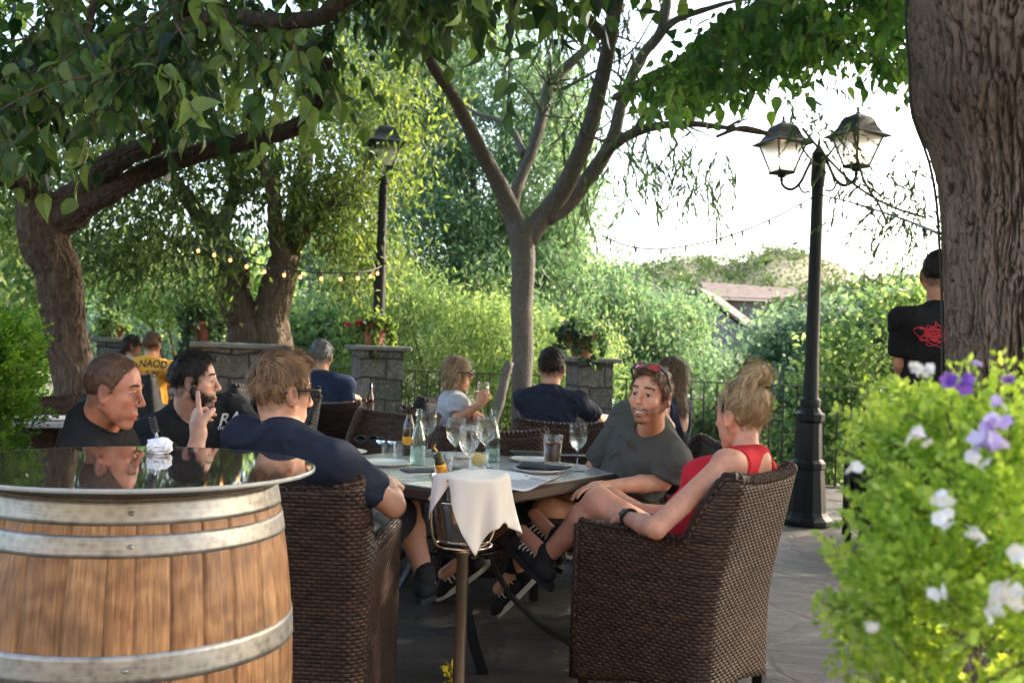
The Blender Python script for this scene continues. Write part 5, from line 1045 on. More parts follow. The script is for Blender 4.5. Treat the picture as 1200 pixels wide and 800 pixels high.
# ------------------------------------------------------------------ setting
def build_setting():
    # terrain sheet reaching the horizon (a hole-free grid, finer near the terrace)
    xs = np.concatenate([-np.geomspace(900, 12, 40), np.linspace(-11, 11, 40), np.geomspace(12, 900, 40)]); ys = np.concatenate([-np.geomspace(600, 14, 14), np.linspace(-12, 24, 60), np.geomspace(25, 1500, 80)])
    X, Y = np.meshgrid(xs, ys, indexing='ij'); Zt = np.where(Y < 10.4, -.15, terrain_z(X, Y)); Zt = Zt+np.where(Y > 16, .25, 0)*fbm(np.stack([X.ravel()*.5, Y.ravel()*.5, 0*X.ravel()], 1), 2, 3).reshape(X.shape)
    nx, ny = X.shape; i = np.arange(nx-1)[:, None]*ny; j = np.arange(ny-1)[None]; f = np.stack([i+j, i+ny+j, i+ny+j+1, i+j+1], -1).reshape(-1, 4)
    fc = Y.ravel()[f].mean(1); mi = (fc > 85).astype(int)
    o = mk('ground', np.stack([X, Y, Zt], -1).reshape(-1, 3), f, None, mats=[M['soil'], M['hill']], midx=mi, smooth=True); tag(o, kind='structure')
    # paved terrace, slightly uneven flagstones
    xs = np.linspace(-9, 8, 380); ys = np.linspace(-6, 10.3, 380); X, Y = np.meshgrid(xs, ys, indexing='ij'); q = np.stack([X.ravel(), Y.ravel(), 0*X.ravel()], 1)
    Z = (.010*fbm(q*1.5, 2, 2)+.008*fbm(q*7, 3, 6)+.006*fbm(q*np.array([12, 26, 1]), 2, 8)).reshape(X.shape); nx, ny = X.shape; i = np.arange(nx-1)[:, None]*ny; j = np.arange(ny-1)[None]
    f = np.stack([i+j, i+ny+j, i+ny+j+1, i+j+1], -1).reshape(-1, 4); v = np.stack([X, Y, Z-.008], -1).reshape(-1, 3)
    tag(mk('terrace_paving', v, f, M['paving'], smooth=True), kind='structure')
    tag(MB().box((-.5, 10.33, -1.6), (17, .06, 3.16)).build('terrace_edge', M['stone']), kind='structure')
def uvbox(mb, c, size, R=None):
    """box with wall-like uv (metres) on its sides"""
    x, y, z = [a/2 for a in size]; R = np.eye(3) if R is None else R
    for a, b, du in (((-x, -y), (x, -y), 0), ((x, -y), (x, y), .37), ((x, y), (-x, y), .11), ((-x, y), (-x, -y), .53)):
        L = math.hypot(b[0]-a[0], b[1]-a[1]); vv = np.array([(a[0], a[1], -z), (b[0], b[1], -z), (b[0], b[1], z), (a[0], a[1], z)])@R.T+c
        mb.add(vv, np.array([[0, 1, 2, 3]]), [(du, 0), (du+L, 0), (du+L, size[2]), (du, size[2])])
    vv = np.array([(-x, -y, z), (x, -y, z), (x, y, z), (-x, y, z), (-x, -y, -z), (x, -y, -z), (x, y, -z), (-x, y, -z)])@R.T+c
    mb.add(vv, np.array([[0, 1, 2, 3], [7, 6, 5, 4]]), [(0, 0), (size[0], 0), (size[0], size[1]), (0, size[1])]*2)
def pillar(px, d, w, h, label, rz=0, dep=None, matn='stone', group='stone pillars along the railing'):
    p = PZ(px, d, 0); root = empty('stone_pillar', (p[0], p[1], 0), label, 'pillar', group); mb = MB(); R = rotz(rz); dep = dep or w
    uvbox(mb, V(p[0], p[1], h/2-.02), (w, dep, h+.04-.05), R); mb.build('shaft', M[matn], root)
    MB().box((p[0], p[1], h-.022), (w+.13, dep+.13, .045), R, bevel=.008).build('coping', M['cap'], root); return p
def potted(px, d, h, r0, label, seed, matn, kind='n', hang=True, n=26, leaf=.06, tall=.16, group='potted plants on the stone pillars', flowers=None, bare=.4):
    p = PZ(px, d, h); p = V(p[0], p[1], h); root = empty('flower_pot', p, label, 'potted plant', group)
    MB().lathe([(r0*.62, .001), (r0*.66, .01), (r0*.98, r0*1.25), (r0*1.0, r0*1.30), (r0*1.12, r0*1.31), (r0*1.14, r0*1.62), (r0*1.02, r0*1.63), (r0*.98, r0*1.4), (.01, r0*1.38)], 32, p).build('pot', M['terracotta'], root, smooth=False)
    r = np.random.default_rng(seed); top = p+V(0, 0, r0*1.6); C, q, idx = clumps([(top+V(0, 0, tall*.35), (r0*1.5, r0*1.3, tall), n)], 40, .045, seed, .2)
    pos = [q]; 
    if hang:
        for i in range(12):
            a = r.uniform(0, 2*PI); s0 = top+V(math.cos(a)*r0*1.2, math.sin(a)*r0*1.2, 0); L = r.uniform(.08, .34)
            t = np.linspace(0, 1, 30)[:, None]; pos.append(s0+V(math.cos(a), math.sin(a), 0)*.06*t**.5-V(0, 0, 1)*L*t**1.3+r.normal(size=(30, 3))*.014)
    leafcloud('plant', np.concatenate(pos), leaf, M[matn], root, kind, .4, seed+1, wid=1.3)
    if flowers:
        for i in range(6): leafcloud('flower', top+V(*(r.normal(size=3)*V(r0, r0, .04)))+r.normal(size=(4, 3))*.01, .045, M[flowers], root, 'petal', -.2, seed+i)
def railing(p0, p1, label, h=1.03, gap=.12):
    p0 = V(p0[0], p0[1], 0); p1 = V(p1[0], p1[1], 0); L = np.linalg.norm(p1-p0); d = (p1-p0)/L; root = empty('iron_railing', p0, label, 'railing', 'iron railings along the terrace edge'); R = rotz(math.atan2(d[1], d[0])); c = (p0+p1)/2
    MB().box(c+V(0, 0, h), (L, .045, .012), R, bevel=.003).build('top_rail', M['rail'], root); MB().box(c+V(0, 0, .10), (L, .030, .012), R).build('bottom_rail', M['rail'], root)
    n = int(L/gap)
    for i in range(1, n): MB().box(p0+d*L*i/n+V(0, 0, .106+(h-.112)/2), (.014, .014, h-.112), R).build('baluster', M['rail'], root)
    return root
def lantern(parent, c, rz, s=1.0, lit=True):
    """four sided lantern: c is the middle of its floor"""
    R = rotz(rz); b, t, h = .075*s, .150*s, .25*s; W = lambda x, y, z: np.asarray(c)+R@V(x, y, z)
    fr = MB()
    for sx, sy in ((-1, -1), (1, -1), (1, 1), (-1, 1)): fr.tube([W(sx*b, sy*b, 0), W(sx*t, sy*t, h)], .009*s, 6)
    for zz, q in ((0, b), (h, t)):
        for a, b2 in (((-1, -1), (1, -1)), ((1, -1), (1, 1)), ((1, 1), (-1, 1)), ((-1, 1), (-1, -1))): fr.tube([W(a[0]*q, a[1]*q, zz), W(b2[0]*q, b2[1]*q, zz)], .006*s, 6)
    fr.box(W(0, 0, -.012*s), (b*2.3, b*2.3, .022*s), R, bevel=.004); fr.lathe([(.05*s, -.022*s), (.035*s, -.05*s), (.012*s, -.06*s), (.02*s, -.075*s), (.004, -.10*s)], 12, c)
    o = fr.build('lantern', M['lampblack'], parent)
    for sx, sy in ((0, -1), (1, 0), (0, 1), (-1, 0)):
        k = .965; x1, y1 = (-sy, sx); q = [W((sx-x1)*b*k, (sy-y1)*b*k, .004), W((sx+x1)*b*k, (sy+y1)*b*k, .004), W((sx+x1)*t*k, (sy+y1)*t*k, h-.004), W((sx-x1)*t*k, (sy-y1)*t*k, h-.004)]
        inn = [W(0, 0, 0)*0+p-R@V(sx, sy, 0)*.003 for p in q]; MB().add(q+inn, [np.array([[0, 1, 2, 3], [7, 6, 5, 4], [0, 4, 5, 1], [1, 5, 6, 2], [2, 6, 7, 3], [3, 7, 4, 0]])]).build('pane', M['pane'], o)
    # flared square roof
    prof = [(.205, -.006), (.203, .006), (.152, .038), (.122, .085), (.100, .145), (.084, .172), (.050, .186), (.030, .200)]; rf = MB(); vv = []
    for r_, z_ in prof:
        for sx, sy in ((-1, -1), (1, -1), (1, 1), (-1, 1)): vv.append(W(sx*r_*s*.98, sy*r_*s*.98, h+z_*s))
    fs = [[i*4+j, i*4+(j+1) % 4, (i+1)*4+(j+1) % 4, (i+1)*4+j] for i in range(len(prof)-1) for j in range(4)]+[[0, 3, 2, 1], [28, 29, 30, 31]]
    rf.add(vv, [np.array(fs)]); rf.lathe([(.020*s, .195*s), (.024*s, .21*s), (.010*s, .22*s), (.016*s, .235*s), (.003, .27*s)], 10, W(0, 0, h)); rf.build('roof', M['lampblack'], o)
    bl = MB().lathe([(.014*s, 0), (.016*s, .05*s), (.014*s, .055*s)], 10, W(0, 0, .0)); bl.build('socket', M['porcelain'], o)
    MB().ball(W(0, 0, .092*s), (.021*s, .021*s, .034*s), 12).build('bulb', M['lampglow'] if lit else M['pane'], o, smooth=True)
def build_lamps():
    p = PZ(945, 7.8, 0); p = V(p[0], p[1], 0); root = empty('street_lamp', p, 'tall black double lamp post with two lit lanterns standing on the terrace at right', 'street lamp')
    MB().lathe([(.20, 0), (.20, .03), (.165, .06), (.150, .09), (.135, .30), (.125, .42), (.135, .43), (.135, .47), (.105, .50), (.095, .78), (.115, .80), (.118, .85), (.090, .87), (.074, .90)], 12, p).build('base', M['lampblack'], root)
    MB().lathe([(.070, .88), (.078, .93), (.078, .96), (.060, .98), (.052, 1.3), (.046, 2.62), (.052, 2.64), (.056, 2.68), (.056, 2.86), (.048, 2.90), (.03, 2.93), (.010, 2.96), (.014, 2.98), (.003, 3.03)], 20, p).build('pole', M['lampblack'], root, smooth=False)
    a = math.radians(-38)
    for sg in (-1, 1):
        d = V(math.cos(a), math.sin(a), 0)*sg; q = lambda x, z: p+d*x+V(0, 0, z)
        m = MB(); m.tube(spline([q(.05, 2.86), q(.09, 2.78), q(.14, 2.68), q(.20, 2.63), q(.26, 2.64), q(.295, 2.68), q(.30, 2.71)], 30), .013, 8)
        m.tube(spline([q(.05, 2.84), q(.10, 2.90), q(.14, 2.97), q(.12, 3.02), q(.09, 3.00), q(.10, 2.97)], 24), .009, 8); m.tube(spline([q(.16, 2.67), q(.12, 2.60), q(.06, 2.60)], 12), .009, 8); m.build('arm', M['lampblack'], root, smooth=True)
        lantern(root, q(.30, 2.775), math.radians(20 if sg < 0 else 28), .88)
    p = PZ(437, 10.3, 0); p = V(p[0], p[1], 0); root = empty('street_lamp', p, 'green black single lantern post rising behind the pillar with the geranium pot', 'street lamp')
    top = P(449, 198, 10.3)[2]
    MB().lathe([(.14, 0), (.12, .1), (.10, 1.0), (.075, 1.4), (.062, 1.6), (.058, 2.1), (.066, 2.12), (.066, 2.17), (.05, 2.19), (.045, top-.16), (.058, top-.15), (.058, top-.10), (.03, top-.09), (.02, top-.08), (.03, top-.07)], 16, p).build('pole', M['lampblack'], root, smooth=False)
    lantern(root, p+V(0, 0, top+.03), .3, .95, False)
def string_lights(name, label, pts, d, sag, n, lit, seed=1):
    a = np.array([P(x, y, dd) for x, y, dd in pts]); c = spline(a, 60); root = empty(name, c[0], label, 'string lights', 'festoon lights strung across the terrace'); MB().tube(c, .0065, 5).build('cord', M['cable'], root)
    for i in range(n):
        q = c[int((i+.5)/n*59)]; b = MB().lathe([(.008, 0), (.010, -.036), (.007, -.038)], 8, q); s = b.build('socket', M['cable'], root); MB().ball(q-V(0, 0, .053), (.014, .014, .018), 10).build('bulb', M['bulb'] if lit else M['glass'], s, smooth=True)
def build_bounce_facade():
    root = empty('bounce_facade', (-.5, -5.3, 0), 'cream plastered front added unseen behind the viewer to bounce daylight', 'building'); y = -5.0; m = MB()  # facade added out of view to bounce daylight onto the terrace
    xs = [-9, -6.6, -5.2, -3.4, -2.0, -.2, 1.4, 3.2, 4.6, 8]; 
    for i, (a, b) in enumerate(zip(xs[:-1], xs[1:])):
        if i % 2 == 0: m.box(((a+b)/2, y-.15, 2.3), (b-a, .3, 4.6))
        else:
            z0, z1 = (0, 2.25) if i == 5 else (.9, 2.2); m.box(((a+b)/2, y-.15, (z1+4.6)/2), (b-a-.004, .296, 4.6-z1)); 
            if z0: m.box(((a+b)/2, y-.15, z0/2), (b-a-.004, .296, z0))
            f = MB(); [f.box(c_, s_) for c_, s_ in ((((a+b)/2, y-.12, z1-.04), (b-a-.01, .08, .07)), ((a+.04, y-.12, (z0+z1)/2), (.07, .08, z1-z0-.16)), ((b-.04, y-.12, (z0+z1)/2), (.07, .08, z1-z0-.16)), (((a+b)/2, y-.12, (z0+z1)/2), (.05, .07, z1-z0-.16)))]
            w_ = f.build('door' if i == 5 else 'window', M['tablewood'], root); MB().box(((a+b)/2, y-.16, (z0+z1)/2), (b-a-.02, .01, z1-z0-.02)).build('pane', M['windowglass'], w_)
    m.build('wall', M['plaster'], root); MB().box((-.5, y+.1, 4.68), (17.4, 1.0, .14)).build('eave', M['tile'], root)
def build_house():
    D = 48; A = P(818, 341, D); root = empty('farmhouse', (A[0], A[1], -8), 'old stone farmhouse with a long sloping tiled roof below the hill', 'building')
    # gable end faces us; the eave runs down to the right
    g0 = P(818, 340, D); g1 = P(885, 392, D-3); zb = g1[2]-6; back = V(3.2, 9, 0); w = .35
    wl = MB(); left = g0-(g1-g0)*V(1, 1, -1)
    poly = [V(left[0], left[1], zb), V(g1[0], g1[1], zb), g1-V(0, 0, .15), g0-V(0, 0, .15), V(left[0], left[1], g1[2]-.15)]
    L = np.linalg.norm((g1-left)[:2]); uv = [(0, 0), (L, 0), (L, 6), (L/2, 6+g0[2]-g1[2]), (0, 6)]
    pb = [q+back for q in poly]; wl.add(poly, [np.array([[0, 1, 2, 3, 4]])], uv); wl.add(pb, [np.array([[4, 3, 2, 1, 0]])], uv); wl.add([poly[1], pb[1], pb[2], poly[2]], np.array([[0, 1, 2, 3]]), [(0, 0), (9.5, 0), (9.5, 6), (0, 6)]); wl.add([pb[0], poly[0], poly[4], pb[4]], np.array([[0, 1, 2, 3]]), [(0, 0), (9.5, 0), (9.5, 6), (0, 6)])
    wl.build('wall', M['farstone'], root)
    rf = MB(); dn = nrm(g1-g0); f0 = -nrm(back)*.35
    for a, b in ((g0, g1+dn*.7), (g0, left+nrm(left-g0)*.7)):
        top = [a+f0, b+f0, b+back-f0, a+back-f0]; up = V(0, 0, .16); rf.add([q for q in top]+[q+up for q in top], [np.array([[0, 3, 2, 1], [4, 5, 6, 7], [0, 1, 5, 4], [1, 2, 6, 5], [2, 3, 7, 6], [3, 0, 4, 7]])])
    rf.build('roof', M['tile'], root)
    # lower annexe behind
    c = P(880, 352, 58); m = MB(); m.box(c+V(0, 0, -3), (5.2, 5, 6)); m.build('annexe_wall', M['farstone'], root); m = MB(); x, y, z = c
    v = [(x-3, y-3, z-.2), (x+3, y-3, z-.2), (x+3, y+3, z-.2), (x-3, y+3, z-.2), (x-3, y, z+1.0), (x+3, y, z+.75)]; m.add(v, [np.array([[0, 1, 5, 4], [2, 3, 4, 5], [3, 2, 1, 0]]), np.array([[0, 4, 3], [1, 2, 5]])]); m.build('annexe_roof', M['tile'], root)
# ------------------------------------------------------------------ wicker chairs
def chair_meshes(w=.57, dp=.52, arm=.63, back=.845, lean=.11, mat='weave', tag_='c'):
    r = .07; n = 9
    pts = [(-w/2, dp/2)]; ys = np.linspace(dp/2, -dp/2+r, 14)[1:]; pts += [(-w/2, y) for y in ys]
    pts += [(-w/2+r-r*math.cos(a), -dp/2+r-r*math.sin(a)) for a in np.linspace(0, PI/2, n)[1:]]; pts += [(x, -dp/2) for x in np.linspace(-w/2+r, w/2-r, 16)[1:]]
    pts += [(w/2-r+r*math.sin(a), -dp/2+r-r*math.cos(a)) for a in np.linspace(0, PI/2, n)[1:]]; pts += [(w/2, y) for y in ys[::-1][1:]]+[(w/2, dp/2)]
    p = np.array(pts); s = np.concatenate([[0], np.cumsum(np.linalg.norm(np.diff(p, axis=0), axis=1))]); S = s[-1]
    s2 = np.linspace(0, S, 110); p = np.stack([np.interp(s2, s, p[:, 0]), np.interp(s2, s, p[:, 1])], 1); s = s2
    Tn = nrm(np.gradient(p, axis=0)); Nn = np.stack([-Tn[:, 1], Tn[:, 0]], 1)   # inward
    bk = smooth01((-p[:, 1]-(dp/2-r*1.5))/(r*.9))          # 0 on the arms, 1 at the back
    top = arm+.015*(p[:, 1]/dp)+(back-arm)*bk+bk*.022*(2*p[:, 0]/w)**2
    bot = .085+.045*np.exp(-(p[:, 1]/(dp*.28))**2)*(1-bk)+.04*np.exp(-(p[:, 0]/(w*.3))**2)*bk
    nt = 26; t = np.linspace(0, 1, nt)
    def surf(off):
        z = bot[:, None]+(top-bot)[:, None]*t; q = p+Nn*off; L = lean*bk[:, None]*smooth01((z-.30)/.75)**1.0
        x = np.repeat(q[:, 0:1], nt, 1)*(1+.0*z); y = np.repeat(q[:, 1:2], nt, 1)-L; return np.stack([x, y, z], -1), np.stack([np.repeat(s[:, None], nt, 1), z], -1)
    A, ua = surf(0); B, ub = surf(.034); m = len(p); vv = np.concatenate([A.reshape(-1, 3), B.reshape(-1, 3)]); uv = np.concatenate([ua.reshape(-1, 2), ub.reshape(-1, 2)])
    i = np.arange(m-1)[:, None]*nt; j = np.arange(nt-1)[None]; fa = np.stack([i+j, i+nt+j, i+nt+j+1, i+j+1], -1).reshape(-1, 4); O = m*nt; fb = fa[:, ::-1]+O
    k = np.arange(m-1)*nt; ftop = np.stack([k+nt-1, k+nt+nt-1, k+nt+nt-1+O, k+nt-1+O], 1); fbot = np.stack([k+O, k+nt+O, k+nt, k], 1)
    e = np.arange(nt-1); f0 = np.stack([e, e+1, e+1+O, e+O], 1); l0 = (m-1)*nt; f1 = np.stack([l0+e+O, l0+e+1+O, l0+e+1, l0+e], 1)
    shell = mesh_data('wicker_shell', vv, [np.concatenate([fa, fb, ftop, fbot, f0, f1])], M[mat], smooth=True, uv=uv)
    # braided rim, real knuckles
    rim = (A[:, -1]+B[:, -1])/2+V(0, 0, .004); c = spline(rim, 420); mb = MB(); L = np.concatenate([[0], np.cumsum(np.linalg.norm(np.diff(c, axis=0), axis=1))])
    mb.tube(c, .0200+.0028*np.sin(L/.022*2*PI), 10); v2 = mb.v[0]
    mb.tube([B[0, -1]*.5+A[0, -1]*.5+V(0, .004, 0), A[0, 0]*.5+B[0, 0]*.5+V(0, .004, 0)], .020, 8); mb.tube([B[-1, -1]*.5+A[-1, -1]*.5+V(0, .004, 0), A[-1, 0]*.5+B[-1, 0]*.5+V(0, .004, 0)], .020, 8)
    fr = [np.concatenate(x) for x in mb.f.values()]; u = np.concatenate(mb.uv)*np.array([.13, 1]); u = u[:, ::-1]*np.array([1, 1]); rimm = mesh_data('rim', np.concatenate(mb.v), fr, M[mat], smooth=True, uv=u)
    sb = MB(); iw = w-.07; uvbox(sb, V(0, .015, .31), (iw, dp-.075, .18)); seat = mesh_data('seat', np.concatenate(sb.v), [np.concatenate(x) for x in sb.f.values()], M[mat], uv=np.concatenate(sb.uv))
    cb = MB().box((0, .02, .432), (iw-.02, dp-.09, .06), bevel=.018); cush = mesh_data('cushion', np.concatenate(cb.v), [np.concatenate(x) for x in cb.f.values()], M['cushion'])
    lg = MB().box((0, 0, .05), (.036, .036, .10), taper=1.15); lg.lathe([(.014, -.002), (.014, .02)], 10, (0, 0, 0)); leg = mesh_data('leg', np.concatenate(lg.v), [np.concatenate(x) for x in lg.f.values()], M['black'])
    return dict(shell=shell, rim=rimm, seat=seat, cushion=cush, leg=leg, w=w, dp=dp)
def make_chair(ms, loc, rz, label, group='wicker armchairs', name='wicker_armchair', first=True, scale=1.0):
    root = empty(name, (loc[0], loc[1], 0), label, 'armchair', group, rz); root.scale = (scale,)*3
    for n_, k in (('wicker_shell', 'shell'), ('rim', 'rim'), ('seat', 'seat'), ('cushion', 'cushion')):
        o = bpy.data.objects.new(n_, ms[k]); COL.objects.link(o); o.parent = root
    for sx in (-1, 1):
        for sy in (-1, 1):
            o = bpy.data.objects.new('leg', ms['leg']); COL.objects.link(o); o.parent = root; o.location = (sx*(ms['w']/2-.035), sy*(ms['dp']/2-.035), .0)
    return root
# ------------------------------------------------------------------ barrel
def build_barrel():
    cx, cy = PZ(158, 2.2, .97)[:2]; c = V(cx, cy, 0); root = empty('wine_barrel', c, 'oak wine barrel with galvanised hoops used as a table, cut off by the left edge', 'barrel table')
    H = .94; R0, R1 = .305, .357; prof = lambda z: R1-(R1-R0)*((z-H/2)/(H/2))**2*1.0
    ns, sub = 30, 8; r = np.random.default_rng(4); wd = r.uniform(.7, 1.3, ns); ed = np.concatenate([[0], np.cumsum(wd)/wd.sum()])*2*PI; th = []; st = []
    for i in range(ns):
        for k in range(sub): f = [0, .03, .12, .3, .5, .7, .88, .97][k]; th.append(ed[i]+(ed[i+1]-ed[i])*f); st.append(i)
    th = np.array(th); st = np.array(st); dip = np.array([.0045, .0010, 0, 0, 0, 0, 0, .0010]*ns); zs = np.linspace(0, H, 60); n = len(th)
    bow = np.tile(np.array([0, .3, .8, 1, 1.05, 1, .8, .3])*.0012, ns); rr = np.array([prof(z) for z in zs])[:, None]-dip+bow
    vv = np.stack([cx+np.cos(th)*rr, cy+np.sin(th)*rr, np.repeat(zs[:, None], n, 1)], -1).reshape(-1, 3); uv = np.stack([np.repeat(th[None]*.33, len(zs), 0), np.repeat(zs[:, None], n, 1)], -1).reshape(-1, 2)
    i = np.arange(len(zs)-1)[:, None]*n; j = np.arange(n)[None]; f = np.stack([i+j, i+(j+1) % n, i+n+(j+1) % n, i+n+j], -1).reshape(-1, 4); fa = np.tile(r.uniform(0, 1, ns)[st], len(zs)-1)
    mk('staves', vv, [f], M['oak'], root, smooth=True, uv=uv, fattr=fa)
    MB().lathe([(.0, H-.03), (R0-.012, H-.03)], 48, c, cap=False).build('barrel_head', M['oak'], root)
    for z0, z1 in ((.892, .938), (.832, .874), (.600, .655), (.285, .340), (.066, .108), (.002, .048)):
        hp = MB(); q = []
        for z in np.linspace(z0, z1, 6): q.append((prof(z)+.0032, z))
        q = [(prof(z0)+.0005, z0)]+q+[(prof(z1)+.0005, z1)]; hp.lathe(q, 120, c, cap=False); o = hp.build('hoop', M['galv'], root, smooth=True)
        for a in (-1.22, 1.4):
            zc = (z0+z1)/2; rv = MB()
            for dz in (0,): rr_ = prof(zc)+.004; rv.ball(c+V(math.cos(a)*rr_, math.sin(a)*rr_, zc+dz), (.0075, .0075, .0045), 10)
            rv.build('rivet', M['galv'], o, smooth=True)
    MB().lathe([(.01, .9625), (.385, .9625), (.388, .9645), (.388, .9695), (.385, .9715), (.01, .9715)], 128, c).build('glass_top', M['smoke'], root, smooth=False)
    MB().lathe([(.3885, .9622), (.3915, .964), (.3915, .970), (.3885, .9718)], 128, c, cap=False).build('glass_edge', M['glassedge'], root, smooth=True)
    MB().lathe([(.30, .9385), (.30, .9620)], 48, c).build('spacer', M['black'], root)
    zt = .9715
    # crumpled tissue with a dark handled knife standing in it
    q = P(187, 524, 2.42); q = V(q[0], q[1], zt); m = MB(); r = np.random.default_rng(3)
    g = MB(); g.ball((0, 0, 0), (1, 1, 1), 28); v = g.v[0]; rad = 1+.35*fbm(v*2.6, 3, 4)+.15*fbm(v*7, 2, 8); v = v*rad[:, None]*V(.029, .026, .024); v[:, 2] = np.maximum(v[:, 2], -.014)+.015; g.v[0] = v+q
    tag(g.build('paper_tissue', M['tissue']), 'crumpled white tissue lying on the barrel top', 'tissue')
    a, b = q+V(-.005, 0, .03), P(178, 488, 2.42); root2 = empty('butter_knife', q, 'dark patterned handle sticking up out of the crumpled tissue', 'knife'); dd = b-a
    MB().tube([a, a+dd*.45, a+dd*.5], [.004, .005, .006], 8).build('blade', M['steel'], root2, smooth=True); k = MB(); pts = np.array([a+dd*t for t in np.linspace(.35, 1.0, 24)]); k.tube(pts, .0085+.0016*np.sin(np.arange(24)*1.6), 10); k.build('handle', M['black'], root2, smooth=True)
# ------------------------------------------------------------------ tables and tableware
TZ = .74; TC = V(-.23, 4.34, 0); TU = V(.586, .81, 0); TV = V(-.81, .586, 0)
def on_table(px, py):
    """point of the main table's surface seen at a photo position"""
    k = P(px, py, 1)-CAM; p = CAM+k*((TZ-CAM[2])/k[2])
    return V(p[0], p[1], TZ)
def build_table():
    root = empty('dining_table', TC, 'square stone topped dining table with brown edge laid with glasses and bottles', 'table'); R = np.stack([TU, TV, V(0, 0, 1)], 1); h = .59
    MB().box(TC+V(0, 0, TZ-.004), (2*h-.05, 2*h-.05, .008), R, bevel=.002).build('tabletop', M['tabletop'], root)
    m = MB()
    for a, b, L in ((TU, TV, 2*h), (TV, TU, 2*h-.054)):
        for sg in (-1, 1):
            c = TC+a*sg*(h-.0125)+V(0, 0, TZ-.028); m.box(c, (L, .026, .052), np.stack([b, -a, V(0, 0, 1)], 1), bevel=.010)
    m.build('table_edge', M['tablewood'], root, smooth=False); MB().box(TC+V(0, 0, TZ-.03), (2*h-.08, 2*h-.08, .035), R).build('underframe', M['black'], root)
    for an in (-72, -8, 100, -150):
        a = math.radians(an); d = V(math.cos(a), math.sin(a), 0); q = lambda x, z: TC+d*x+V(0, 0, z); m = MB()
        pts = spline([q(.22, .69), q(.20, .55), q(.17, .40), q(.24, .24), q(.38, .10), q(.53, .015)], 30); sd = np.cross(d, V(0, 0, 1)); vv = []
        for i, p in enumerate(pts):
            t = nrm(pts[min(i+1, 29)]-pts[max(i-1, 0)]); nn = np.cross(sd, t); w = .020
            vv += [p+sd*w+nn*.008, p-sd*w+nn*.008, p-sd*w-nn*.008, p+sd*w-nn*.008]
        m.add(vv, [np.array([[i*4+j, i*4+(j+1) % 4, i*4+4+(j+1) % 4, i*4+4+j] for i in range(29) for j in range(4)]+[[3, 2, 1, 0], [116, 117, 118, 119]])]); m.build('leg', M['black'], root)
    th = np.linspace(0, 2*PI, 41); MB().tube([TC+V(math.cos(x)*.21, math.sin(x)*.21, .40) for x in th], .016, 8, False, flat=.4).build('ring', M['black'], root, smooth=True); MB().tube([TC+V(math.cos(x)*.235, math.sin(x)*.235, .685) for x in th], .014, 8, False).build('ring', M['black'], root, smooth=True)
def wineglass(p, s=1.0, label='', fill=0, group='stemmed glasses on the dining table', liquid=None):
    root = empty('wine_glass', p, label, 'glass', group); k = s
    out = [(.036, 0), (.036, .002), (.012, .006), (.0045, .012), (.004, .08), (.006, .092), (.022, .103), (.036, .125), (.041, .150), (.040, .175), (.035, .200)]; inn = [(.0338, .200), (.0388, .175), (.0397, .150), (.0347, .126), (.021, .106), (.002, .098)]
    MB().lathe([(a*k, b*k) for a, b in out+inn], 28, p).build('glass', M['glass'], root, smooth=True)
    if fill: MB().lathe([(.002*k, .099*k), (.020*k, .1065*k), (.034*k, .127*k), (.0378*k, (.142+.016*(fill-1))*k), (.001, (.142+.016*(fill-1))*k)], 24, p).build('drink', liquid or M['glass'], root, smooth=True)
    return root
def tumbler(p, r, h, label, fill=0, liquid=None, group='tumblers on the dining table', lemon=False):
    root = empty('tumbler', p, label, 'glass', group)
    MB().lathe([(.001, .0), (r*.86, .0), (r*.88, .004), (r, h), (r-.0022, h), (r*.84, .010), (.001, .009)], 28, p).build('glass', M['glass'], root, smooth=True)
    if fill: MB().lathe([(.001, .0125), (r*.83-.003, .0125), (r*.84+(r*.12)*fill-.0045, h*fill), (.001, h*fill)], 24, p).build('drink', liquid, root, smooth=False)
    if lemon: MB().lathe([(.001, -.003), (.027, -.003), (.028, 0), (.027, .003), (.001, .003)], 24, p+V(0, -.012, h*.70), rotz(.2)@rotm('X', 1.45)).build('lemon_slice', M['lemon'], root)
    return root
def plate(p, r, label, group='plates on the dining table', matn='porcelain', z=0):
    root = empty('plate', p+V(0, 0, z), label, 'plate', group)
    MB().lathe([(.001, 0), (r*.6, 0), (r*.62, .002), (r, .016), (r, .019), (r*.9, .015), (r*.62, .006), (.001, .006)], 48, p+V(0, 0, z)).build('dish', M[matn], root, smooth=True)
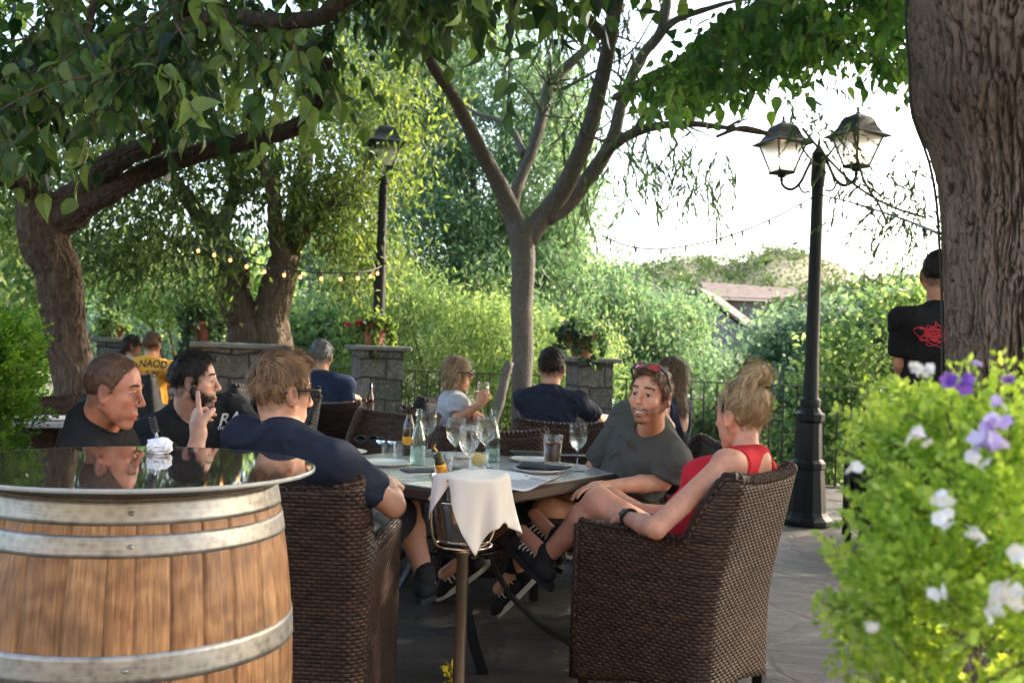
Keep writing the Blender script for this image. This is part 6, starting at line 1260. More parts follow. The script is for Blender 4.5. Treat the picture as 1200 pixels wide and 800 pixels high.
def napkin(p, a, label, z=0, sx=.20, sy=.10, fork=True):
    root = empty('paper_napkin', p+V(0, 0, z), label, 'napkin', 'dark blue napkins with cutlery'); R = rotz(a); n = 14; g = np.stack(np.meshgrid(np.linspace(-.5, .5, n), np.linspace(-.5, .5, n), indexing='ij'), -1).reshape(-1, 2)
    zz = .006+.004*fbm(np.column_stack([g*5, 0*g[:, 0]]), 2, int(abs(p[0])*100)); v = np.column_stack([g[:, 0]*sx, g[:, 1]*sy, zz])@R.T+p+V(0, 0, z); i = np.arange(n-1)[:, None]*n; j = np.arange(n-1)[None]; f = np.stack([i+j, i+n+j, i+n+j+1, i+j+1], -1).reshape(-1, 4)
    v2 = v-V(0, 0, .005); b = np.concatenate([v, v2]); per = np.concatenate([np.arange(n)*n, (n-1)*n+np.arange(1, n), np.arange(n-2, -1, -1)*n+n-1, np.arange(n-2, 0, -1)]); pe2 = np.roll(per, -1)
    mk('cloth', b, [np.concatenate([f, f[:, ::-1]+n*n, np.stack([per, pe2, pe2+n*n, per+n*n], 1)])], M['navynap'], root)
    if fork:
        for k, off in enumerate((-.018, .014)):
            m = MB(); q = lambda x, y, h: p+V(0, 0, z)+R@V(x, y+off, h); m.tube([q(-.10, 0, .016), q(-.02, 0, .0165), q(.03, 0, .016)], [.005, .003, .003], 6, flat=.45)
            if k == 0:
                m.box(q(.042, 0, .0165), (.028, .020, .0022), R)
                for t in (-.0075, -.0025, .0025, .0075): m.box(q(.072, t, .0165), (.034, .0022, .002), R)
            else: m.box(q(.068, 0, .0165), (.085, .016, .002), R, bevel=.0008)
            m.build('fork' if k == 0 else 'table_knife', M['steel'], root)
def bottle(name, p, prof, mat, label, group=None, fill=None, lab=None, capm=None):
    root = empty(name, p, label, 'bottle', group); MB().lathe(prof, 28, p).build('glass', mat, root, smooth=True)
    if lab: MB().lathe(lab, 28, p, cap=False).build('label', M['gold'], root, smooth=True)
    if fill: MB().lathe(fill, 24, p).build('water', M['greenglass'], root, smooth=True)
    if capm: MB().lathe(capm, 16, p).build('neck_band', M['steel'], root, smooth=True)
def build_tableware():
    T = on_table
    wp = lambda x: [(.001, 0), (.032, 0), (.034, .004), (.034, .10), (.032, .12), (.020, .165), (.0125, .20), (.0125, .232), (.0148, .234), (.0148, .245), (.0125, .247), (.0105, .247), (.0105, .20), (.018, .163), (.0300, .12), (.0318, .10), (.0318, .006), (.001, .006)]
    bottle('water_bottle', T(489, 545), wp(0), M['greenglass'], 'clear pale green water bottle at the left of the table, beaded with drops', 'glass water bottles', fill=[(.001, .007), (.031, .007), (.031, .085), (.001, .085)])
    bottle('water_bottle', T(577, 541), wp(0), M['greenglass'], 'pale green water bottle standing behind the lemon tumbler', 'glass water bottles', fill=[(.001, .007), (.031, .007), (.031, .06), (.001, .06)])
    bottle('beer_bottle', T(478, 533), [(.001, 0), (.029, 0), (.030, .004), (.030, .125), (.026, .145), (.015, .18), (.0125, .225), (.0140, .228), (.0135, .242), (.001, .243)], M['beer'], 'brown beer bottle with gold label behind the clear water bottle', lab=[(.0305, .050), (.0305, .090)])
    wineglass(T(500, 534), 1.10, 'empty stemmed glass right behind the water bottle')
    wineglass(T(533, 549), 1.08, 'empty stemmed glass left of the nearest stemmed glass')
    wineglass(T(548, 561), 1.05, 'nearest stemmed glass, standing behind the folded white napkin')
    wineglass(T(568, 548), 1.12, 'stemmed glass standing close to the second green bottle')
    wineglass(T(676, 552), 1.02, 'stemmed glass standing alone near the right corner of the table, a little white wine left', 1)
    tumbler(T(519, 558), .040, .095, 'empty tumbler between the water bottle and the stemmed glasses'); tumbler(T(560, 558), .041, .098, 'tumbler of iced water with a lemon slice', .6, M['greenglass'], lemon=True)
    tumbler(T(647, 543), .046, .135, 'tumbler of dark cola', .70, M['cola'], group=None); tumbler(T(468, 533), .030, .06, 'small clear candle glass beside the beer bottle'); tumbler(T(455, 532), .034, .055, 'low clear bowl left of the beer bottle')
    plate(T(452, 545), .115, 'white plate at the left end of the table'); plate(T(533, 536), .10, 'white plate in the middle behind the stemmed glasses'); plate(T(632, 553), .115, 'white plate under the napkin near the right corner'); plate(T(622, 541), .10, 'white plate beside the glass of cola'); plate(T(400, 532), .12, 'white plate at the far left corner of the table')
    napkin(T(500, 552), .5, 'dark blue napkin with cutlery beside the white plate at left'); napkin(T(637, 552), -.25, 'dark blue napkin with fork and knife on the plate near the right corner', .018, .22, .12); napkin(T(622, 537), .1, 'folded dark blue napkin by the cola glass', .018, .17, .10)
    p = T(672, 537); tag(MB().box(p+V(0, 0, .009), (.15, .085, .016), rotz(.1), bevel=.003).build('bill_folder', M['black']), 'black bill folder lying behind the lone stemmed glass', 'folder')
    # sunglasses left on the table
    for k, (x, y, a) in enumerate(((430, 520, .3), (452, 522, -.4))):
        p = T(x, y); m = MB(); R = rotz(a); q = lambda u, v_, h: p+R@V(u, v_, h); root = empty('sunglasses', p, ['folded dark sunglasses on the far left of the table', 'mirrored sunglasses lying by the small candle glass'][k], 'sunglasses', 'sunglasses on the dining table'); ln = MB()
        for sx in (-1, 1):
            th = np.linspace(0, 2*PI, 21); rg = [q(sx*.034+.028*math.cos(t), .004*math.cos(2*t), .024+.019*math.sin(t)) for t in th]; m.tube(rg, .0025, 6, False); i = np.arange(20); ln.add(rg[:20]+[q(sx*.034, .003, .024)], [np.stack([i, (i+1) % 20, np.full(20, 20)], 1)]); m.tube([q(sx*.062, 0, .03), q(sx*.06, .06, .018), q(sx*.03, .10, .006)], .0028, 6)
        m.tube([q(-.006, 0, .028), q(.006, 0, .028)], .0022, 6); m.build('glasses_frame', M['frame'], root, smooth=True); ln.build('lens', M['steel'] if k else M['lens'], root)
    # paper menu, curling over the table's edge towards the right
    nrow, ncol = 16, 26; c = [P(560, 560, 3.62), P(662, 552, 4.02), P(706, 575, 3.98), P(626, 590, 3.42)]; c = [V(q[0], q[1], TZ+.010) for q in (on_table(528, 565), on_table(566, 551), on_table(664, 565), on_table(630, 581))]
    vv = []; U, W = np.meshgrid(np.linspace(0, 1, ncol), np.linspace(0, 1, nrow), indexing='ij')
    a, b, c2, d = c; q = (a[None, None]*((1-U)*(1-W))[..., None]+b*((1-U)*W)[..., None]+c2*(U*W)[..., None]+d*(U*(1-W))[..., None]); lift = np.clip(U-.82, 0, 1)/.18; q[..., 2] += .030*lift**2+.004*np.sin(U*5)*W; q = q.reshape(-1, 3)
    i = np.arange(ncol-1)[:, None]*nrow; j = np.arange(nrow-1)[None]; f = np.stack([i+j, i+nrow+j, i+nrow+j+1, i+j+1], -1).reshape(-1, 4); O = ncol*nrow
    root = empty('paper_menu', TC+V(0, 0, TZ), 'white printed menu curling over the near corner of the table', 'menu'); per = np.concatenate([np.arange(ncol)*nrow, (ncol-1)*nrow+np.arange(1, nrow), np.arange(ncol-2, -1, -1)*nrow+nrow-1, np.arange(nrow-2, 0, -1)]); pe2 = np.roll(per, -1)
    mk('sheet', np.concatenate([q, q-V(0, 0, .0012)]), [np.concatenate([f, f[:, ::-1]+O, np.stack([per, pe2, pe2+O, per+O], 1)])], M['paper'], root, smooth=True)
    m = MB(); g = q.reshape(ncol, nrow, 3); rr = np.random.default_rng(5)
    def at(u, w): 
        x = u*(ncol-1); y = w*(nrow-1); i_, j_ = min(int(x), ncol-2), min(int(y), nrow-2); fx, fy = x-i_, y-j_; return (g[i_, j_]*(1-fx)*(1-fy)+g[i_+1, j_]*fx*(1-fy)+g[i_, j_+1]*(1-fx)*fy+g[i_+1, j_+1]*fx*fy)+V(0, 0, .0012)
    def blk(w, u, dw, du): m.add([at(1-u, w), at(1-u-du, w), at(1-u-du, w+dw), at(1-u, w+dw)], np.array([[0, 1, 2, 3]]))
    for k in range(9): blk(.70, .16+.022*k, .12, .010)
    blk(.86, .16, .015, .20); blk(.84, .40, .05, .04); blk(.60, .52, .05, .05)
    for k in range(12):
        u = .12+.05*k
        if u < .66: blk(u, .15+.03*rr.uniform(), .012, .2+.2*rr.uniform()); 
        if k % 2: blk(u, .62, .010, .15)
    m.build('printing', M['ink'], root)
def build_bucket():
    c0 = P(543, 640, 3.0); cx, cy = c0[:2]; c = V(cx, cy, 0); root = empty('bucket_stand', c, 'tall champagne coloured floor stand with a wire ring holding the ice bucket', 'bucket stand')
    MB().lathe([(.14, 0), (.14, .008), (.05, .022), (.022, .03), (.019, .04), (.018, .635), (.024, .64), (.024, .655), (.014, .66)], 24, c).build('pole', M['brass'], root, smooth=True)
    m = MB(); th = np.linspace(0, 2*PI, 41)
    for z, r_ in ((.665, .085), (.80, .108)): m.tube([c+V(math.cos(t)*r_, math.sin(t)*r_, z) for t in th], .004, 6, False)
    for k in range(4): a = k*PI/2+.5; d = V(math.cos(a), math.sin(a), 0); m.tube(spline([c+V(0, 0, .652), c+d*.06+V(0, 0, .655), c+d*.092+V(0, 0, .675), c+d*.108+V(0, 0, .73), c+d*.109+V(0, 0, .80)], 16), .004, 6)
    m.build('wire_ring', M['brass'], root, smooth=True)
    MB().lathe([(.001, .672), (.070, .672), (.080, .68), (.098, .82), (.104, .862), (.110, .866), (.110, .872), (.104, .874), (.100, .868), (.094, .82), (.075, .684), (.001, .680)], 48, c).build('ice_bucket', M['steel'], None, smooth=True)
    b = bpy.data.objects['ice_bucket']; tag(b, 'steel ice bucket sitting in the ring of the floor stand', 'bucket')
    # champagne bottle leaning in the bucket
    a = c+V(-.02, .0, .70); e = P(513, 532, 2.95); d = nrm(e-a); L = np.linalg.norm(e-a); x = nrm(np.cross(d, V(0, 1, 0))); R = np.stack([x, np.cross(d, x), d], 1); rt = empty('champagne_bottle', a, 'champagne bottle with gold foil neck leaning in the ice bucket', 'bottle')
    MB().lathe([(.001, 0), (.040, 0), (.040, .02), (.020, L-.09), (.0175, L-.080)], 20, a, R).build('glass', M['beer'], rt, smooth=True)
    MB().lathe([(.0185, L-.085), (.0160, L-.035), (.0160, L-.030)], 20, a, R).build('foil', M['gold'], rt, smooth=True); MB().lathe([(.0150, L-.032), (.0160, L-.026), (.0135, L-.018), (.0140, L-.006), (.011, L+.001), (.003, L+.004)], 16, a, R).build('stopper', M['cork'], rt, smooth=True)
    MB().tube([a+d*(L+.010), a+d*(L+.022)+x*.006, a+d*(L+.03)+x*.0], .003, 5).build('wire_loop', M['gold'], rt)
    # napkin thrown over the right half of the bucket, hanging in folds to a point
    n, mrow = 72, 30; vv = []
    for i in range(n):
        t = i/(n-1); ang = math.radians(-152+t*190)
        # hem length: short at the left, long point in the middle-left, medium right, swept point at far right
        hem = np.interp(t, [0, .07, .16, .30, .40, .50, .62, .75, .88, 1.0], [.13, .10, .02, .16, .225, .15, .13, .155, .19, .06])
        for j in range(mrow):
            s = j/(mrow-1); 
            if s < .3: k = s/.3; r_ = .02+.101*k; z = .880+.006*math.sin(ang*3+k*2)*(k)+.014*(1-k); off = 0
            else: k = (s-.3)/.7; r_ = .121+.006*k+.012*math.sin(ang*7+.6)*k+.006*math.sin(ang*13+k)*k+.03*k*k*smooth01((t-.55)/.4); z = .880-hem*k-.003
            vv.append((cx+math.cos(ang)*r_+.012*(1 if s < .3 else 1), cy+math.sin(ang)*r_*.98, z))
    q = np.array(vv); i = np.arange(n-1)[:, None]*mrow; j = np.arange(mrow-1)[None]; f = np.stack([i+j, i+mrow+j, i+mrow+j+1, i+j+1], -1).reshape(-1, 4)
    me = mesh_data('napkin', q, [f], M['linen'], smooth=True); o = link('linen_napkin', me); sm = o.modifiers.new('thick', 'SOLIDIFY'); sm.thickness = .002; sm.offset = 1; tag(o, 'cream linen napkin draped in folds over the ice bucket', 'napkin')
# ------------------------------------------------------------------ people
def tee(col, **k):
    nm = 'cotton %s' % str(col); return dict(mat=simple(nm, col, .85, var=.10, scale=350, bmp=.25, bdist=.0008, spec=.25), **k)
SKIN_RED = (.43, .19, .125); SKIN_TAN = (.46, .245, .155); SKIN_PALE = (.52, .30, .215); SKIN_OLIVE = (.42, .23, .15)
BROWN = ((.055, .030, .018), (.19, .105, .055)); DARK = ((.008, .006, .005), (.045, .032, .026)); BLOND = ((.22, .135, .065), (.72, .52, .30)); SANDY = ((.085, .046, .024), (.36, .21, .11)); GREY = ((.06, .06, .06), (.25, .25, .25))
def fd(yaw): return V(-math.sin(yaw), math.cos(yaw), 0)
def build_people():
    # balding man at left in profile
    H = P(134, 458, 3.05); hip = PZ(112, 3.35, .53)+V(.02, -.02, 0); ty = math.radians(-78); nk = P(112, 490, 3.1); R_ = V(math.cos(ty), math.sin(ty), 0); f = fd(ty)
    sL, sR = nk-R_*.2-V(0, 0, .06), nk+R_*.2-V(0, 0, .06)
    p = Person('balding reddish haired man in a black jacket seen in profile behind the barrel', H, math.radians(-86), nk, hip, ty,
               {'L': (sL+f*.06-V(0, 0, .28), sL+f*.28-V(0, 0, .25)), 'R': (sR+f*.04-V(0, 0, .28), sR+f*.26-V(0, 0, .22))},
               {'L': (hip-R_*.12+f*.42, hip-R_*.12+f*.45-V(0, 0, .44), hip-R_*.12+f*.58-V(0, 0, .50)), 'R': (hip+R_*.12+f*.42, hip+R_*.12+f*.45-V(0, 0, .44), hip+R_*.12+f*.58-V(0, 0, .50))},
               hp=math.radians(-7), hs=.97, res=.0042, skin=SKIN_RED, hairc=((.055, .028, .018), (.20, .105, .06)), hair='thin', hands={'L': dict(n=(0, 0, -1))},
               shirt=tee((.016, .016, .017), sleeve=.98, cut=1.02, front=.25, fold=.008), pants=dict(mat=M['cushion'], long=True))
    # bearded man, finger on his cheek
    H = P(229, 447, 3.6); hip = PZ(232, 3.85, .53); nk = P(220, 483, 3.66); ty = math.radians(-128); R_ = V(math.cos(ty), math.sin(ty), 0); f = fd(ty); sR = nk+R_*.19-V(0, 0, .05); sL = nk-R_*.19-V(0, 0, .05)
    wr = P(233, 508, 3.36); el = P(222, 562, 3.30)
    p = Person('bearded dark haired man in a black printed T-shirt, finger on his cheek', H, math.radians(-84), nk, hip, ty,
               {'R': (el, wr), 'L': (P(306, 520, 3.62), P(268, 552, 3.45))},
               {'L': (hip-R_*.12+f*.42, hip-R_*.12+f*.45-V(0, 0, .44), hip-R_*.12+f*.58-V(0, 0, .50)), 'R': (hip+R_*.12+f*.42, hip+R_*.12+f*.45-V(0, 0, .44), hip+R_*.12+f*.58-V(0, 0, .50))},
               hp=math.radians(2), hs=.90, res=.0042, skin=SKIN_PALE, hairc=DARK, hair='short', beard=dict(col=(.018, .013, .011), dens=.95, n=5200, len=.013),
               hands={'R': dict(d=(P(229, 480, 3.41)-wr), n=(.75, .65, 0), fingers=[.03, 1.35, 1.45, 1.5], thumb=1.0), 'L': dict(n=(0, 0, -1))},
               shirt=tee((.014, .014, .015), sleeve=.72, front=.35, fold=.009, seed=2), pants=dict(mat=M['cushion'], long=True))
    v, t = text_mesh('RA', .062, .25); o = p.shirt_o; c = P(268, 497, 3.45); rt_ = nrm(P(290, 492, 3.45)-P(240, 499, 3.45)); u_ = V(0, 0, 1); tw = nrm(c-CAM)
    decal(v, t, p.sbvh, c, rt_, u_, tw, M['white_print'], o); v, t = text_mesh('THE LEGEND', .017, .1); decal(v, t, p.sbvh, P(270, 502, 3.45), rt_, u_, tw, M['white_print'], o)
    # sandy haired man with his back to us
    H = P(331, 459, 2.99); hip = PZ(360, 3.16, .54); nk = P(337, 507, 2.93); ty = math.radians(-30); R_ = V(math.cos(ty), math.sin(ty), 0); f = fd(ty)
    sR = nk+R_*.19-V(0, 0, .05); sL = nk-R_*.19-V(0, 0, .05)
    el = P(461, 592, 3.0); p = Person('sandy haired man in a navy T-shirt and black sunglasses seen from behind', H, math.radians(-52), nk, hip, ty,
               {'R': (el, el+V(-.05, .26, .02)), 'L': (sL+f*.05-V(.06, 0, .28), sL+f*.3-V(.02, 0, .26))},
               {'L': (hip-R_*.16+f*.42, hip-R_*.14+f*.40-V(0, 0, .44), hip-R_*.14+f*.55-V(0, 0, .50)), 'R': (P(474, 596, 3.98), P(498, 676, 3.88), P(503, 668, 4.08))},
               hp=math.radians(-4), hs=1.02, res=.0042, skin=SKIN_TAN, hairc=SANDY, hair='quiff', hands={'R': dict(n=(0, 0, -1)), 'L': dict(n=(0, 0, -1))},
               sw=.172, shirt=tee((.014, .018, .032), sleeve=.66, front=.2, cut=.99, fold=.007, seed=3), pants=dict(mat=M['cushion'], len=.9), shoes=dict(mat=M['canvas'], sole=M['darkrubber'], lace=M['rubber']))
    p.glasses(M['black'], M['lens'], .004, .002)
    # smiling man in grey
    H = P(762, 463, 4.12); hip = PZ(726, 4.50, .50); nk = P(766, 499, 4.34); ty = math.radians(122); R_ = V(math.cos(ty), math.sin(ty), 0); f = fd(ty)
    p = Person('smiling bearded man in a grey T-shirt, red sunglasses up on his hair', H, math.radians(143), nk, hip, ty,
               {'L': (P(776, 565, 4.22), P(704, 571, 4.08)), 'R': (P(690, 556, 4.58), P(662, 582, 4.36))},
               {'L': (P(640, 598, 4.25), P(606, 668, 4.35), P(584, 690, 4.35)), 'R': (P(600, 590, 4.6), P(545, 655, 4.5), P(520, 672, 4.45))},
               hp=math.radians(3), hr=math.radians(-4), hs=1.03, res=.0040, skin=(.54, .29, .19), hairc=((.055, .030, .018), (.24, .13, .07)), hair='short', beard=dict(col=(.15, .068, .036), dens=.8, n=5200, len=.009), smile=True,
               hands={'L': dict(n=(0, -.3, -1), curl=.35), 'R': dict(n=(0, 0, -1))}, shirt=tee((.082, .082, .074), sleeve=.78, cut=.965, front=.40, fold=.010, seed=4), pants=dict(mat=M['cushion'], below=.2), shoes=dict(mat=M['canvas'], sole=M['rubber'], lace=M['rubber']), bulk=1.03)
    p.glasses(M['frame'], M['redlens'], .035, .0, tilt=.9)
    c = P(738, 523, 4.1); th = np.linspace(0, 9*PI, 150); r = np.random.default_rng(3); v = np.stack([.018*np.cos(th*1.3)+.012*np.sin(th*.37), .030*np.sin(th)*np.cos(th*.21)], 1)
    def scribble(P_, pts, c, rt_, mat, w, off=.003):
        q = []; f_ = []
        for i in range(len(pts)-1):
            d = pts[i+1]-pts[i]; n_ = np.array([-d[1], d[0]])/(np.linalg.norm(d)+1e-9)*w; b = len(q); q += [pts[i]+n_, pts[i+1]+n_, pts[i+1]-n_, pts[i]-n_]; f_.append([b, b+1, b+2, b+3])
        return decal(q, np.array(f_), P_.sbvh, c, rt_, V(0, 0, 1), nrm(c-CAM), mat, P_.shirt_o, off=off)
    scribble(p, v[:60], c, V(1, 0, 0), M['dark_print'], .0012)
    # woman in red
    H = P(868, 487, 3.66); ty = math.radians(50); f = fd(ty); R_ = V(math.cos(ty), math.sin(ty), 0); cc = V(.625, 3.69, 0); hip = cc-f*.02+V(0, 0, .53); nk = P(884, 533, 3.58); sL = nk-R_*.165-V(0, 0, .05)
    kL, aL = P(702, 588, 3.74), P(640, 652, 3.86); kR, aR = P(716, 588, 3.98), P(652, 632, 4.05)
    p = Person('blonde woman in a red top with her hair in a bun, bare legs crossed', H, math.radians(42), nk, hip, ty,
               {'L': (P(768, 619, 3.30), P(733, 606, 3.55)), 'R': (nk+R_*.2+f*.10-V(0, 0, .26), P(742, 598, 3.85))},
               {'L': (kL, aL, P(612, 622, 3.98)), 'R': (kR, aR, P(626, 602, 4.15))},
               hp=math.radians(-3), hs=1.15, res=.0042, bulk=1.10, female=True, skin=(.50, .245, .165), hairc=BLOND, hair='bun', hands={'L': dict(n=(-.1, .9, -.35), curl=.38, thumb=.5), 'R': dict(n=(0, 0, -1))},
               shirt=tee((.62, .022, .035), tank=True, sleeve=0, fold=.003, t=.007, seed=5, cut=.97, front=0.1, name='top'), pants=dict(mat=M['cushion'], len=.38, name='shorts'), shoes=dict(mat=M['canvas'], sole=M['canvas'], lace=M['linen'], up=V(.55, -.45, .7)), sw=.19)
    # headband, watch, necklace
    m = MB(); m.tube([p.Hh(.080*math.cos(t), .018-.02*math.sin(t), .035+.092*math.sin(t)) for t in np.linspace(-.25, PI+.25, 30)], .0045, 8); m.build('headband', M['black'], p.root, smooth=True)
    w = P(733, 606, 3.55); e = P(768, 619, 3.30); d = nrm(w-e); a_ = nrm(np.cross(d, V(0, 0, 1))); b_ = np.cross(a_, d); wc = w-d*.035; m = MB(); m.tube([wc+a_*.029*math.cos(t)+b_*.029*math.sin(t) for t in np.linspace(0, 2*PI, 25)], .0065, 8, False, flat=1.5)
    nn = nrm(-a_*.7+b_*.7) if np.dot(-a_, CAM-wc) > 0 else nrm(a_*.7+b_*.7); m.box(wc+nn*.033, (.030, .036, .010), np.stack([np.cross(d, nn), d, nn], 1), bevel=.003); m.build('watch', M['black'], p.root, smooth=False)
    m = MB(); m.tube([p.T(.066*math.cos(t), .060*math.sin(t)-.008, .985+.02*math.sin(t)) for t in np.linspace(0, 2*PI, 40)], .0013, 5, False); m.build('necklace', M['brass'], p.root)
    # --- the tables behind
    def sit(label, px, d, hd, hyaw, tyaw, dz=.14, **k):
        H = P(px, hd, d); ty = math.radians(tyaw); f = fd(ty); R_ = V(math.cos(ty), math.sin(ty), 0); nk = H-V(0, 0, dz)-f*.02; hip = V(nk[0], nk[1], .54)-f*k.pop('lean', -.02); arms = k.pop('arms', None); zs = nk[2]
        if arms is None: arms = {s: (nk+R_*g*.23+f*.10-V(0, 0, .27), nk+R_*g*.16+f*.34-V(0, 0, .24)) for s, g in (('L', -1), ('R', 1))}
        legs = {s: (hip+R_*g*.12+f*.42, hip+R_*g*.13+f*.44-V(0, 0, .45), hip+R_*g*.13+f*.58-V(0, 0, .51)) for s, g in (('L', -1), ('R', 1))}
        kw = dict(res=.0065, hands={'L': dict(n=(0, 0, -1)), 'R': dict(n=(0, 0, -1))}); kw.update(k); return Person(label, H, math.radians(hyaw), nk, hip, ty, arms, legs, **kw)
    nk = P(650, 455, 6.0)
    sit('dark haired man in a navy T-shirt seen from behind at the next table', 647, 6.0, 430, -22, -4, arms={'L': (P(634, 508, 5.95), P(640, 524, 6.2)), 'R': (P(700, 492, 6.15), P(716, 490, 6.45))}, skin=SKIN_TAN, hairc=DARK, hair='short', hs=1.0, shirt=tee((.016, .022, .042), sleeve=.75, fold=.009, seed=6, cut=.99), pants=dict(mat=M['cushion'], long=True), face=False, sw=.165, bulk=.92)
    gl = P(566, 462, 6.15)
    p = sit('woman with a blonde bob and pale grey T-shirt raising a red wine glass', 536, 6.3, 438, -82, -76, arms={'R': (P(536, 490, 6.1), P(562, 474, 6.1)), 'L': (P(545, 488, 6.45), P(556, 486, 6.2))}, skin=SKIN_TAN, hairc=((.16, .10, .055), (.50, .36, .22)), hair='bob', hs=1.02, female=True, res=.0055, shirt=tee((.42, .43, .48), sleeve=.62, seed=7), pants=dict(mat=M['cushion'], long=True), hands={'R': dict(n=(0, 1, 0), d=(.25, 0, 1), curl=.9), 'L': dict(n=(0, 0, -1))})
    p.glasses(M['frame'], M['lens'], .004, .004)
    w = wineglass(gl-V(0, 0, .125), 1.0, 'stemmed glass of red wine held up by the woman with the blonde bob', 1, group=None, liquid=M['wine'])
    sit('young woman with long light brown hair and a navy strap top behind the smiling man', 786, 5.9, 440, 38, 52, arms={'L': (P(784, 500, 5.6), P(762, 494, 5.8)), 'R': (P(800, 500, 6.3), P(778, 500, 6.3))}, skin=SKIN_PALE, hairc=((.06, .038, .025), (.26, .175, .12)), hair='long', hs=1.02, female=True, res=.0055, shirt=tee((.016, .024, .055), tank=True, sleeve=0, scoop=.2, fold=.003, name='top', seed=8), pants=dict(mat=M['cushion'], long=True))
    sit('grey haired man in a navy polo shirt seen from behind near the pillar', 377, 7.3, 417, -14, -8, arms={'L': (P(352, 470, 7.2), P(365, 475, 7.5)), 'R': (P(408, 474, 7.25), P(414, 466, 7.6))}, skin=SKIN_TAN, hairc=GREY, hair='short', shirt=tee((.014, .026, .060), sleeve=.8, seed=9), pants=dict(mat=M['cushion'], long=True), face=False, sw=.20)
    p = sit('man in a mustard yellow T-shirt with dark lettering on the back', 179, 9.3, 404, -22, -18, arms={'L': (P(160, 440, 9.1), P(166, 448, 9.4)), 'R': (P(206, 436, 9.1), P(196, 448, 9.4))}, skin=SKIN_TAN, hairc=BROWN, hair='short', shirt=tee((.75, .36, .05), sleeve=.62, seed=10), pants=dict(mat=M['cushion'], long=True), face=False, sw=.21)
    c = P(176, 430, 9.1)
    for s_, z, b in (('NAOD', 0, .5), ('SURF', -.075, .5)): v, t = text_mesh(s_, .095 if z == 0 else .06, 0, b); decal(v, t, p.sbvh, c+V(0, 0, z), V(1, 0, 0), V(0, 0, 1), V(0, 1, 0), M['dark_print'], p.shirt_o)
    p = sit('woman with dark tied back hair and glasses beside the man in yellow', 156, 9.7, 405, -72, -40, skin=SKIN_TAN, hairc=((.02, .012, .008), (.08, .045, .03)), hair='pony', female=True, hs=1.0, shirt=tee((.45, .46, .52), sleeve=.6, seed=11), pants=dict(mat=M['cushion'], long=True)); p.glasses(M['frame'], M['glass'], .004, .004, name='spectacles')
    # man standing behind the big trunk
    H = P(1101, 322, 4.75); H = V(H[0], H[1], H[2]); ty = math.radians(6); R_ = V(1, 0, 0); nk = H-V(0, 0, .16); hip = V(nk[0], nk[1]+.02, nk[2]-.55)
    sL = nk-R_*.2-V(0, 0, .06)
    p = Person('man in a black T-shirt with red scribble standing behind the massive trunk', H, math.radians(-20), nk, hip, ty,
               {'L': (P(1056, 425, 4.8), P(1062, 470, 5.0)), 'R': (nk+V(.24, 0, -.33), nk+V(.2, .2, -.45))}, {s: (V(hip[0]+g*.1, hip[1]+.02, hip[2]*.52), V(hip[0]+g*.11, hip[1], .09), V(hip[0]+g*.13, hip[1]+.13, .03)) for s, g in (('L', -1), ('R', 1))},
               res=.006, skin=SKIN_TAN, hairc=DARK, hair='thin', shirt=tee((.012, .012, .013), sleeve=.78, seed=12), pants=dict(mat=M['cushion'], long=True), face=False, sw=.175, hands={'L': dict(n=(1, 0, 0))}, hs=1.02)
    th = np.linspace(0, 60, 420); v = np.stack([.085*np.cos(th*1.07)*(.6+.4*np.sin(th*.31))+.02*np.sin(th*2.3), .045*np.sin(th*.83)*(.6+.4*np.cos(th*.47))+.018*np.cos(th*1.9)], 1); scribble(p, v, P(1096, 392, 4.6), V(1, 0, 0), M['red_print'], .0016)
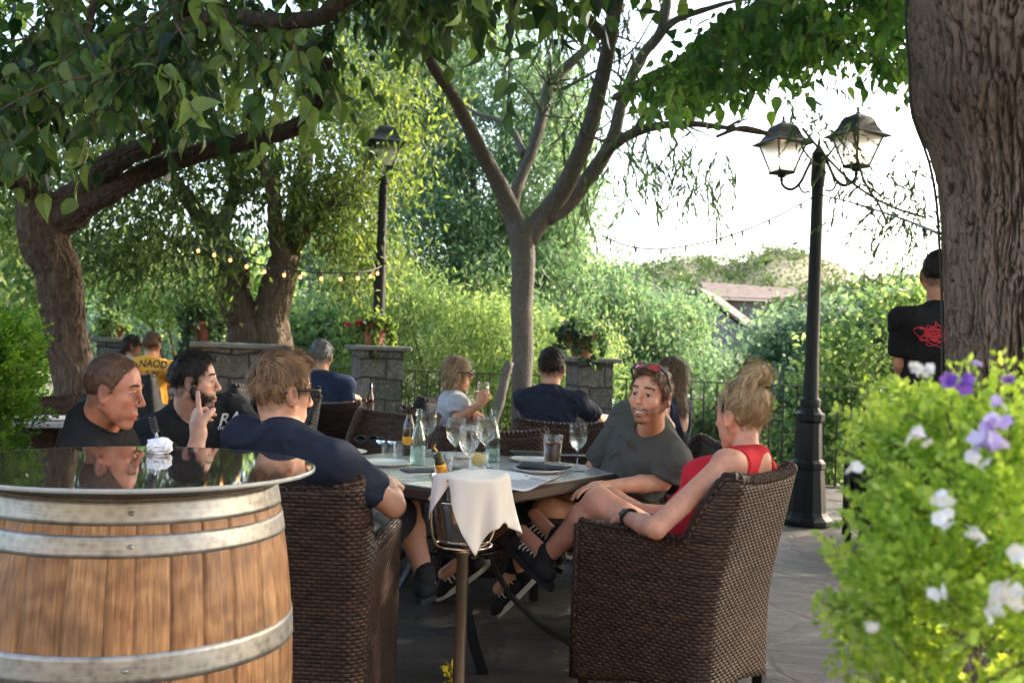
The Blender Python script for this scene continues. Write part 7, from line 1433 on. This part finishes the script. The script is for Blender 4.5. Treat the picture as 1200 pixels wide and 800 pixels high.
# ------------------------------------------------------------------ furniture around
def build_furniture():
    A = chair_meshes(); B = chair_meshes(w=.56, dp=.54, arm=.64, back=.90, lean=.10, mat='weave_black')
    g = 'wicker armchairs'
    def ch(px, d, yaw, label, ms=A, off=(0, 0), scale=1.0, name='wicker_armchair'): p = PZ(px, d, 0); return make_chair(ms, (p[0]+off[0], p[1]+off[1]), math.radians(yaw), label, g, name=name, scale=scale)
    make_chair(A, (.640, 3.672), math.radians(53.6), 'brown wicker armchair in the foreground holding the woman in red', g)
    make_chair(A, (-.665, 3.21), math.radians(-4), 'brown wicker armchair in the foreground holding the sandy haired man', g)
    make_chair(A, (.66, 4.62), math.radians(96), 'brown wicker armchair of the smiling man in grey', g)
    ch(46, 3.55, -14, 'brown wicker armchair at far left behind the barrel')
    ch(192, 4.5, 8, 'blue black wicker armchair behind the bearded man', B)
    ch(655, 5.95, -4, 'brown wicker armchair of the man in the navy T-shirt')
    ch(527, 6.3, -78, 'brown wicker armchair of the woman with the blonde bob')
    ch(805, 5.8, 68, 'tall black wicker armchair of the long haired young woman', B, scale=1.06)
    ch(386, 7.05, -6, 'brown wicker armchair of the man in the navy polo')
    ch(462, 6.9, 66, 'empty dark wicker armchair turned left near the pillar', B)
    ch(430, 5.6, 158, 'empty brown wicker armchair beyond the sandy haired man')
    ch(290, 6.2, 150, 'empty black wicker armchair behind the bearded man at right', B)
    ch(262, 8.0, 60, 'empty black wicker armchair against the stone planter', B)
    ch(172, 9.2, -18, 'black wicker armchair of the man in yellow', B); ch(152, 9.6, -40, 'brown wicker armchair of the woman with tied back hair')
    ch(1045, 6.9, 150, 'dark wicker armchair behind the flowering bush', B); ch(40, 6.6, 20, 'brown wicker armchair at the far left under the thick tree')
    ch(560, 5.2, 10, 'brown wicker armchair beyond the main table', A)
    # side tables
    def tab(px, py, d, w, dp, label, rz=0, extra=None):
        p = PZ(px, d, 0); p = V(p[0], p[1], 0); z = .745; root = empty('cafe_table', p, label, 'table', 'smaller tables behind the main table'); R = rotz(rz); MB().box(p+V(0, 0, z-.015), (w, dp, .03), R, bevel=.006).build('tabletop', M['slate'], root)
        MB().lathe([(.05, z-.032), (.028, z-.06), (.026, .08), (.05, .05), (.05, .03)], 16, p).build('column', M['black'], root)
        for k in range(4): a = k*PI/2+PI/4+rz; d_ = V(math.cos(a), math.sin(a), 0); MB().tube(spline([p+d_*.03+V(0, 0, .10), p+d_*.16+V(0, 0, .085), p+d_*.32+V(0, 0, .016)], 10), .015, 8).build('leg', M['black'], root, smooth=True)
        return p+V(0, 0, z)
    t9 = tab(437, 458, 7.3, .85, .7, 'grey slab table beside the geranium pillar', .15); t8 = tab(735, 485, 6.15, .8, .7, 'grey slab table of the man in the navy T-shirt', .1); t1 = tab(20, 465, 6.0, .9, .7, 'grey slab table at the far left under the thick tree', .2); tab(190, 450, 9.9, .8, .7, 'grey slab table in front of the man in yellow')
    wpf = [(.001, 0), (.032, 0), (.034, .004), (.034, .10), (.032, .12), (.020, .165), (.0125, .20), (.0125, .232), (.0148, .234), (.0148, .245), (.010, .245), (.0105, .20), (.018, .163), (.0300, .12), (.0318, .10), (.0318, .006), (.001, .006)]
    bottle('water_bottle', t8+V(-.12, -.10, 0), wpf, M['greenglass'], 'water bottle on the table of the man in the navy T-shirt'); tumbler(t8+V(-.2, -.14, 0), .036, .1, 'tumbler beside the bottle on the next table', group=None); plate(t8+V(.15, -.12, 0), .11, 'dark plate on the next table', matn='black', group=None)
    bottle('beer_bottle', t9+V(-.06, .05, 0), [(.001, 0), (.029, 0), (.030, .125), (.015, .18), (.0125, .24), (.001, .243)], M['beer'], 'dark bottle on the slab table by the geranium pillar'); tag(MB().box(t9+V(.16, -.1, .008), (.2, .14, .014), rotz(.2), bevel=.002).build('folded_menu', M['paper']), 'pale folded menu on the slab table by the geranium pillar', 'menu')
    plate(t1+V(.25, -.1, 0), .12, 'white plate on the table at the far left', group=None); plate(t1+V(.05, -.2, 0), .10, 'second white plate on the table at the far left, nearer the edge', group=None)
    # black bag with white tag on the floor behind the barrel
    p = PZ(365, 2.95, 0); q = V(p[0], p[1], 0); root = empty('cloth_bag', q, 'black cloth bag with an oval white tag on the floor by the barrel', 'bag'); m = MB(); m.ball((0, 0, 0), (1, 1, 1), 24); v = m.v[0]; v = v*(1+.18*fbm(v*2.5, 3, 6))[:, None]*V(.17, .16, .12); v[:, 2] = np.maximum(v[:, 2], -.09)+.092; m.v[0] = v+q; m.build('sack', M['canvas'], root, smooth=True)
    m = MB(); m.ball(q+V(-.045, -.085, .172), (.030, .008, .010), 16, R=rotm('X', -.5)); m.build('tag', M['porcelain'], root, smooth=True)
    # small yellow flower lying on the floor by the bucket stand
    p = PZ(529, 3.75, 0); leafcloud_root = empty('fallen_flower', (p[0], p[1], 0), 'yellow flower lying on the paving behind the bucket stand', 'flower'); r = np.random.default_rng(2); leafcloud('petals', V(p[0], p[1], .02)+r.normal(size=(26, 3))*.012, .035, M['yellowflower'], leafcloud_root, 'b', -.3, 2)
    # fallen leaves
    for k in range(64):
        x, y = r.uniform(.2, 2.4), r.uniform(3.4, 8.6)
        if k % 4 == 0: x = r.uniform(-1.2, .6); y = r.uniform(3.9, 6)
        tag(leafcloud('fallen_leaf', np.array([[x, y, .012]]), .05, M['leaf_olive' if k % 2 else 'leaf_hill'], None, 'b', 0, k, np.array([[3., 3.*(-1)**k, 0]]), jit=.5, up=6), 'small dry leaf lying on the dark paving', 'leaf', 'fallen leaves on the paving')
    # slanting timber prop against the forked tree
    a, b = PZ(545, 8.1, .05), P(598, 424, 8.35); m = MB(); limb(m, [a, (a+b)/2+V(.02, 0, .01), b], [.05, .045, .04], 30, 10, .2, 4); tag(m.build('wooden_prop', M['bark_grey'], None, smooth=True), 'weathered wooden prop slanting up against the forked tree', 'prop')
def build_edges():
    a = pillar(437, 9.7, .42, 1.26, 'stone pillar carrying the geranium pot in front of the single lamp post', .35); b = pillar(686, 9.6, .35, 1.22, 'stone pillar with the leafy pot behind the man in the navy T-shirt', .3); c = pillar(135, 11.2, .40, 1.24, 'small stone pillar with a yellowish plant at the far left', .2)
    potted(438, 9.65, 1.262, .115, 'terracotta pot of trailing geranium on the pillar by the single lamp post', 3, 'leaf_olive', 'b', leaf=.05, tall=.10, flowers='redlens'); potted(681, 9.55, 1.222, .145, 'wide terracotta pot of dark green trailing plant on the pillar by the forked tree', 5, 'leaf_dark', 'b', leaf=.06, tall=.10, n=22); potted(135, 11.15, 1.242, .10, 'terracotta pot with a dense yellowish plant on the far left pillar', 7, 'leaf_bright', 'b', leaf=.05, tall=.14, hang=True)
    # stone planter wall with coping
    p0, p1 = PZ(226, 9.6, 0), PZ(322, 9.9, 0); d = nrm(V(p1[0]-p0[0], p1[1]-p0[1], 0)); L = np.linalg.norm((p1-p0)[:2]); ang = math.atan2(d[1], d[0]); cc = (p0+p1)/2; nb = V(-d[1], d[0], 0); root = empty('stone_planter', (p0[0], p0[1], 0), 'raised planter of pale stone blocks with a flat coping round the double trunk tree', 'planter'); m = MB(); cc = V(cc[0], cc[1], 0)+nb*.7
    uvbox(m, cc+V(0, 0, .58), (L, 1.4, 1.20), rotz(ang)); m.build('wall', M['stonewarm'], root); MB().box(cc+V(0, 0, 1.21), (L+.16, 1.56, .055), rotz(ang), bevel=.01).build('coping', M['cap'], root)
    potted(236, 9.75, 1.238, .12, 'terracotta pot of dark leaves on the corner of the stone planter', 9, 'leaf_dark', 'b', leaf=.055, tall=.12)
    railing(a+V(.26, 0, 0), b+V(-.24, 0, 0), 'black iron railing between the two stone pillars'); e = PZ(1010, 9.2, 0); railing(b+V(.24, 0, 0), e, 'black iron railing running right from the leafy pot pillar'); railing(PZ(352, 9.8, 0), a+V(-.26, 0, 0), 'short black iron railing left of the geranium pillar'); railing(PZ(150, 10.2, 0), PZ(216, 9.9, 0), 'short black iron railing behind the man in yellow')
    # flowering bush in the right foreground, left conifer bush
    r = np.random.default_rng(6)
    FL = [(1075, 432, 1.5, .03, 'petal_white'), (1110, 442, 1.5, .036, 'petal_violet'), (1126, 446, 1.48, .036, 'petal_violet'), (1145, 428, 1.5, .03, 'petal_lilac'), (1172, 470, 1.45, .03, 'petal_lilac'), (1160, 498, 1.42, .036, 'petal_lilac'), (1150, 520, 1.42, .04, 'petal_lilac'), (1165, 515, 1.42, .04, 'petal_lilac'), (1142, 540, 1.42, .034, 'petal_white'), (1076, 505, 1.42, .036, 'petal_white'), (1000, 550, 1.5, .028, 'petal_white'), (1102, 585, 1.38, .032, 'petal_white'), (1105, 610, 1.36, .036, 'petal_white'), (1142, 625, 1.36, .034, 'petal_white'), (1100, 690, 1.34, .03, 'petal_white'), (1025, 736, 1.36, .03, 'petal_white'), (1192, 655, 1.32, .04, 'petal_white'), (1175, 695, 1.32, .04, 'petal_white'), (1195, 700, 1.32, .04, 'petal_white'), (1165, 720, 1.32, .035, 'petal_white'), (1090, 435, 1.55, .026, 'petal_white'), (1185, 445, 1.5, .026, 'petal_violet')]
    k = .72; B_ = [(1165, 665, 1.52, (.17, .22, .19), 30), (1142, 588, 1.6, (.12, .2, .12), 20), (1190, 560, 1.6, (.14, .18, .13), 16), (1105, 750, 1.5, (.11, .18, .12), 14), (1200, 800, 1.5, (.19, .22, .15), 14), (1085, 520, 1.75, (.06, .12, .05), 7), (1062, 700, 1.52, (.07, .10, .09), 8), (1150, 522, 1.65, (.14, .15, .05), 8)]
    fl = [(P(x, y, (d-.06)*k), None, s*.40, mn) for (x, y, d, s, mn) in FL]
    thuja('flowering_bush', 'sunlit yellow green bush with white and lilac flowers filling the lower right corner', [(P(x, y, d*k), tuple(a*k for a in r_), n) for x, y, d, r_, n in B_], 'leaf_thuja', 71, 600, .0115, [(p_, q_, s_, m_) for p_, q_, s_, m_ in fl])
    q = P(1175, 640, 1.18); MBp = MB().lathe([(.10, .0), (.15, .5), (.16, .53), (.14, .53), (.12, .45), (.01, .44)], 32, (q[0], q[1], 0)); tag(MBp.build('planter_pot', M['terracotta']), 'large pot under the flowering bush', 'planter')
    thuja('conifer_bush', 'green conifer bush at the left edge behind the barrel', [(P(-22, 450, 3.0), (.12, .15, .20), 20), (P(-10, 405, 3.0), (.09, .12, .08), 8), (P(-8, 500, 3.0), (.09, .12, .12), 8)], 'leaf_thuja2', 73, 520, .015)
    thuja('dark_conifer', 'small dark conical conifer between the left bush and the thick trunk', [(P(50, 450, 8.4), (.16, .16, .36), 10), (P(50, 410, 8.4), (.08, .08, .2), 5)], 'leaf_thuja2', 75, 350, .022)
    string_lights('string_lights', 'string of small warm lit bulbs in front of the double trunk tree', [(225, 285, 9.0), (262, 295, 8.95), (300, 309, 8.9), (345, 317, 8.9), (392, 320, 9.0), (430, 318, 9.2), (447, 312, 9.6)], 0, 0, 12, True)
    string_lights('string_lights', 'dark unlit bulb string running left from the double lamp post', [(705, 276, 8.4), (735, 288, 8.3), (770, 292, 8.2), (805, 288, 8.15), (843, 280, 8.1), (880, 267, 8.0), (918, 250, 7.9), (958, 228, 7.8)], 0, 0, 8, False)
    string_lights('string_lights', 'dark unlit bulb string running right from the double lamp post to the trunk', [(962, 228, 7.8), (1000, 238, 6.6), (1045, 252, 5.4), (1072, 262, 4.8), (1102, 274, 3.6)], 0, 0, 4, False)
# ------------------------------------------------------------------ light, sky, camera
def build_light():
    w = bpy.data.worlds.new('World'); sc.world = w; w.use_nodes = True; nt = w.node_tree; bg = nt.nodes['Background']; s = nt.nodes.new('ShaderNodeTexSky'); s.sky_type = 'NISHITA'; s.sun_disc = False
    el, az = SUN_EL, SUN_AZ; s.sun_elevation = el; s.sun_rotation = az; s.air_density = 1.0; s.dust_density = 3.5; s.ozone_density = 1.2; nt.links.new(s.outputs[0], bg.inputs[0]); bg.inputs[1].default_value = .15
    L = bpy.data.lights.new('sun', 'SUN'); L.energy = 2.0; L.angle = math.radians(.5); L.color = (1, .92, .79); o = bpy.data.objects.new('sun', L); COL.objects.link(o)
    d = Vector((math.sin(az)*math.cos(el), math.cos(az)*math.cos(el), math.sin(el))); o.rotation_euler = d.to_track_quat('Z', 'Y').to_euler()
    c = bpy.data.cameras.new('camera'); co = bpy.data.objects.new('camera', c); COL.objects.link(co); c.sensor_width = 36; c.lens = F/1200*36; c.clip_start = .05; c.clip_end = 5000
    m = Matrix((_r, _u, -_f)).transposed().to_4x4(); m.translation = Vector(CAM); co.matrix_world = m; sc.camera = co; c.dof.use_dof = True; c.dof.focus_distance = 3.2; c.dof.aperture_fstop = 5.0; c.dof.aperture_blades = 9
    v = sc.view_settings; v.view_transform = 'Standard'; v.look = 'None'; v.exposure = EXPOSURE; v.gamma = 1; v.use_curve_mapping = False; v.use_white_balance = True; v.white_balance_temperature = 6800
    cy = sc.cycles; cy.use_denoising = True; cy.denoiser = 'OPENIMAGEDENOISE'; cy.max_bounces = 10; cy.diffuse_bounces = 3; cy.glossy_bounces = 3; cy.transmission_bounces = 8; cy.transparent_max_bounces = 12; cy.sample_clamp_indirect = 8; cy.caustics_reflective = False; cy.caustics_refractive = False; cy.use_adaptive_sampling = True; cy.adaptive_threshold = .02
EXPOSURE = 2.35
HAZE = 0.0
def build_haze():
    if not HAZE: return
    m = bpy.data.materials.new('haze air'); m.use_nodes = True; nt = m.node_tree; nt.nodes.remove(nt.nodes['Principled BSDF']); v = nt.nodes.new('ShaderNodeVolumePrincipled'); v.inputs['Color'].default_value = (.85, .90, .95, 1); v.inputs['Density'].default_value = HAZE; v.inputs['Anisotropy'].default_value = .3; nt.links.new(v.outputs[0], nt.nodes['Material Output'].inputs['Volume'])
    tag(MB().box((0, 440, 40), (2600, 2600, 190)).build('haze', m), kind='stuff')
import time
def step(n, f):
    t = time.time(); f(); print('STEP', n, round(time.time()-t, 1), flush=True)
make_materials(); build_haze(); step('light', build_light); step('setting', build_setting); step('trees', build_trees); step('house', build_house); step('restaurant', build_bounce_facade); step('edges', build_edges); step('lamps', build_lamps)
step('furniture', build_furniture); step('table', build_table); step('tableware', build_tableware); step('bucket', build_bucket); step('barrel', build_barrel); step('people', build_people)
